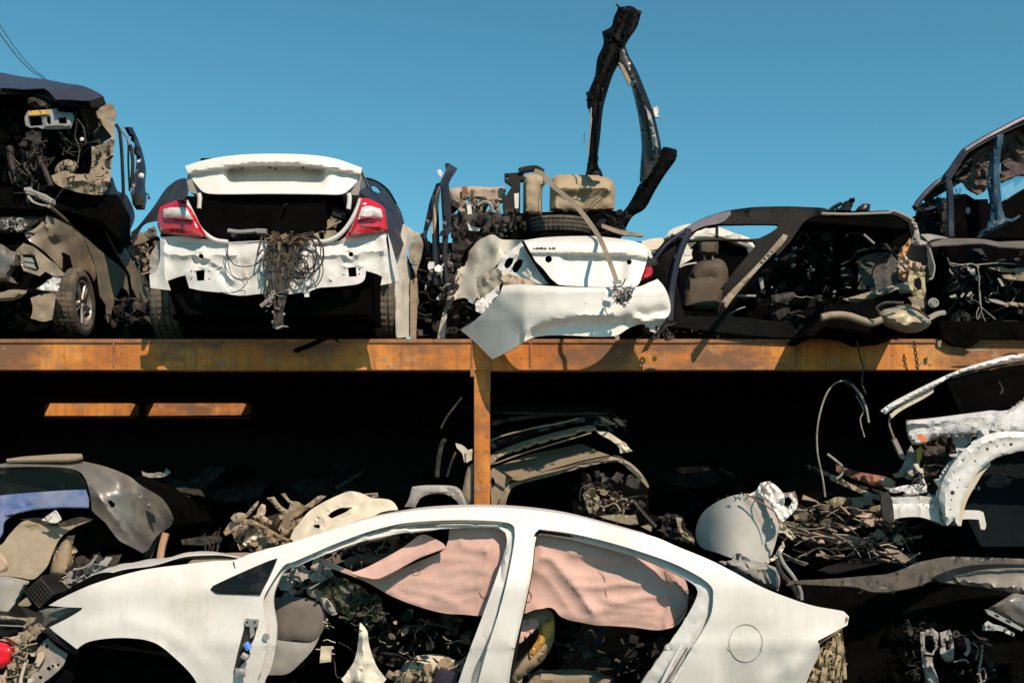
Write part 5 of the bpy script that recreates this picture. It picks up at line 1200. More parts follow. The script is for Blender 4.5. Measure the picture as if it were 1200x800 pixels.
PL(G, 'crash_bracket', mat('yellowed_bracket', (.46, .36, .19), .6, dust=.5, dustcol=(.36, .27, .16), var=.2, bump=.1), K5('1026,346 1050,350 1082,352 1084,400 1087,425 1078,455 1056,450 1040,444 1030,420 1018,390'), 7.0, t=.012, res=3.5, holes=[K5('1042,378 1062,372 1070,390 1070,415 1056,424 1042,410')] + [circ(*K5(q)[0], .9) for q in ('1035,360', '1060,360', '1076,440', '1050,440', '1078,365')], crum=(.02, 14))
PL(G, 'crash_bracket', m_beige, K5('1022,452 1040,446 1078,456 1080,480 1068,496 1030,488 1034,470'), 6.98, t=.012, res=3.5, crum=(.03, 8))
mb = MB()
for a in range(7): mb.ptube([K5('1115,470')[0], (K5('1115,470')[0][0] + 5.2 * math.cos(a * .9), K5('1115,470')[0][1] + 5.2 * math.sin(a * .9))], 6.95, .6, k=2)
mb.ptube(circ(*K5('1115,470')[0], 5.2, 4.4) + [(K5('1115,470')[0][0] + 5.2, K5('1115,470')[0][1])], 6.95, 1.3, k=2); mb.ptube(circ(*K5('1115,470')[0], 2.2) + [(K5('1115,470')[0][0] + 2.2, K5('1115,470')[0][1])], 6.93, .9, k=2); mb.build('pulley', m_greyl, G)
DOFF[0] = 0


for nm, lab, cat, q, m_, d_ in (('bumper_strip', 'dusty black bumper strip lying on the deck between the hanging bumper and the black sedan', 'car part', '112,520 150,518 220,530 330,565 425,590 440,600 420,612 330,600 220,572 130,548', m_dark, 7.02),
                                ('trim_strip', 'pale torn trim piece on the deck just right of the hanging white bumper', 'car part', '95,525 130,516 180,522 230,535 225,548 170,540 120,548 100,560', m_beige, 6.98)):
    mb = MB(); mb.plate(K5(q), d_, t=.03, res=4, bulge=.03, bw=4, crum=(.02, 12)); tag(mb.build(nm, m_), lab, cat)
mb = MB(); bits(mb, K5('60,560 130,545 420,595 430,612 60,612'), (7.1, 7.3), 60, 5, (.03, .14)); tag(mb.build('deck_litter', m_dark, ang=30), 'small dark torn scraps littering the deck edge left of the black sedan', 'scrap', kind='stuff')
# drooping cables at the beam
for k, (pts, r, mm, lab) in enumerate((('1004,399 1008,418 1012,432 1010,448 1015,462', 1.0, m_wire, 'dark cable hanging over the beam edge from the black sedan'),
                          ('967,582 964,560 958,530 958,500 965,470 975,452 988,446 996,450', 1.1, m_wirel, 'pale looped cable drooping below the beam, ending behind the scrap heap'),
                          ('994,447 1005,458 1014,475 1018,495', 1.5, m_wirel, 'thick pale cable end curling right below the beam'),
                          ('1003,463 1012,480 1008,492 1013,512', .8, m_wirel, 'thin pale cable end dangling lowest below the beam'))):
    mb = MB(); mb.ptube(FULL(pts), 6.72 + .02 * k, r); tag(mb.build('hanging_cable', mm), lab, 'cable', 'cables hanging under the beam')
b = MB(); b.ptube(FULL('990,446 999,452'), 6.74, 3.2, k=2); tag(b.build('cable_plug', m_plastic), 'black plug on the looped cable below the beam', 'plug')
CH = MB()
for k in range(9):
    y = 402 + k * 3.8; x = 1071 + k * .55
    CH.ptube([(x - (1.8 if k % 2 else .7), y), (x, y - 2.6), (x + (1.8 if k % 2 else .7), y), (x, y + 2.6), (x - (1.8 if k % 2 else .7), y)], 6.93, .7, k=3)
tag(CH.build('chain', m_dark), 'short rusty chain hanging over the right part of the deck beam', 'chain')

DOFF[0] = -.2
J = thing('dark_car_front', 'dark car with its engine bay stripped open, at the right end of the deck', 'car', (1160, 393, 7.6))
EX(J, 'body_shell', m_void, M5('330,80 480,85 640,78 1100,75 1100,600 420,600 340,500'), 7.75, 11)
EX(J, 'underbody', m_void, M5('380,500 1100,500 1100,600 620,596 560,640 460,630 400,596'), 7.15, 8)  # black block set forward to throw shade on the beam
PL(J, 'bonnet', m_grey, M5('290,28 350,32 420,42 480,44 560,44 640,50 700,62 760,60 847,58 1100,55 1100,100 847,96 760,92 700,88 620,72 540,72 480,78 400,80 340,86 318,62'), lambda x, y: 7.45 + (285 - y) * .03, t=.008, res=5, creases=[(M5('640,52 700,88'), .02, 3)])
PL(J, 'bonnet_corner', m_greyl, M5('275,22 330,20 430,40 350,46 318,60 300,40'), PV((1078, 275, 7.4), (1110, 280, 7.6), (1090, 283, 7.35)), t=.01, res=4)
mb = MB(); mb.ptube(M5('590,200 600,260 600,330 605,400 620,430 690,490'), 7.35, .55); mb.ptube(M5('605,330 610,420 620,470 655,542'), 7.35, .5); mb.ptube(M5('585,190 640,185 700,180 800,185'), 7.4, .7); mb.ptube(M5('440,180 500,190 560,185 600,205'), 7.4, .8); mb.ptube(M5('600,420 585,460 592,490 610,440'), 7.36, .6); loom(mb, M5('430,160 800,170 820,400 440,400'), (7.4, 7.6), 10, 4, .5, 4, (8, 20)); mb.build('wiring', m_wirel, J)
PL(J, 'radiator_support', m_beige, M5('655,205 720,200 760,212 847,205 1000,205 1000,282 847,278 780,270 735,262 730,245 790,240 800,232 740,230 690,218'), 7.42, t=.02, res=4, crum=(.03, 10), holes=[M5('775,228 800,226 800,248 778,248')])
PL(J, 'crossmember', m_beige, M5('740,400 780,396 847,402 1000,402 1000,428 847,424 745,420'), 7.4, t=.04, res=4, bulge=.03, bw=4)
PL(J, 'steering_arm', m_greyl, M5('652,376 700,382 745,398 742,412 700,402 664,390'), 7.4, t=.02, res=4, bulge=.02, bw=3)
mb = MB(); bits(mb, M5('440,200 600,200 600,380 440,380'), (7.5, 7.7), 14, 5, (.015, .05), 'spb'); mb.plate(M5('700,262 715,265 740,305 725,308'), 7.4, t=.01, res=4); mb.plate(M5('545,215 575,210 580,250 555,245'), 7.45, t=.01, res=4, crum=(.02, 7)); mb.plate(M5('435,362 470,350 475,365 445,372'), 7.45, t=.01, res=4); mb.plate(M5('495,362 515,342 520,350 505,370'), 7.45, t=.01, res=4); mb.plate(M5('530,360 555,335 562,345 540,366'), 7.45, t=.01, res=4); mb.build('engine_fittings', m_greyl, J)
mb = MB(); bits(mb, M5('400,120 840,120 840,620 420,620'), (7.6, 7.72), 110, 15, (.04, .2)); mb.build('engine_block', m_plastic, J)
mb = MB(); mb.plate(M5('525,655 640,652 660,660 540,664'), 7.1, t=.01, res=4); mb.plate(M5('370,612 392,604 388,640 374,642'), 7.1, t=.01, res=4); mb.build('lower_strip', m_beige, J)

DOFF[0] = 0
V = thing('navy_van_shell', 'stripped navy van shell with blue door pillar, stacked on the dark car at far right', 'car', (1150, 283, 7.8))
EX(V, 'lower_body', m_void, M4('470,492 560,486 612,518 690,516 690,540 770,532 800,528 850,495 900,455 1300,300 1300,745 470,745'), 7.75, 8.5)
EX(V, 'roof', m_void, M4('545,226 770,98 900,33 1300,-160 1300,-135 900,58 775,122 560,246'), 7.65, 9.0, shift=(0.25, 0))
mb = MB(); mb.ptube(M4('1300,-140 900,46 770,112 660,170 552,236'), 7.62, 3.8); mb.ptube(M4('552,236 520,280 480,340 450,396'), 7.62, 4.2); mb.ptube(M4('450,396 462,450 466,520 470,740'), 7.62, 4.0); mb.build('body_frame', m_navy, V)
mb = MB(); mb.ptube(M4('450,396 410,410 370,440 320,490 285,530 262,566'), 7.7, 3.4); mb.ptube(M4('300,575 340,575 400,555 440,520'), 7.72, 2.2); mb.build('front_quarter_frame', m_navy, V)
mb = MB(); mb.ptube(M4('900,75 780,128 700,168 600,225 560,255 500,350 470,395'), 7.58, .8); mb.ptube(M4('1200,-70 900,62'), 7.58, .8); mb.build('door_seal', m_dark, V)
PL(V, 'door_pillar', m_teal, M4('738,140 760,132 784,135 776,190 765,240 758,340 758,400 762,460 768,520 775,580 792,625 830,632 876,608 880,618 830,650 740,700 640,742 630,738 662,705 690,640 700,590 698,530 690,480 680,425 690,340 706,250 722,190'), 7.56, t=.05, res=3.8, bulge=.03, bw=4, holes=[circ(*M4('703,415')[0], 2.2, 3), circ(*M4('712,540')[0], 1.8, 2), circ(*M4('714,585')[0], 2.4, 2.6)], creases=[(M4('750,150 725,330 735,480 750,620'), .03, 3), (M4('660,715 740,660 830,640'), .02, 3)])
PL(V, 'headliner', mat('hanging_headliner', (.11, .075, .06), .9, var=.35, bump=.3, dust=.3, dustcol=(.2, .14, .11)), M4('500,402 545,380 585,348 602,300 598,268 650,225 722,182 716,240 704,330 690,440 672,470 636,488 600,468 575,450 540,425'), 7.8, t=.02, res=5, crum=(.08, 14), seed=4)
PL(V, 'headliner', mat('hanging_headliner_rear', (.085, .055, .05), .9, var=.35, bump=.3), M4('784,140 900,70 1300,-100 1300,280 900,372 850,378 800,400 760,415 764,320 774,220'), 7.85, t=.02, res=6, crum=(.07, 18), seed=6)
mb = MB(); mb.plate(M4('758,418 800,400 850,372 900,370 1100,372 1100,300 1100,420 900,462 850,500 800,528 776,500'), 7.9, t=.004, res=8, sm=False)
gl = mat('pale_van_glass', (.75, .9, .95), .05, trans=.9, var=.05); mb.build('window_pane', gl, V)
mb = MB(); bits(mb, M4('255,560 360,515 440,500 460,740 420,740 400,620 300,640'), (7.7, 7.9), 60, 4, (.03, .10)); bits(mb, M4('260,590 320,600 320,720 270,660'), (7.7, 7.9), 14, 5, (.02, .07)); mb.build('dash_wreckage', m_plastic, V)
PL(V, 'strut_tower', m_dark, M4('400,570 430,530 455,530 460,580 440,640 420,650 405,610'), 7.72, t=.03, res=4, bulge=.02, bw=4, holes=[circ(*M4('430,560')[0], 1.2)])
mb = MB(); loom(mb, M4('470,420 520,410 510,500 480,500'), (7.7, 7.8), 5, 4, .5, 3, (8, 16)); mb.ptube(M4('350,500 340,530 335,560'), 7.75, .5); mb.ptube(M4('500,380 530,350 560,320 590,290'), 7.7, 1.6); mb.plate(M4('535,318 560,305 570,325 545,335'), 7.68, t=.02, res=3); mb.plate(M4('560,300 590,275 600,285 575,310'), 7.68, t=.02, res=3); mb.build('grab_handle', m_plastic, V)
mb = MB(); mb.plate(circ(*M4('571,585')[0], 3, 4.4), 7.73, t=.01, res=3, bulge=.02, bw=3); mb.build('speaker_hole', m_greyl, V)
mb = MB(); mb.plate(circ(*M4('658,408')[0], 1.2), 7.7, t=.01, res=2); mb.plate(circ(*M4('690,300')[0], 1.1), 7.7, t=.01, res=2); mb.build('clip', m_primer, V)
# ================= under the deck and beside the front car ==============================
# ---- left: grey tailgate shell, blue panel, liners -----------------------------------------
T = thing('grey_car_quarter', 'dusty dark grey car tail shell with curved corner and rear window opening', 'car wreck', (110, 690, 6.4))
gq = L1('-60,128 0,116 60,108 120,103 180,101 250,106 330,124 400,152 440,182 500,218 528,252 543,286 532,310 503,330 482,352 465,382 446,394 410,374 375,356 352,330 330,300 305,278 287,258 284,225 268,165 236,134 150,124 0,126 -60,138')
PL(T, 'shell', m_grey, gq, lambda x, y: 6.25 + np.clip((x - 120) / 85, 0, 1.2) ** 2 * .45 + np.clip((580 - y) / 50, 0, 1) ** 1.5 * .30, t=.008, res=4.5, holes=[L1('336,232 346,228 360,240 358,250 348,252')], creases=[(L1('285,180 340,260 410,340 460,380'), .03, 6), (L1('400,180 440,240 500,320'), -.03, 7), (L1('300,130 420,200 520,290'), .02, 4)], dent=(.001, 60), seed=3)
PL(T, 'lamp_recess', m_black, L1('385,172 410,178 440,195 450,215 435,212 405,200'), 6.45, t=.01, res=4, crum=(.02, 8))
mb = MB(); mb.plate(L1('440,205 470,215 490,240 470,240 450,228'), 6.5, t=.01, res=4); mb.plate(L1('455,260 480,275 485,300 470,300'), 6.42, t=.01, res=4); mb.build('lamp_socket', m_black, T)
PL(T, 'rear_window', m_glass, L1('-60,130 0,127 150,126 232,136 262,168 276,200 270,196 100,206 0,212 -60,215'), lambda x, y: 6.55 + (x - 50) * .001, t=.006, res=6)
mb = MB(); mb.plate(L1('20,100 80,92 200,84 256,84 258,94 210,102 100,104 20,106'), PV((10, 537, 6.45), (95, 532, 6.45), (80, 538, 6.40)), t=.015, res=5); mb.build('roof_strip', m_beige, T)
PL(T, 'side_flange', m_black, L1('446,394 465,382 482,352 505,328 530,312 500,340 470,410 455,408'), 6.6, t=.02, res=4)
EX(T, 'inner_shell', m_void, L1('-60,140 200,130 300,250 380,340 440,380 520,310 500,240 420,190 330,150'), 6.85, 7.9)
B1 = thing('blue_door_panel', 'sun-bleached blue door panel lying under the grey tail shell', 'car panel', (50, 620, 6.2))
PL(B1, 'skin', m_blue, L1('-60,225 0,214 100,205 200,198 268,196 277,225 277,250 200,250 120,254 60,266 30,282 12,298 8,330 0,345 -60,350'), lambda x, y: 6.15 - (y - 580) * .003, t=.008, res=4.5, creases=[(L1('20,262 100,244 200,238 275,240'), -.02, 3), (L1('20,275 100,252 200,246 275,248'), .015, 2)], holes=[L1('20,276 40,270 42,276 22,284')], dent=(.004, 22))
T = thing('wheel_arch_liner', 'crumpled beige wheel-arch panel leaning below the blue door panel', 'car panel', (50, 690, 5.9))
PL(T, 'skin', m_beige, L1('-60,380 0,370 30,335 70,296 110,292 160,302 190,310 240,294 286,290 272,296 225,318 190,345 168,385 150,430 130,455 102,476 60,470 0,464 -60,460'), lambda x, y: 5.95 + (x - 50) * .002 - (y - 640) * .002, t=.008, res=4.5, crum=(.008, 40), creases=[(L1('60,298 180,312 270,294'), .02, 3)], dent=(.003, 40), folds=[(L1('20,470 60,400 80,310'), .015, 4)], seed=4)
PL(T, 'torn_lip', m_primer, L1('130,290 175,262 192,290 170,300'), 5.9, t=.006, res=3.5, crum=(.02, 8))
PL(T, 'seal', m_dark, L1('60,288 120,284 180,298 240,282 290,288 250,300 190,312 120,298'), 5.97, t=.02, res=4)
T = thing('pale_bumper_corner', 'pale grey bumper corner piece at the left edge, under the beige arch panel', 'car part', (10, 715, 5.7))
PL(T, 'skin', m_greyl, L1('-60,475 0,466 50,472 92,482 78,510 55,550 30,588 0,590 -60,600'), lambda x, y: 5.7 + x * .002, t=.01, res=4.5, bulge=.04, bw=8, creases=[(L1('80,490 50,540 25,585'), .02, 3)])
PL(T, 'upper_lip', m_foam, L1('-60,400 0,390 22,420 24,440 10,460 -60,460'), 5.78, t=.01, res=4, bulge=.02, bw=4)
T = thing('tan_seat_piece', 'rounded tan seat bolster standing between the arch panel and the engine parts', 'car seat', (70, 670, 6.0))
PL(T, 'cushion', m_tan, L1('155,465 158,430 170,395 190,362 212,340 222,360 226,400 222,440 212,460 185,472'), 6.0, t=.10, res=4, bulge=.08, bw=8)
mb = MB(); mb.ptube(L1('158,470 185,476 215,462'), 5.98, .7); mb.build('piping', m_cream, T)
T = thing('engine_casting', 'grey engine casting with a pale hose, left of the front car bonnet', 'engine part', (85, 680, 6.0))
PL(T, 'casting', m_dark, L1('165,485 215,455 235,410 260,400 300,430 332,402 336,430 300,460 260,490 200,525 175,520'), 6.0, t=.1, res=4, bulge=.06, bw=7, crum=(.04, 12))
mb = MB(); bits(mb, L1('170,480 330,410 330,460 190,520'), (5.9, 6.0), 26, 4, (.03, .09)); mb.build('fittings', m_greyl, T)
mb = MB(); mb.ptube(L1('230,445 260,440 285,425 300,405 302,400'), 5.9, 1.4); mb.build('hose', m_wirel, T)
EX(None, 'black_vent_box', m_plastic, L1('73,516 130,464 176,520 122,572'), 5.75, 5.95)
o = tag(bpy.data.objects['black_vent_box'], 'black finned plastic box tilted in front of the pale bumper corner', 'car part')
mb = MB()
for k in range(7):
    a = L1('%f,%f' % (76 + k * 7.6, 513 - k * 6.6))[0]; c = L1('%f,%f' % (122 + k * 7.2, 566 - k * 6.6))[0]
    mb.plate([(a[0], a[1]), (a[0] + 1.5, a[1] - 1.2), (c[0] + 1.5, c[1] - 1.2), c], 5.735, t=.015, res=5, sm=False)
mb.build('fins', m_dark, o)
b = MB(); b.ptube(L1('500,412 507,370 518,332'), 6.3, 4.2, k=3); tag(b.build('broom_handle', mat('tan_wooden_stick', (.42, .23, .12), .7, var=.2, vscale=10)), 'tan wooden stick leaning behind the front car bonnet', 'stick')
T = thing('red_lamp_unit', 'broken red lamp with torn housing in the bottom left corner', 'car lamp', (5, 770, 5.2))
PL(T, 'lens', m_redhot, M7('-120,315 0,310 55,320 100,352 98,400 75,460 45,486 0,502 -120,500'), 5.2, t=.03, res=3.5, bulge=.06, bw=8)
PL(T, 'housing', m_foam, M7('0,300 80,275 150,262 146,310 130,380 95,440 50,500 45,600 -40,600 -40,548 20,545 60,480 100,420 106,350 60,312'), 5.24, t=.01, res=3.5, crum=(.02, 10))
mb = MB(); bits(mb, M7('90,330 190,250 200,400 130,590 60,590'), (5.22, 5.34), 60, 4, (.02, .08)); loom(mb, M7('120,340 200,380 180,590 100,590'), (5.2, 5.3), 14, 2, 1.2, 4, (12, 34)); mb.build('torn_fittings', m_beige, T)
mb = MB(); mb.ptube(M7('190,440 170,490 150,560 145,600'), 5.18, 2.0); mb.plate(M7('195,570 225,560 230,585 205,600 195,596'), 5.2, t=.02, res=3); mb.plate(M7('215,395 245,400 240,412 218,410'), 5.2, t=.02, res=3); mb.build('pale_clip', m_cream, T)
T = thing('black_grille', 'black bumper grille piece above the red lamp at the left edge', 'car part', (10, 735, 5.35))
PL(T, 'panel', m_plastic, M7('-120,170 0,150 140,150 170,180 160,230 120,262 0,300 -120,310'), 5.38, t=.03, res=4, bulge=.03, bw=5, creases=[(M7('-100,205 0,200 160,200'), .03, 2)])
mb = MB(); mb.ptube(M7('-100,196 0,194 80,198 165,200'), 5.3, .7); mb.build('bright_strip', m_greyl, T)
PL(T, 'torn_edge', m_beige, M7('-120,140 0,126 60,128 130,140 220,140 258,138 240,165 170,215 160,200 190,170 140,152 0,150 -120,160'), 5.34, t=.01, res=4, crum=(.02, 10))
PL(T, 'side_trim', m_beige, M7('160,245 230,180 262,176 290,200 320,215 270,260 250,290 200,300 172,270'), 5.36, t=.01, res=4, crum=(.04, 9))
mb = MB(); mb.plate(M7('130,40 180,0 210,50 200,60 130,56'), 5.6, t=.02, res=4); mb.build('support', m_beige, T)

# ---- scrap timber and bracket heap behind the front car's windscreen
HP = 'brackets and timber heaped left of the cream bumper'
pieces = [('scrap_bracket', '300,200 320,178 350,172 378,178 420,130 442,112 440,128 410,170 385,195 350,222 325,228', m_beige, 6.35, 'flat beige bracket with a pointed arm, topmost left piece of the scrap heap', [circ(*M8('330,195')[0], 1)]),
          ('scrap_bracket', '482,98 520,92 556,140 590,160 600,128 552,78 575,74 602,112 640,118 668,138 655,150 700,120 745,88 782,90 760,110 680,165 625,195 590,200 575,190 540,160', m_beige, 6.45, 'branching beige bracket with bolt holes at the top of the scrap heap', [circ(*M8('612,184')[0], 3.2, 2.6), circ(*M8('572,186')[0], 1.6)]),
          ('scrap_bracket', '300,262 330,238 366,232 350,262 325,292 312,285', m_beige, 6.3, 'small beige plate with a round hole at the left foot of the scrap heap', [circ(*M8('328,262')[0], 1.3)]),
          ('scrap_plate', '320,310 345,285 372,250 385,262 350,310 380,340 420,362 410,372 360,345', m_dark, 6.25, 'bent dark strip curling round the left foot of the scrap heap', []),
          ('scrap_plate', '425,300 480,270 525,300 545,330 480,350 430,372 440,330', m_beige, 6.25, 'pale torn sheet with dark slots at the middle of the scrap heap', [M8('475,310 500,290 505,300 490,325')]),
          ('scrap_timber', '385,215 400,204 440,222 520,268 612,318 590,328 500,290 420,240', m_wood, 6.15, 'long weathered timber batten slanting across the scrap heap', []),
          ('scrap_timber', '520,225 580,190 650,160 690,130 700,142 640,190 580,222 530,240', m_wood, 6.4, 'short brown timber batten rising to the right in the scrap heap', []),
          ('scrap_timber', '545,290 600,240 650,200 665,195 620,250 575,300', m_wood, 6.25, 'brown timber offcut tucked beside the cream bumper', []),
          ('crumpled_duct', '430,190 440,150 460,128 476,135 478,165 470,190 492,205 480,222 450,215', m_foam, 6.4, 'crumpled pinkish duct standing up in the scrap heap', []),
          ('scrap_plate', '360,330 410,292 440,262 440,300 400,322 378,340', m_cream, 6.2, 'cream torn trim strip low in the scrap heap', [])]
for nm, q, m_, d_, lab, hs in pieces:
    mb = MB(); mb.plate(M8(q), lambda x, y, d_=d_: d_ + (x - 320) * .001, t=.035 if 'timber' in nm else .008, res=3.5, holes=hs, crum=(.03, 12), bulge=.012, bw=2)
    tag(mb.build(nm, m_), lab, 'timber' if 'timber' in nm else 'car part', HP)
EX(None, 'scrap_heap_core', m_void, M8('290,330 330,260 400,250 560,230 640,290 600,350 420,380 300,380'), 6.55, 7.6)
tag(bpy.data.objects['scrap_heap_core'], 'dark mass of scrap under the bracket heap', 'scrap', kind='stuff')
rng = random.Random(17)
for k in range(34):
    x, y = M8('%f,%f' % (rng.uniform(330, 620), rng.uniform(200, 350)))[0]; c = W(x, y, rng.uniform(6.25, 6.55)); M = rbasis(rng); L = rng.uniform(.05, .15); mb = MB()
    if k % 2: mb.box(c - Vector((L, .012, .015)), c + Vector((L, .012, .015)), rot=M, c=c, bev=.003)
    else:
        V_ = [c + M @ Vector((L * a, .01 * rng.random(), L * .5 * q)) for a, q in ((-1, -.4), (.2, -.7), (1, -.2), (.7, .6), (-.6, .5))]
        mb.shell([tuple(v) for v in V_], [(0, 1, 2, 3, 4)], .006)
    tag(mb.build('scrap_stick' if k % 2 else 'scrap_shard', (m_wood if k % 4 == 1 else m_beige) if k % 2 else (m_beige if k % 3 else m_dark)), ['small bent sheet shard lying in the bracket and timber heap', 'small thin stick lying in the bracket and timber heap'][k % 2], ['sheet shard', 'stick'][k % 2], ['small sheet shards in the bracket heap', 'small sticks in the bracket heap'][k % 2])
T = thing('cream_bumper', 'cream plastic bumper cover with a slot, lying behind the front car roof', 'bumper', (400, 625, 6.3))
PL(T, 'cover', m_cream, M8('600,304 612,270 640,230 668,195 700,162 750,130 800,104 850,82 900,65 960,76 1010,98 1060,102 1104,110 1128,130 1142,156 1000,240 800,300 650,330'), lambda x, y: 6.2 + ((x - 400) / 70) ** 2 * .08 - (y - 600) * .003, t=.006, res=4, holes=[M8('788,188 812,168 850,150 890,146 916,146 900,156 880,170 840,188 808,202'), M8('715,236 740,230 752,240 745,252 722,248')], creases=[(M8('690,270 720,220 790,170 880,130 960,150 840,215 720,262 690,275'), -.02, 3), (M8('905,70 990,110 1090,120'), .02, 4), (M8('760,195 770,230 750,250'), .03, 3)], dent=(.008, 24), seed=5)
b = MB(); b.plate(M8('1020,190 1060,170 1120,160 1160,166 1110,180 1050,196'), 6.1, t=.03, res=4); tag(b.build('rubber_strip', m_plastic), 'black rubber strip between the cream bumper and the front car roof', 'car part')
b = MB(); b.ptube(M8('970,84 1000,80 1040,78'), 6.3, 1.2, k=3); b.plate(M8('1005,88 1040,76 1042,92 1015,98'), 6.3, t=.01, res=3); tag(b.build('bent_hook', m_beige), 'small bent metal hook on top of the cream bumper', 'hook')
# dim remains deep under the deck at left
for nm, lab, q, m_, d_ in (('dim_bracket', 'pale angle bracket half lost in the dark behind the grey tail shell', '415,330 430,335 480,335 486,322 500,332 480,346 430,348 418,342', m_greyl, 7.6),
                           ('dim_rail', 'dark perforated rail lying behind the front car bonnet', '530,530 600,520 650,524 650,534 600,545 535,545', m_dark, 6.9), ('dim_rod', 'faint slanting rod deep in the dark above the scrap heap', '980,376 1050,335 1070,325 1056,340 990,382', m_dark, 8.0)):
    mb = MB(); mb.plate(L2(q), d_, t=.01, res=4, crum=(.02, 10)); tag(mb.build(nm.replace('dim_', 'stray_'), m_), lab, 'scrap part')
rng = random.Random(21)
for k in range(26):
    x = rng.choice([rng.uniform(205, 330), rng.uniform(300, 520), rng.uniform(330, 540), rng.uniform(760, 840), rng.uniform(860, 960)]); y = rng.uniform(545, 610); d_ = rng.uniform(7.6, 8.4); s_ = rng.uniform(14, 42)
    a_ = rng.uniform(-.7, .5); q = [(x + s_ * (u * math.cos(a_) - v * math.sin(a_)), y + s_ * (u * math.sin(a_) + v * math.cos(a_))) for u, v in ((-1, -.12), (-.3, -.3 * rng.random()), (.6, -.25), (1, .05), (.5, .3 * rng.random() + .1), (-.6, .25))]
    mb = MB(); mb.plate(q, lambda x, y, d_=d_, y0=y: d_ + (y0 - y) * .012, t=.012, res=4, crum=(.04, 14), bulge=.02, bw=4)
    tag(mb.build('shaded_panel', (m_plastic, m_dark, m_flatblack)[k % 3]), 'bent body panel dimly showing in the shaded heap under the deck', 'car panel', 'body panels heaped in the shade under the deck')  # filler panels, deep shade put into their dark materials
b = MB(); rng = random.Random(3)
for k in range(9):
    x = 248 + rng.uniform(-8, 10); b.ptube([(x, 650), (x + rng.uniform(-6, 6), 638), (x + rng.uniform(-14, 12), 620 + rng.uniform(-4, 8))], 6.6, .4, k=4)
tag(b.build('dry_weed', m_wire), 'thin dry weed stalks growing behind the front car bonnet', 'weed')

# ---- stack of cut roof panels behind the post
SG = 'cut roof panels stacked behind the post'
T = thing('cut_roof_panel', 'dusty beige cut roof with flanged front edge, lowest of the stacked roof panels', 'car panel', (650, 600, 7.3))
PL(T, 'skin', m_beige, L3('342,400 400,380 480,350 590,328 690,308 716,318 760,338 806,354 700,382 600,412 500,436 418,452'), PV((590, 555, 7.35), (680, 520, 7.65), (710, 535, 7.25)), t=.006, res=5, dent=(.003, 24))
PL(T, 'front_flange', m_beige, L3('356,556 372,505 392,478 415,462 440,452 520,432 620,404 720,380 806,358 826,362 880,380 930,425 962,478 958,486 930,455 880,410 850,384 818,380 740,392 640,418 560,440 480,460 420,480 398,510 384,556'), 7.22, t=.02, res=4, bulge=.015, bw=3, holes=[L3('455,452 470,449 472,458 458,460'), L3('770,378 790,374 790,382 774,386'), L3('618,410 632,404 630,412 622,420')])
mb = MB(); mb.ptube(L3('415,448 500,432 600,404 700,376 806,356'), 7.21, 1.0); mb.ptube(L3('342,402 380,426 412,448'), 7.21, 1.4); mb.build('edge_gap', m_black, T)
PL(T, 'side_pillar', m_beige, L3('322,410 345,402 412,452 390,480 368,530 356,556 330,556 326,500'), 7.3, t=.02, res=4, holes=[L3('328,440 340,450 342,470 330,490')])
PL(T, 'seam_rail', m_dark, L3('816,352 850,360 900,400 950,450 964,486 950,468 900,420 850,378'), 7.3, t=.03, res=4)
T = thing('cut_roof_panel', 'narrow tan roof panel edge, second from the bottom of the stacked roof panels', 'car panel', (650, 530, 7.4), SG)
PL(T, 'skin', m_beige, L3('320,352 360,334 420,310 480,290 560,268 640,248 700,236 738,233 748,242 720,252 600,278 450,322 380,352 322,384'), PV((580, 530, 7.3), (690, 500, 7.3), (640, 505, 7.4)), t=.02, res=4.5, bulge=.03, bw=5, creases=[(L3('330,362 480,308 640,264 740,240'), .01, 1.5), (L3('330,372 480,316 640,272 740,246'), -.01, 1.5)])
PL(T, 'end_strip', m_cream, L3('744,252 770,258 800,262 840,288 872,312 893,338 870,342 848,346 838,318 800,288 770,272'), 7.3, t=.015, res=4, bulge=.01, bw=2, creases=[(L3('770,262 830,300 860,342'), -.02, 1.4), (L3('790,262 850,300 878,340'), -.02, 1.2)])
mb = MB(); mb.ptube(L3('330,392 450,348 600,302 730,264'), 7.28, .9); mb.build('edge_lip', m_beige, T)
T = thing('cut_roof_panel', 'dark roof panel with thin lit edge, third from the bottom of the stacked roof panels', 'car panel', (640, 510, 7.5), SG)
PL(T, 'skin', m_black, L3('322,300 420,262 500,240 600,218 680,202 740,206 800,235 820,262 760,240 690,222 600,240 500,270 330,332'), 7.45, t=.03, res=5, bulge=.03, bw=5)
mb = MB(); mb.ptube(L3('324,296 380,274 500,244 600,226 680,206'), 7.40, 1.1); mb.build('lit_edge', m_beige, T)  # lit look of the edge put into a paler beige
mb = MB(); mb.plate(L3('760,200 790,208 830,228 815,232 780,215'), 7.4, t=.01, res=3.5); mb.plate(L3('815,205 845,210 865,236 850,236'), 7.4, t=.01, res=3.5); bits(mb, L3('760,205 860,210 870,240 790,240'), (7.4, 7.5), 12, 3, (.02, .07), 'sp'); mb.build('torn_end', m_beige, T)
T = thing('cut_roof_panel', 'black arched roof panel, topmost of the stacked roof panels', 'car panel', (640, 480, 7.7), SG)
PL(T, 'skin', m_dark, L3('335,175 345,160 420,150 500,144 640,146 720,156 792,172 800,186 720,182 640,186 480,182 380,182'), PV((580, 478, 7.7), (700, 478, 7.7), (640, 472, 8.0)), t=.01, res=6)  # dark metal colour carries the dimness of this panel
PL(T, 'edge', m_dark, L3('330,215 420,200 540,188 660,184 760,190 800,200 760,204 660,196 540,202 420,216 332,236'), 7.5, t=.02, res=4.5, bulge=.02, bw=4)
mb = MB(); mb.ptube(L3('792,168 820,190 850,215 870,262'), 7.6, 1.2); mb.build('side_rail', m_dark, T)
T = thing('roof_side_pillar', 'beige door pillar leaning against the left side of the orange post', 'car part', (550, 590, 7.1))
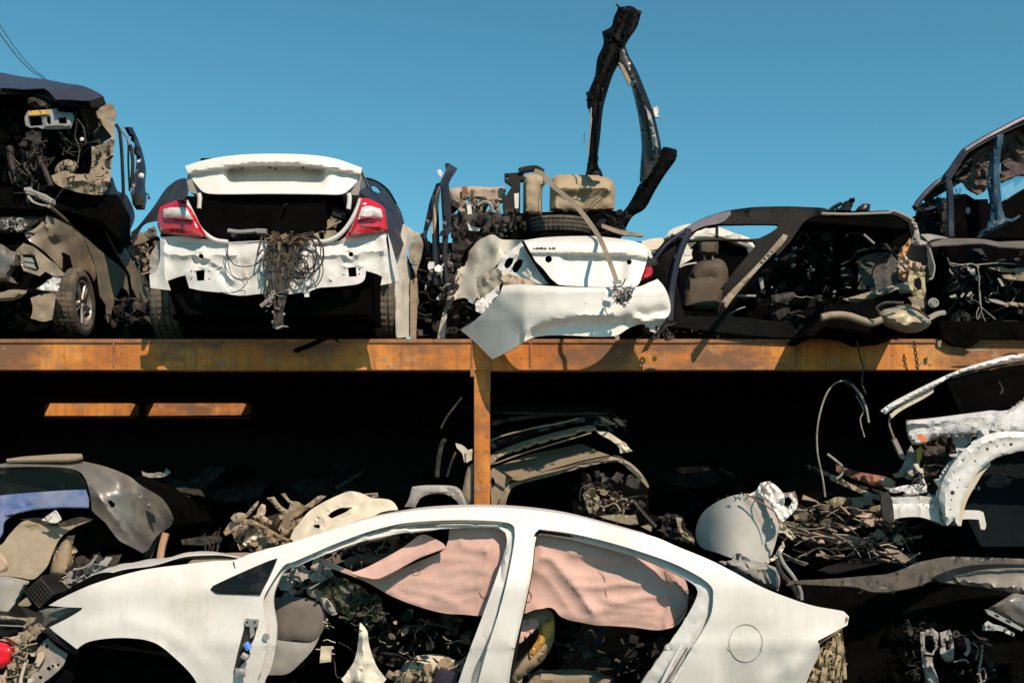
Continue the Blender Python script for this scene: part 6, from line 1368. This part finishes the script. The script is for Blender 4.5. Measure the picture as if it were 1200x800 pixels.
PL(T, 'skin', m_beige, L3('212,520 222,450 236,400 258,384 262,384 262,545 235,552'), 7.08, t=.02, res=4, bulge=.02, bw=4)
mb = MB(); mb.plate(L3('185,305 215,315 240,345 235,385 220,382 210,345 190,325'), 7.08, t=.02, res=4); mb.plate(L3('225,335 252,328 250,372 228,384'), 7.05, t=.01, res=4, crum=(.02, 8)); mb.build('torn_end', m_cream, T)
for nm, lab, q, r_ in (('weatherstrip', 'grey curved rubber strip standing left of the post, lower one', '110,442 114,390 122,340 134,300 148,296', 3.0), ('weatherstrip', 'thin grey rubber strip standing left of the post, upper one', '126,245 150,200 180,160 210,122', 1.3), ('weatherstrip', 'short dark rubber strip leaning just left of the post', '150,440 165,390 185,340', 1.5)):
    b = MB(); b.ptube(L3(q), 7.1, r_); tag(b.build(nm, m_dark), lab, 'rubber strip', 'rubber strips left of the post')
T = thing('grey_door_frame', 'pale grey curved frame piece showing over the front car roof, left of the post', 'car part', (510, 590, 6.7))
PL(T, 'skin', m_greyl, L3('-20,560 -4,530 10,480 60,474 130,474 180,478 206,495 220,525 232,555 222,560 200,556 188,536 150,512 100,508 50,522 22,562'), 6.6, t=.02, res=4, bulge=.02, bw=4, creases=[(L3('140,488 175,500 195,535'), -.02, 2)])
mb = MB(); bits(mb, L3('700,420 900,440 960,600 820,640 690,560'), (7.0, 7.5), 60, 3, (.03, .12)); mb.ptube(L3('900,535 940,585 990,640'), 6.8, 3.0, k=3, flat=.5); mb.ptube(L3('820,500 870,540 900,545'), 7.0, 1.6); o = mb.build('torn_car_side', m_dark); tag(o, 'tangle of torn dark metal under the stacked roof panels', 'scrap metal', kind='stuff')
mb = MB(); bits(mb, L3('690,500 800,480 900,540 900,600 700,600'), (6.85, 7.1), 26, 13, (.03, .1), 'spt'); mb.plate(L3('760,598 840,592 905,598 920,630 880,632 800,612'), 6.8, t=.02, res=4, crum=(.02, 10)); mb.plate(L3('695,510 720,500 740,560 745,590 720,585'), 6.9, t=.02, res=4, crum=(.03, 8), holes=[L3('708,520 718,518 728,560 720,565')]); mb.plate(L3('930,640 960,632 978,645 970,660'), 6.5, t=.02, res=3.5); mb.build('lit_shards', m_beige, o)  # shards made to look lit by a paler beige
T = thing('folded_seat_frame', 'dark folded seat frame standing behind the front car, left of the white folded panel', 'car part', (790, 650, 6.4))
PL(T, 'frame', m_dark, L3('1012,660 1020,600 1040,585 1075,592 1100,605 1105,640 1140,680 1145,712 1100,700 1060,690 1030,680'), 6.4, t=.05, res=4, crum=(.06, 10), holes=[L3('1045,615 1075,610 1085,640 1060,655')])
mb = MB(); mb.plate(L3('1070,600 1095,608 1090,640 1110,670 1144,690 1143,705 1100,680 1078,640'), 6.33, t=.01, res=3.5, crum=(.03, 8)); mb.build('lit_edge', m_beige, T)  # paler beige strip gives the frame its lit edge
mb = MB(); rng = random.Random(2)
EX(None, 'stacked_dark_body', m_void, L3('330,220 700,200 860,260 960,490 960,640 330,640'), 7.75, 9.5)  # near-black block added to keep the space behind the stack dark
tag(bpy.data.objects['stacked_dark_body'], 'black car body in the shade behind the stacked roof panels', 'car wreck')

# ---- white folded panel and the heap of hoses right of it
T = thing('folded_white_panel', 'white bonnet folded into a rounded cone with torn rusty top edge', 'car panel', (870, 660, 6.3))
PL(T, 'skin', mat('greyish_white_paint', (.50, .455, .41), .5, dust=.35, dustcol=(.40, .335, .26), var=.05, bump=.02, spec=.3), L4('88,552 100,515 120,490 150,470 180,456 215,447 240,445 272,452 302,472 320,505 332,540 322,590 310,625 298,642 282,655 240,645 200,636 150,618 110,606 92,586'), lambda x, y: 6.15 + ((x - 868) / 46) ** 2 * .22, t=.006, res=4, creases=[(L4('245,450 290,520 320,560'), .03, 6)], dent=(.002, 40))
PL(T, 'torn_top', m_white, L4('242,450 266,435 278,414 300,410 322,420 345,444 376,440 386,465 384,486 362,512 344,527 330,530 322,500 300,470 270,456'), 6.12, t=.006, res=3.2, holes=[L4('346,462 362,452 372,465 360,490 348,482')], crum=(.04, 14), seed=3)
mb = MB(); mb.ptube(L4('235,446 262,462 290,478 320,500 334,530'), 6.08, .9); mb.ptube(L4('300,412 285,440 300,470'), 6.06, .8); mb.ptube(L4('350,448 376,442 386,466'), 6.08, .8); mb.build('rust_edge', m_rusty, T)
mb = MB(); [mb.ptube(L4(q), 6.12, .7, k=2) for q in ('150,470 156,458', '175,460 182,448', '200,452 206,462', '215,450 222,440 230,450')]; mb.build('torn_wire', m_black, T)
mb = MB(); mb.plate(L4('330,530 350,540 380,575 372,582 345,560 332,560'), 6.12, t=.006, res=3.2, crum=(.04, 8)); mb.plate(L4('280,655 300,640 318,628 345,585 350,600 330,632 300,650 286,672'), 6.1, t=.006, res=3.2, crum=(.03, 8)); mb.build('hanging_shred', m_cream, T)
tyT = thing('grey_drum', 'dirty grey slotted drum half hidden behind the front car roof, under the folded white panel', 'car part', (880, 680, 6.0))
PL(tyT, 'body', m_greyl, L4('165,648 190,640 230,638 280,646 330,664 336,700 330,730 280,716 230,690 190,664'), 6.0, t=.10, res=4, bulge=.08, bw=8, creases=[(L4('230,642 245,690'), -.02, 1.2), (L4('270,645 300,715'), -.02, 1.2)], holes=[L4('268,668 275,668 272,678')])
for k, (q, r_) in enumerate((('330,612 345,650 375,690 395,730 398,756', 2.4), ('322,640 340,680 370,715 388,752', 3.2))):
    b = MB(); b.ptube(L4(q), 5.95, r_); tag(b.build('coolant_hose', m_wire if k else m_steel), ['thin grey hose drooping below the folded white panel', 'thick dark hose drooping below the folded white panel'][k], 'hose', 'hoses below the folded panel')
EX(None, 'hose_heap_core', m_void, L4('370,520 420,480 560,440 640,470 740,560 730,650 560,660 400,640'), 6.75, 8.0)
tag(bpy.data.objects['hose_heap_core'], 'dark mass of scrap under the heap of hoses', 'scrap', kind='stuff')
rng = random.Random(77)
hm = [m_wire, m_wire, m_dark, m_wirel]
for k in range(52):
    x, y = L4('%f,%f' % (rng.uniform(370, 725), rng.uniform(500, 636)))[0]; l = rng.uniform(18, 60); a = rng.gauss(.15, .45); d = 6.35 + (640 - y) * .006 + rng.uniform(-.1, .1)
    cv = rng.uniform(-.25, .25)
    P = [(x + math.cos(a) * l * q, y + math.sin(a) * l * q + cv * l * (1 - 4 * q * q)) for q in (-.5, -.25, 0, .25, .5)]
    b = MB(); b.ptube(P, [d + rng.uniform(-.06, .06) for _ in P], rng.uniform(.45, 1.25), n=6, k=5)
    tag(b.build('scrap_hose', hm[k % 4]), 'thin dusty hose tangled in the heap right of the folded white panel', 'hose', 'hoses tangled in the heap')
for k in range(84):
    x, y = L4('%f,%f' % (rng.uniform(375, 730), rng.uniform(470, 640)))[0]; c = W(x, y, 6.42 + (640 - y) * .006 + rng.uniform(-.08, .12)); M = Matrix.Rotation(rng.gauss(.1, .3), 3, 'Y') @ Matrix.Rotation(rng.uniform(-.7, .7), 3, 'Z') @ Matrix.Rotation(rng.uniform(-1.4, .6), 3, 'X'); L = rng.uniform(.03, .13); w_ = rng.uniform(.008, .035)
    V_ = [c + M @ Vector((L * a_, q * w_ * rng.uniform(.6, 1.3), rng.uniform(-.02, .02))) for a_, q in ((-1, -1), (0, -1.3), (1, -.8), (.9, 1), (0, 1), (-1, .8))]
    b = MB(); b.shell([tuple(v) for v in V_], [(0, 1, 4, 5), (1, 2, 3, 4)], .006)
    tag(b.build('scrap_strip', (m_beige, m_dark, m_plastic, m_foam)[k % 4] if k % 7 else m_beige), 'short flat metal strip lying in the heap of hoses', 'metal strip', 'metal strips in the hose heap')
for nm, lab, q, m_, d_ in (('tan_tray', 'torn tan tray lying across the top of the hose heap', '470,470 500,455 540,458 600,450 612,480 560,490 500,490', m_beige, 6.7), ('rust_tray', 'red rusty battery tray on the hose heap, beside the white body shell', '500,360 560,380 640,395 670,408 672,428 640,432 560,405 500,380', m_rusty, 6.75),
                           ('rust_lump', 'torn orange rusty lump at the end of the rusty tray', '625,405 650,398 674,412 668,430 640,430', m_foam, 6.68), ('long_rail', 'long dusty rail slanting down across the hose heap', '480,392 500,395 560,425 640,458 640,468 600,458 540,430 482,405', m_beige, 6.72),
                           ('black_rail', 'long black rail slanting above the dusty rail in the hose heap', '415,360 450,372 540,410 640,440 690,452 688,462 620,450 520,415 420,375', m_plastic, 6.85), ('flat_cover', 'flat grey cover plate low in the hose heap', '395,580 440,560 480,575 470,605 420,615', m_dark, 6.5)):
    mb = MB(); mb.plate(L4(q), d_, t=.02, res=4, crum=(.04, 12), bulge=.01, bw=2); tag(mb.build(nm, m_), lab, 'car part')
b = MB(); b.ptube(L4('474,330 500,350 518,368 515,390 500,402'), 6.7, 1.6); tag(b.build('bent_pipe', m_wirel), 'short pale bent pipe sticking up at the top of the hose heap', 'pipe')
b = MB(); b.ptube(L4('136,348 160,372 200,392'), 7.8, 1.6); tag(b.build('stray_strap', m_dark), 'faint curved strap in the dark above the folded white panel', 'scrap part')

# ---- right: stripped white body shell --------------------------------------------------
S_ = thing('white_body_shell', 'stripped white front body shell with bare wheel arch and torn fibrous rail, at right', 'car', (1130, 640, 6.4))
PL(S_, 'windscreen_pillar', m_primer, M6('112,246 150,218 200,190 300,140 390,98 480,64 620,25 696,14 1000,-30 1000,0 696,38 600,56 500,78 400,106 330,150 240,196 160,240 130,262'), lambda x, y: 6.30 + np.clip((1120 - x) / 90, 0, 1) * .0, t=.03, res=3, bulge=.015, bw=3, creases=[(M6('150,232 330,140 480,75 696,24 1000,-20'), .008, 2.5)])
PL(S_, 'windscreen_pillar', m_cream, M6('150,262 200,222 300,170 328,156 326,172 290,196 200,244 156,278'), 6.34, t=.02, res=4, holes=[circ(*M6(q)[0], .7) for q in ('200,236', '240,212', '280,190')])
TB(S_, 'windscreen_seal', m_dark, [M6('400,112 500,86 600,64 696,48 900,10')], 6.33, 1.6)
PL(S_, 'door_edge', m_greyl, M6('160,365 175,358 212,436 204,446 190,430'), 6.5, t=.03, res=4)
mb = MB(); mb.ptube(M6('152,262 146,300 158,340 168,366'), 6.4, 1.2); mb.build('fuel_line', m_beige, S_)
m_fib = mat('fibrous_sound_deadening', (.60, .565, .55), .95, var=.15, vscale=18, bump=.6, bscale=70, dust=.35, dustcol=(.5, .42, .34))
PL(S_, 'upper_rail', m_fib, M6('214,300 226,288 250,284 300,279 360,272 420,264 500,254 560,246 600,248 640,240 696,206 1000,100 1000,340 696,342 640,345 560,340 500,342 440,346 380,346 320,362 300,376 270,386 240,384 222,350'),
   lambda x, y: 6.25 + np.clip((495 - y) / 20, 0, 1) ** 1.5 * .14, t=.04, res=3.6, bulge=.03, bw=4, creases=[(M6('225,302 340,292 480,274 600,262 690,230'), .03, 3), (M6('330,290 335,345'), .012, 3), (M6('600,262 570,330'), .03, 4)], dent=(.006, 12), crum=(.01, 10), seed=5)
mb = MB(); rng = random.Random(9)
for k in range(200):
    t = rng.random(); x, y = (216 + t * 480, 298 - t * 48 - max(0, t - .85) * 330) if k % 3 else (380 + t * 200, 346)
    a = rng.uniform(-2.4, -.7) if k % 3 else rng.uniform(.5, 2.5); l = rng.uniform(4, 15 if t < .2 else 9)
    p = M6('%f,%f %f,%f' % (x, y, x + math.cos(a) * l, y + math.sin(a) * l)); mb.ptube(p, 6.27 + rng.uniform(-.02, .05), .28, n=4, k=1)
mb.build('frayed_fibres', m_fib, S_)
PL(S_, 'paint_mark', m_orangepaint, M6('262,345 280,340 286,352 304,360 300,372 285,374 268,362'), 6.205, t=.004, res=3)
arch = M6('384,716 372,690 358,650 350,602 360,550 376,508 408,458 440,420 474,388 510,362 545,345 600,332 696,332 1000,345 1000,420 696,410 640,422 600,432 558,452 520,484 492,520 466,562 446,602 434,650 428,716 410,690')
PL(S_, 'wheel_arch', m_primer, arch, lambda x, y: 6.12 + 0 * x, t=.11, res=3.6, bulge=.015, bw=3, dent=(.003, 16), holes=[circ(*M6(q)[0], r_) for q, r_ in (('546,403', 1.9), ('643,384', 2), ('405,581', 2.6), ('497,452', 1.2), ('434,528', 1), ('400,610', 1), ('586,392', 1.2), ('615,385', .9), ('392,540', .8), ('560,372', .9), ('573,384', .7), ('470,415', .8), ('455,438', .8), ('424,560', .8), ('395,650', 1))], creases=[(M6('380,680 372,600 400,510 460,430 530,380 600,355 696,352'), .015, 2), (M6('430,490 450,500'), -.015, 1.5)])
PL(S_, 'arch_inner_lip', m_cream, M6('428,716 434,650 446,602 466,562 492,520 520,484 558,452 560,470 530,500 505,540 470,600 452,650 440,716'), 6.2, t=.02, res=4)
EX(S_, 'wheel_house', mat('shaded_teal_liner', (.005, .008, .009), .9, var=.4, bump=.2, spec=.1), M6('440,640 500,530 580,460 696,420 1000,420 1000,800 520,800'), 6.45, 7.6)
mb = MB(); mb.plate(M6('520,540 560,500 600,490 660,520 640,560 560,572'), 6.43, t=.03, res=5, bulge=.05, bw=6); mb.build('strut', m_dark, S_)
PL(S_, 'front_rail', m_primer, M6('150,602 200,602 270,598 320,600 352,606 354,690 380,716 340,700 270,680 200,682 165,690'), 6.2, t=.08, res=4, creases=[(M6('155,625 270,620 350,625'), -.015, 2), (M6('270,600 272,680'), .012, 1.5), (M6('190,620 196,678'), .01, 2), (M6('225,620 232,675'), .01, 2)], holes=[circ(*M6(q)[0], r_) for q, r_ in (('285,630', .9), ('300,640', .7), ('322,622', .9), ('325,650', 1.1), ('310,650', .7), ('334,632', .8))])
PL(S_, 'rail_end_plate', m_dark, M6('110,580 140,578 158,610 166,690 152,706 122,690 116,640'), 6.17, t=.02, res=4)
PL(S_, 'engine_mount', m_primer, M6('202,552 240,548 270,545 286,520 300,556 300,578 270,585 240,592 212,596 208,575 170,582 146,578 150,566'), 6.22, t=.04, res=3.6, bulge=.02, bw=3, crum=(.04, 10))
PL(S_, 'engine_mount', m_cream, M6('245,464 265,462 270,480 284,482 290,520 276,500 262,490'), 6.25, t=.02, res=3.6)
PL(S_, 'bulkhead', m_greyl, M6('196,490 210,450 235,388 252,420 264,460 262,490 240,530 215,525'), 6.5, t=.02, res=4, crum=(.05, 14))
PL(S_, 'bulkhead', m_dark, M6('262,400 300,376 380,350 430,350 420,440 400,470 360,540 330,560 300,500 270,460'), 6.6, t=.03, res=4, crum=(.06, 14), holes=[circ(*M6('385,410')[0], 4)])
PL(S_, 'bulkhead', m_fib, M6('416,350 490,346 480,372 440,410 424,440 418,400'), 6.35, t=.02, res=4, crum=(.03, 10))
mb = MB(); mb.plate(M6('258,405 275,392 280,430 268,462 262,450'), 6.45, t=.01, res=3.5); mb.build('yellow_clip', m_yel, S_)
mb = MB(); mb.ptube(M6('300,472 340,468 382,482 376,510 372,540'), 6.2, .7); mb.ptube(M6('240,540 262,520 290,515'), 6.2, 1.0); loom(mb, M6('260,480 350,470 350,540 260,540'), (6.25, 6.4), 8, 3, .7, 4, (10, 22)); mb.build('wiring', m_wire, S_)
PL(S_, 'sill_flange', m_primer, M6('430,662 460,652 515,654 530,660 542,715 536,732 520,730 512,690 470,688 432,690'), 6.25, t=.02, res=4)
mb = MB(); mb.plate(circ(*M6('494,560')[0], 1.6, 2.6), 6.42, t=.01, res=3); mb.plate(circ(*M6('512,562')[0], 1.4, 2.4), 6.42, t=.01, res=3); mb.build('grommet', m_greyl, S_)
mb = MB(); mb.ptube(M6('592,130 606,160 600,180'), 7.0, 1.6); mb.ptube(M6('612,22 640,14 670,18'), 6.25, 1.0); mb.build('door_hook', m_dark, S_)
EX(S_, 'cabin_shell', m_void, M6('380,130 600,70 1000,10 1000,240 640,240 440,262'), 7.0, 8.2)
PL(S_, 'torn_flap', m_beige, M6('160,505 200,495 216,498 200,516 172,520'), 6.5, t=.01, res=3.5)

# ---- right foreground: dark crushed car ------------------------------------------------
U = thing('black_crushed_car', 'crushed black car with dusty buckled bonnet and open dark engine bay, lower right', 'car', (1080, 860, 5.9))
PL(U, 'bonnet', mat('dusty_black_bonnet', (.015, .014, .013), .4, dust=.5, dustcol=(.22, .17, .115), dscale=6, coat=.15, var=.4, top=.35, bump=.05), L7('86,340 110,322 150,318 240,314 340,308 450,298 560,288 640,262 700,236 770,220 850,208 1000,211 1200,218 1500,235 1500,262 1200,244 1050,242 950,252 870,268 800,298 770,318 700,344 630,360 560,372 480,370 440,356 390,346 300,344 150,336'),
   lambda x, y: 5.75 + (672 - y) * .008, t=.008, res=4, crum=(.03, 20), creases=[(L7('560,300 700,262 900,228 1200,230'), -.02, 3), (L7('150,328 340,318 560,310'), .02, 3)], dent=(.008, 26))
PL(U, 'bonnet', m_black, L7('230,270 300,245 420,220 560,205 600,208 540,230 400,262 300,280'), PV((960, 665, 6.2), (1040, 652, 6.5), (1000, 668, 6.1)), t=.01, res=5)
mb = MB(); mb.ptube(L7('390,344 440,338 500,326'), 5.68, .8); mb.ptube(L7('480,370 520,340 560,322'), 5.68, .7); mb.ptube(L7('450,350 520,352 600,350'), 5.68, .7); bits(mb, L7('440,330 640,320 620,368 480,368'), (5.66, 5.72), 24, 4, (.02, .06), 'st'); mb.build('torn_edge', m_beige, U)
PL(U, 'fender', m_grey, L7('800,322 850,304 900,290 1000,270 1100,260 1200,254 1500,250 1500,380 1200,378 1150,376 1080,362 1000,350 900,338'), lambda x, y: 5.62 + (690 - y) * .004, t=.01, res=5, bulge=.04, bw=8, dent=(.008, 24))
PL(U, 'fender', m_grey, L7('1030,452 1090,416 1152,380 1200,386 1500,400 1500,580 1200,548 1160,528 1100,492'), lambda x, y: 5.5 + 0 * x, t=.01, res=5, bulge=.03, bw=6, creases=[(L7('1060,450 1140,420 1220,470'), .02, 5)])
mb = MB(); mb.plate(L7('1020,455 1050,462 1200,545 1190,556 1100,512 1030,475'), 5.46, t=.02, res=4, holes=[L7('1060,475 1085,485 1080,495 1062,485'), L7('1110,500 1140,512 1136,522 1112,508')]); mb.build('bumper_bracket', m_steel, U)
mb = MB(); mb.plate(L7('1015,520 1030,508 1060,525 1100,535 1158,572 1150,582 1090,555 1020,552'), 5.46, t=.02, res=3.5, holes=[circ(*L7('1036,535')[0], 1.4)], crum=(.02, 7)); mb.build('headlamp_mount', m_steel, U)
PL(U, 'bonnet_lip', m_black, L7('780,310 800,296 900,262 1000,246 1200,246 1500,262 1500,275 1200,260 1000,270 880,296 806,326'), 5.66, t=.03, res=5)
EX(U, 'engine_bay', m_void, L7('110,350 480,380 800,330 1150,385 1030,470 1200,560 1500,600 1500,1000 280,1000'), 5.95, 7.4)
for q, hs in (('712,562 740,552 765,540 795,562 800,590 785,640 772,700 800,790 800,860 740,860 738,790 722,690', ['735,580 775,575 782,630 768,660 735,650']), ('806,562 830,556 852,548 866,580 872,640 870,690 850,702 826,694 806,660 812,610', ['830,600 855,600 858,640 835,655'])):
    PL(U, 'engine_bracket', m_greyl, L7(q), 5.85, t=.02, res=3.6, holes=[L7(h) for h in hs] + [circ(*L7('748,735')[0], 1.8)], crum=(.03, 12), bulge=.01, bw=2)
mb = MB(); bits(mb, L7('640,510 760,500 700,620 650,600'), (5.8, 5.9), 14, 3, (.02, .06)); bits(mb, L7('880,560 1050,600 1050,790 900,800'), (5.8, 5.9), 30, 4, (.02, .08), 'tds'); bits(mb, L7('640,650 720,660 720,790 640,790'), (5.8, 5.9), 18, 5, (.02, .06)); mb.build('engine_fittings', m_dark, U)
mb = MB(); mb.ptube(L7('1005,620 1000,680 990,740 1000,800'), 5.8, 1.4); mb.ptube(L7('930,590 940,640 925,670'), 5.8, 2.2); mb.ptube(L7('870,700 920,690 940,705'), 5.8, .8); mb.ptube(L7('960,610 985,640 975,690'), 5.8, .6); mb.ptube(L7('980,760 1010,730 1020,780 990,800'), 5.8, 1.0); mb.build('hoses', m_wirel, U)
mb = MB(); bits(mb, L7('500,520 1100,520 1100,900 500,900'), (5.88, 5.95), 60, 7, (.04, .14)); mb.build('engine_block', m_void, U)
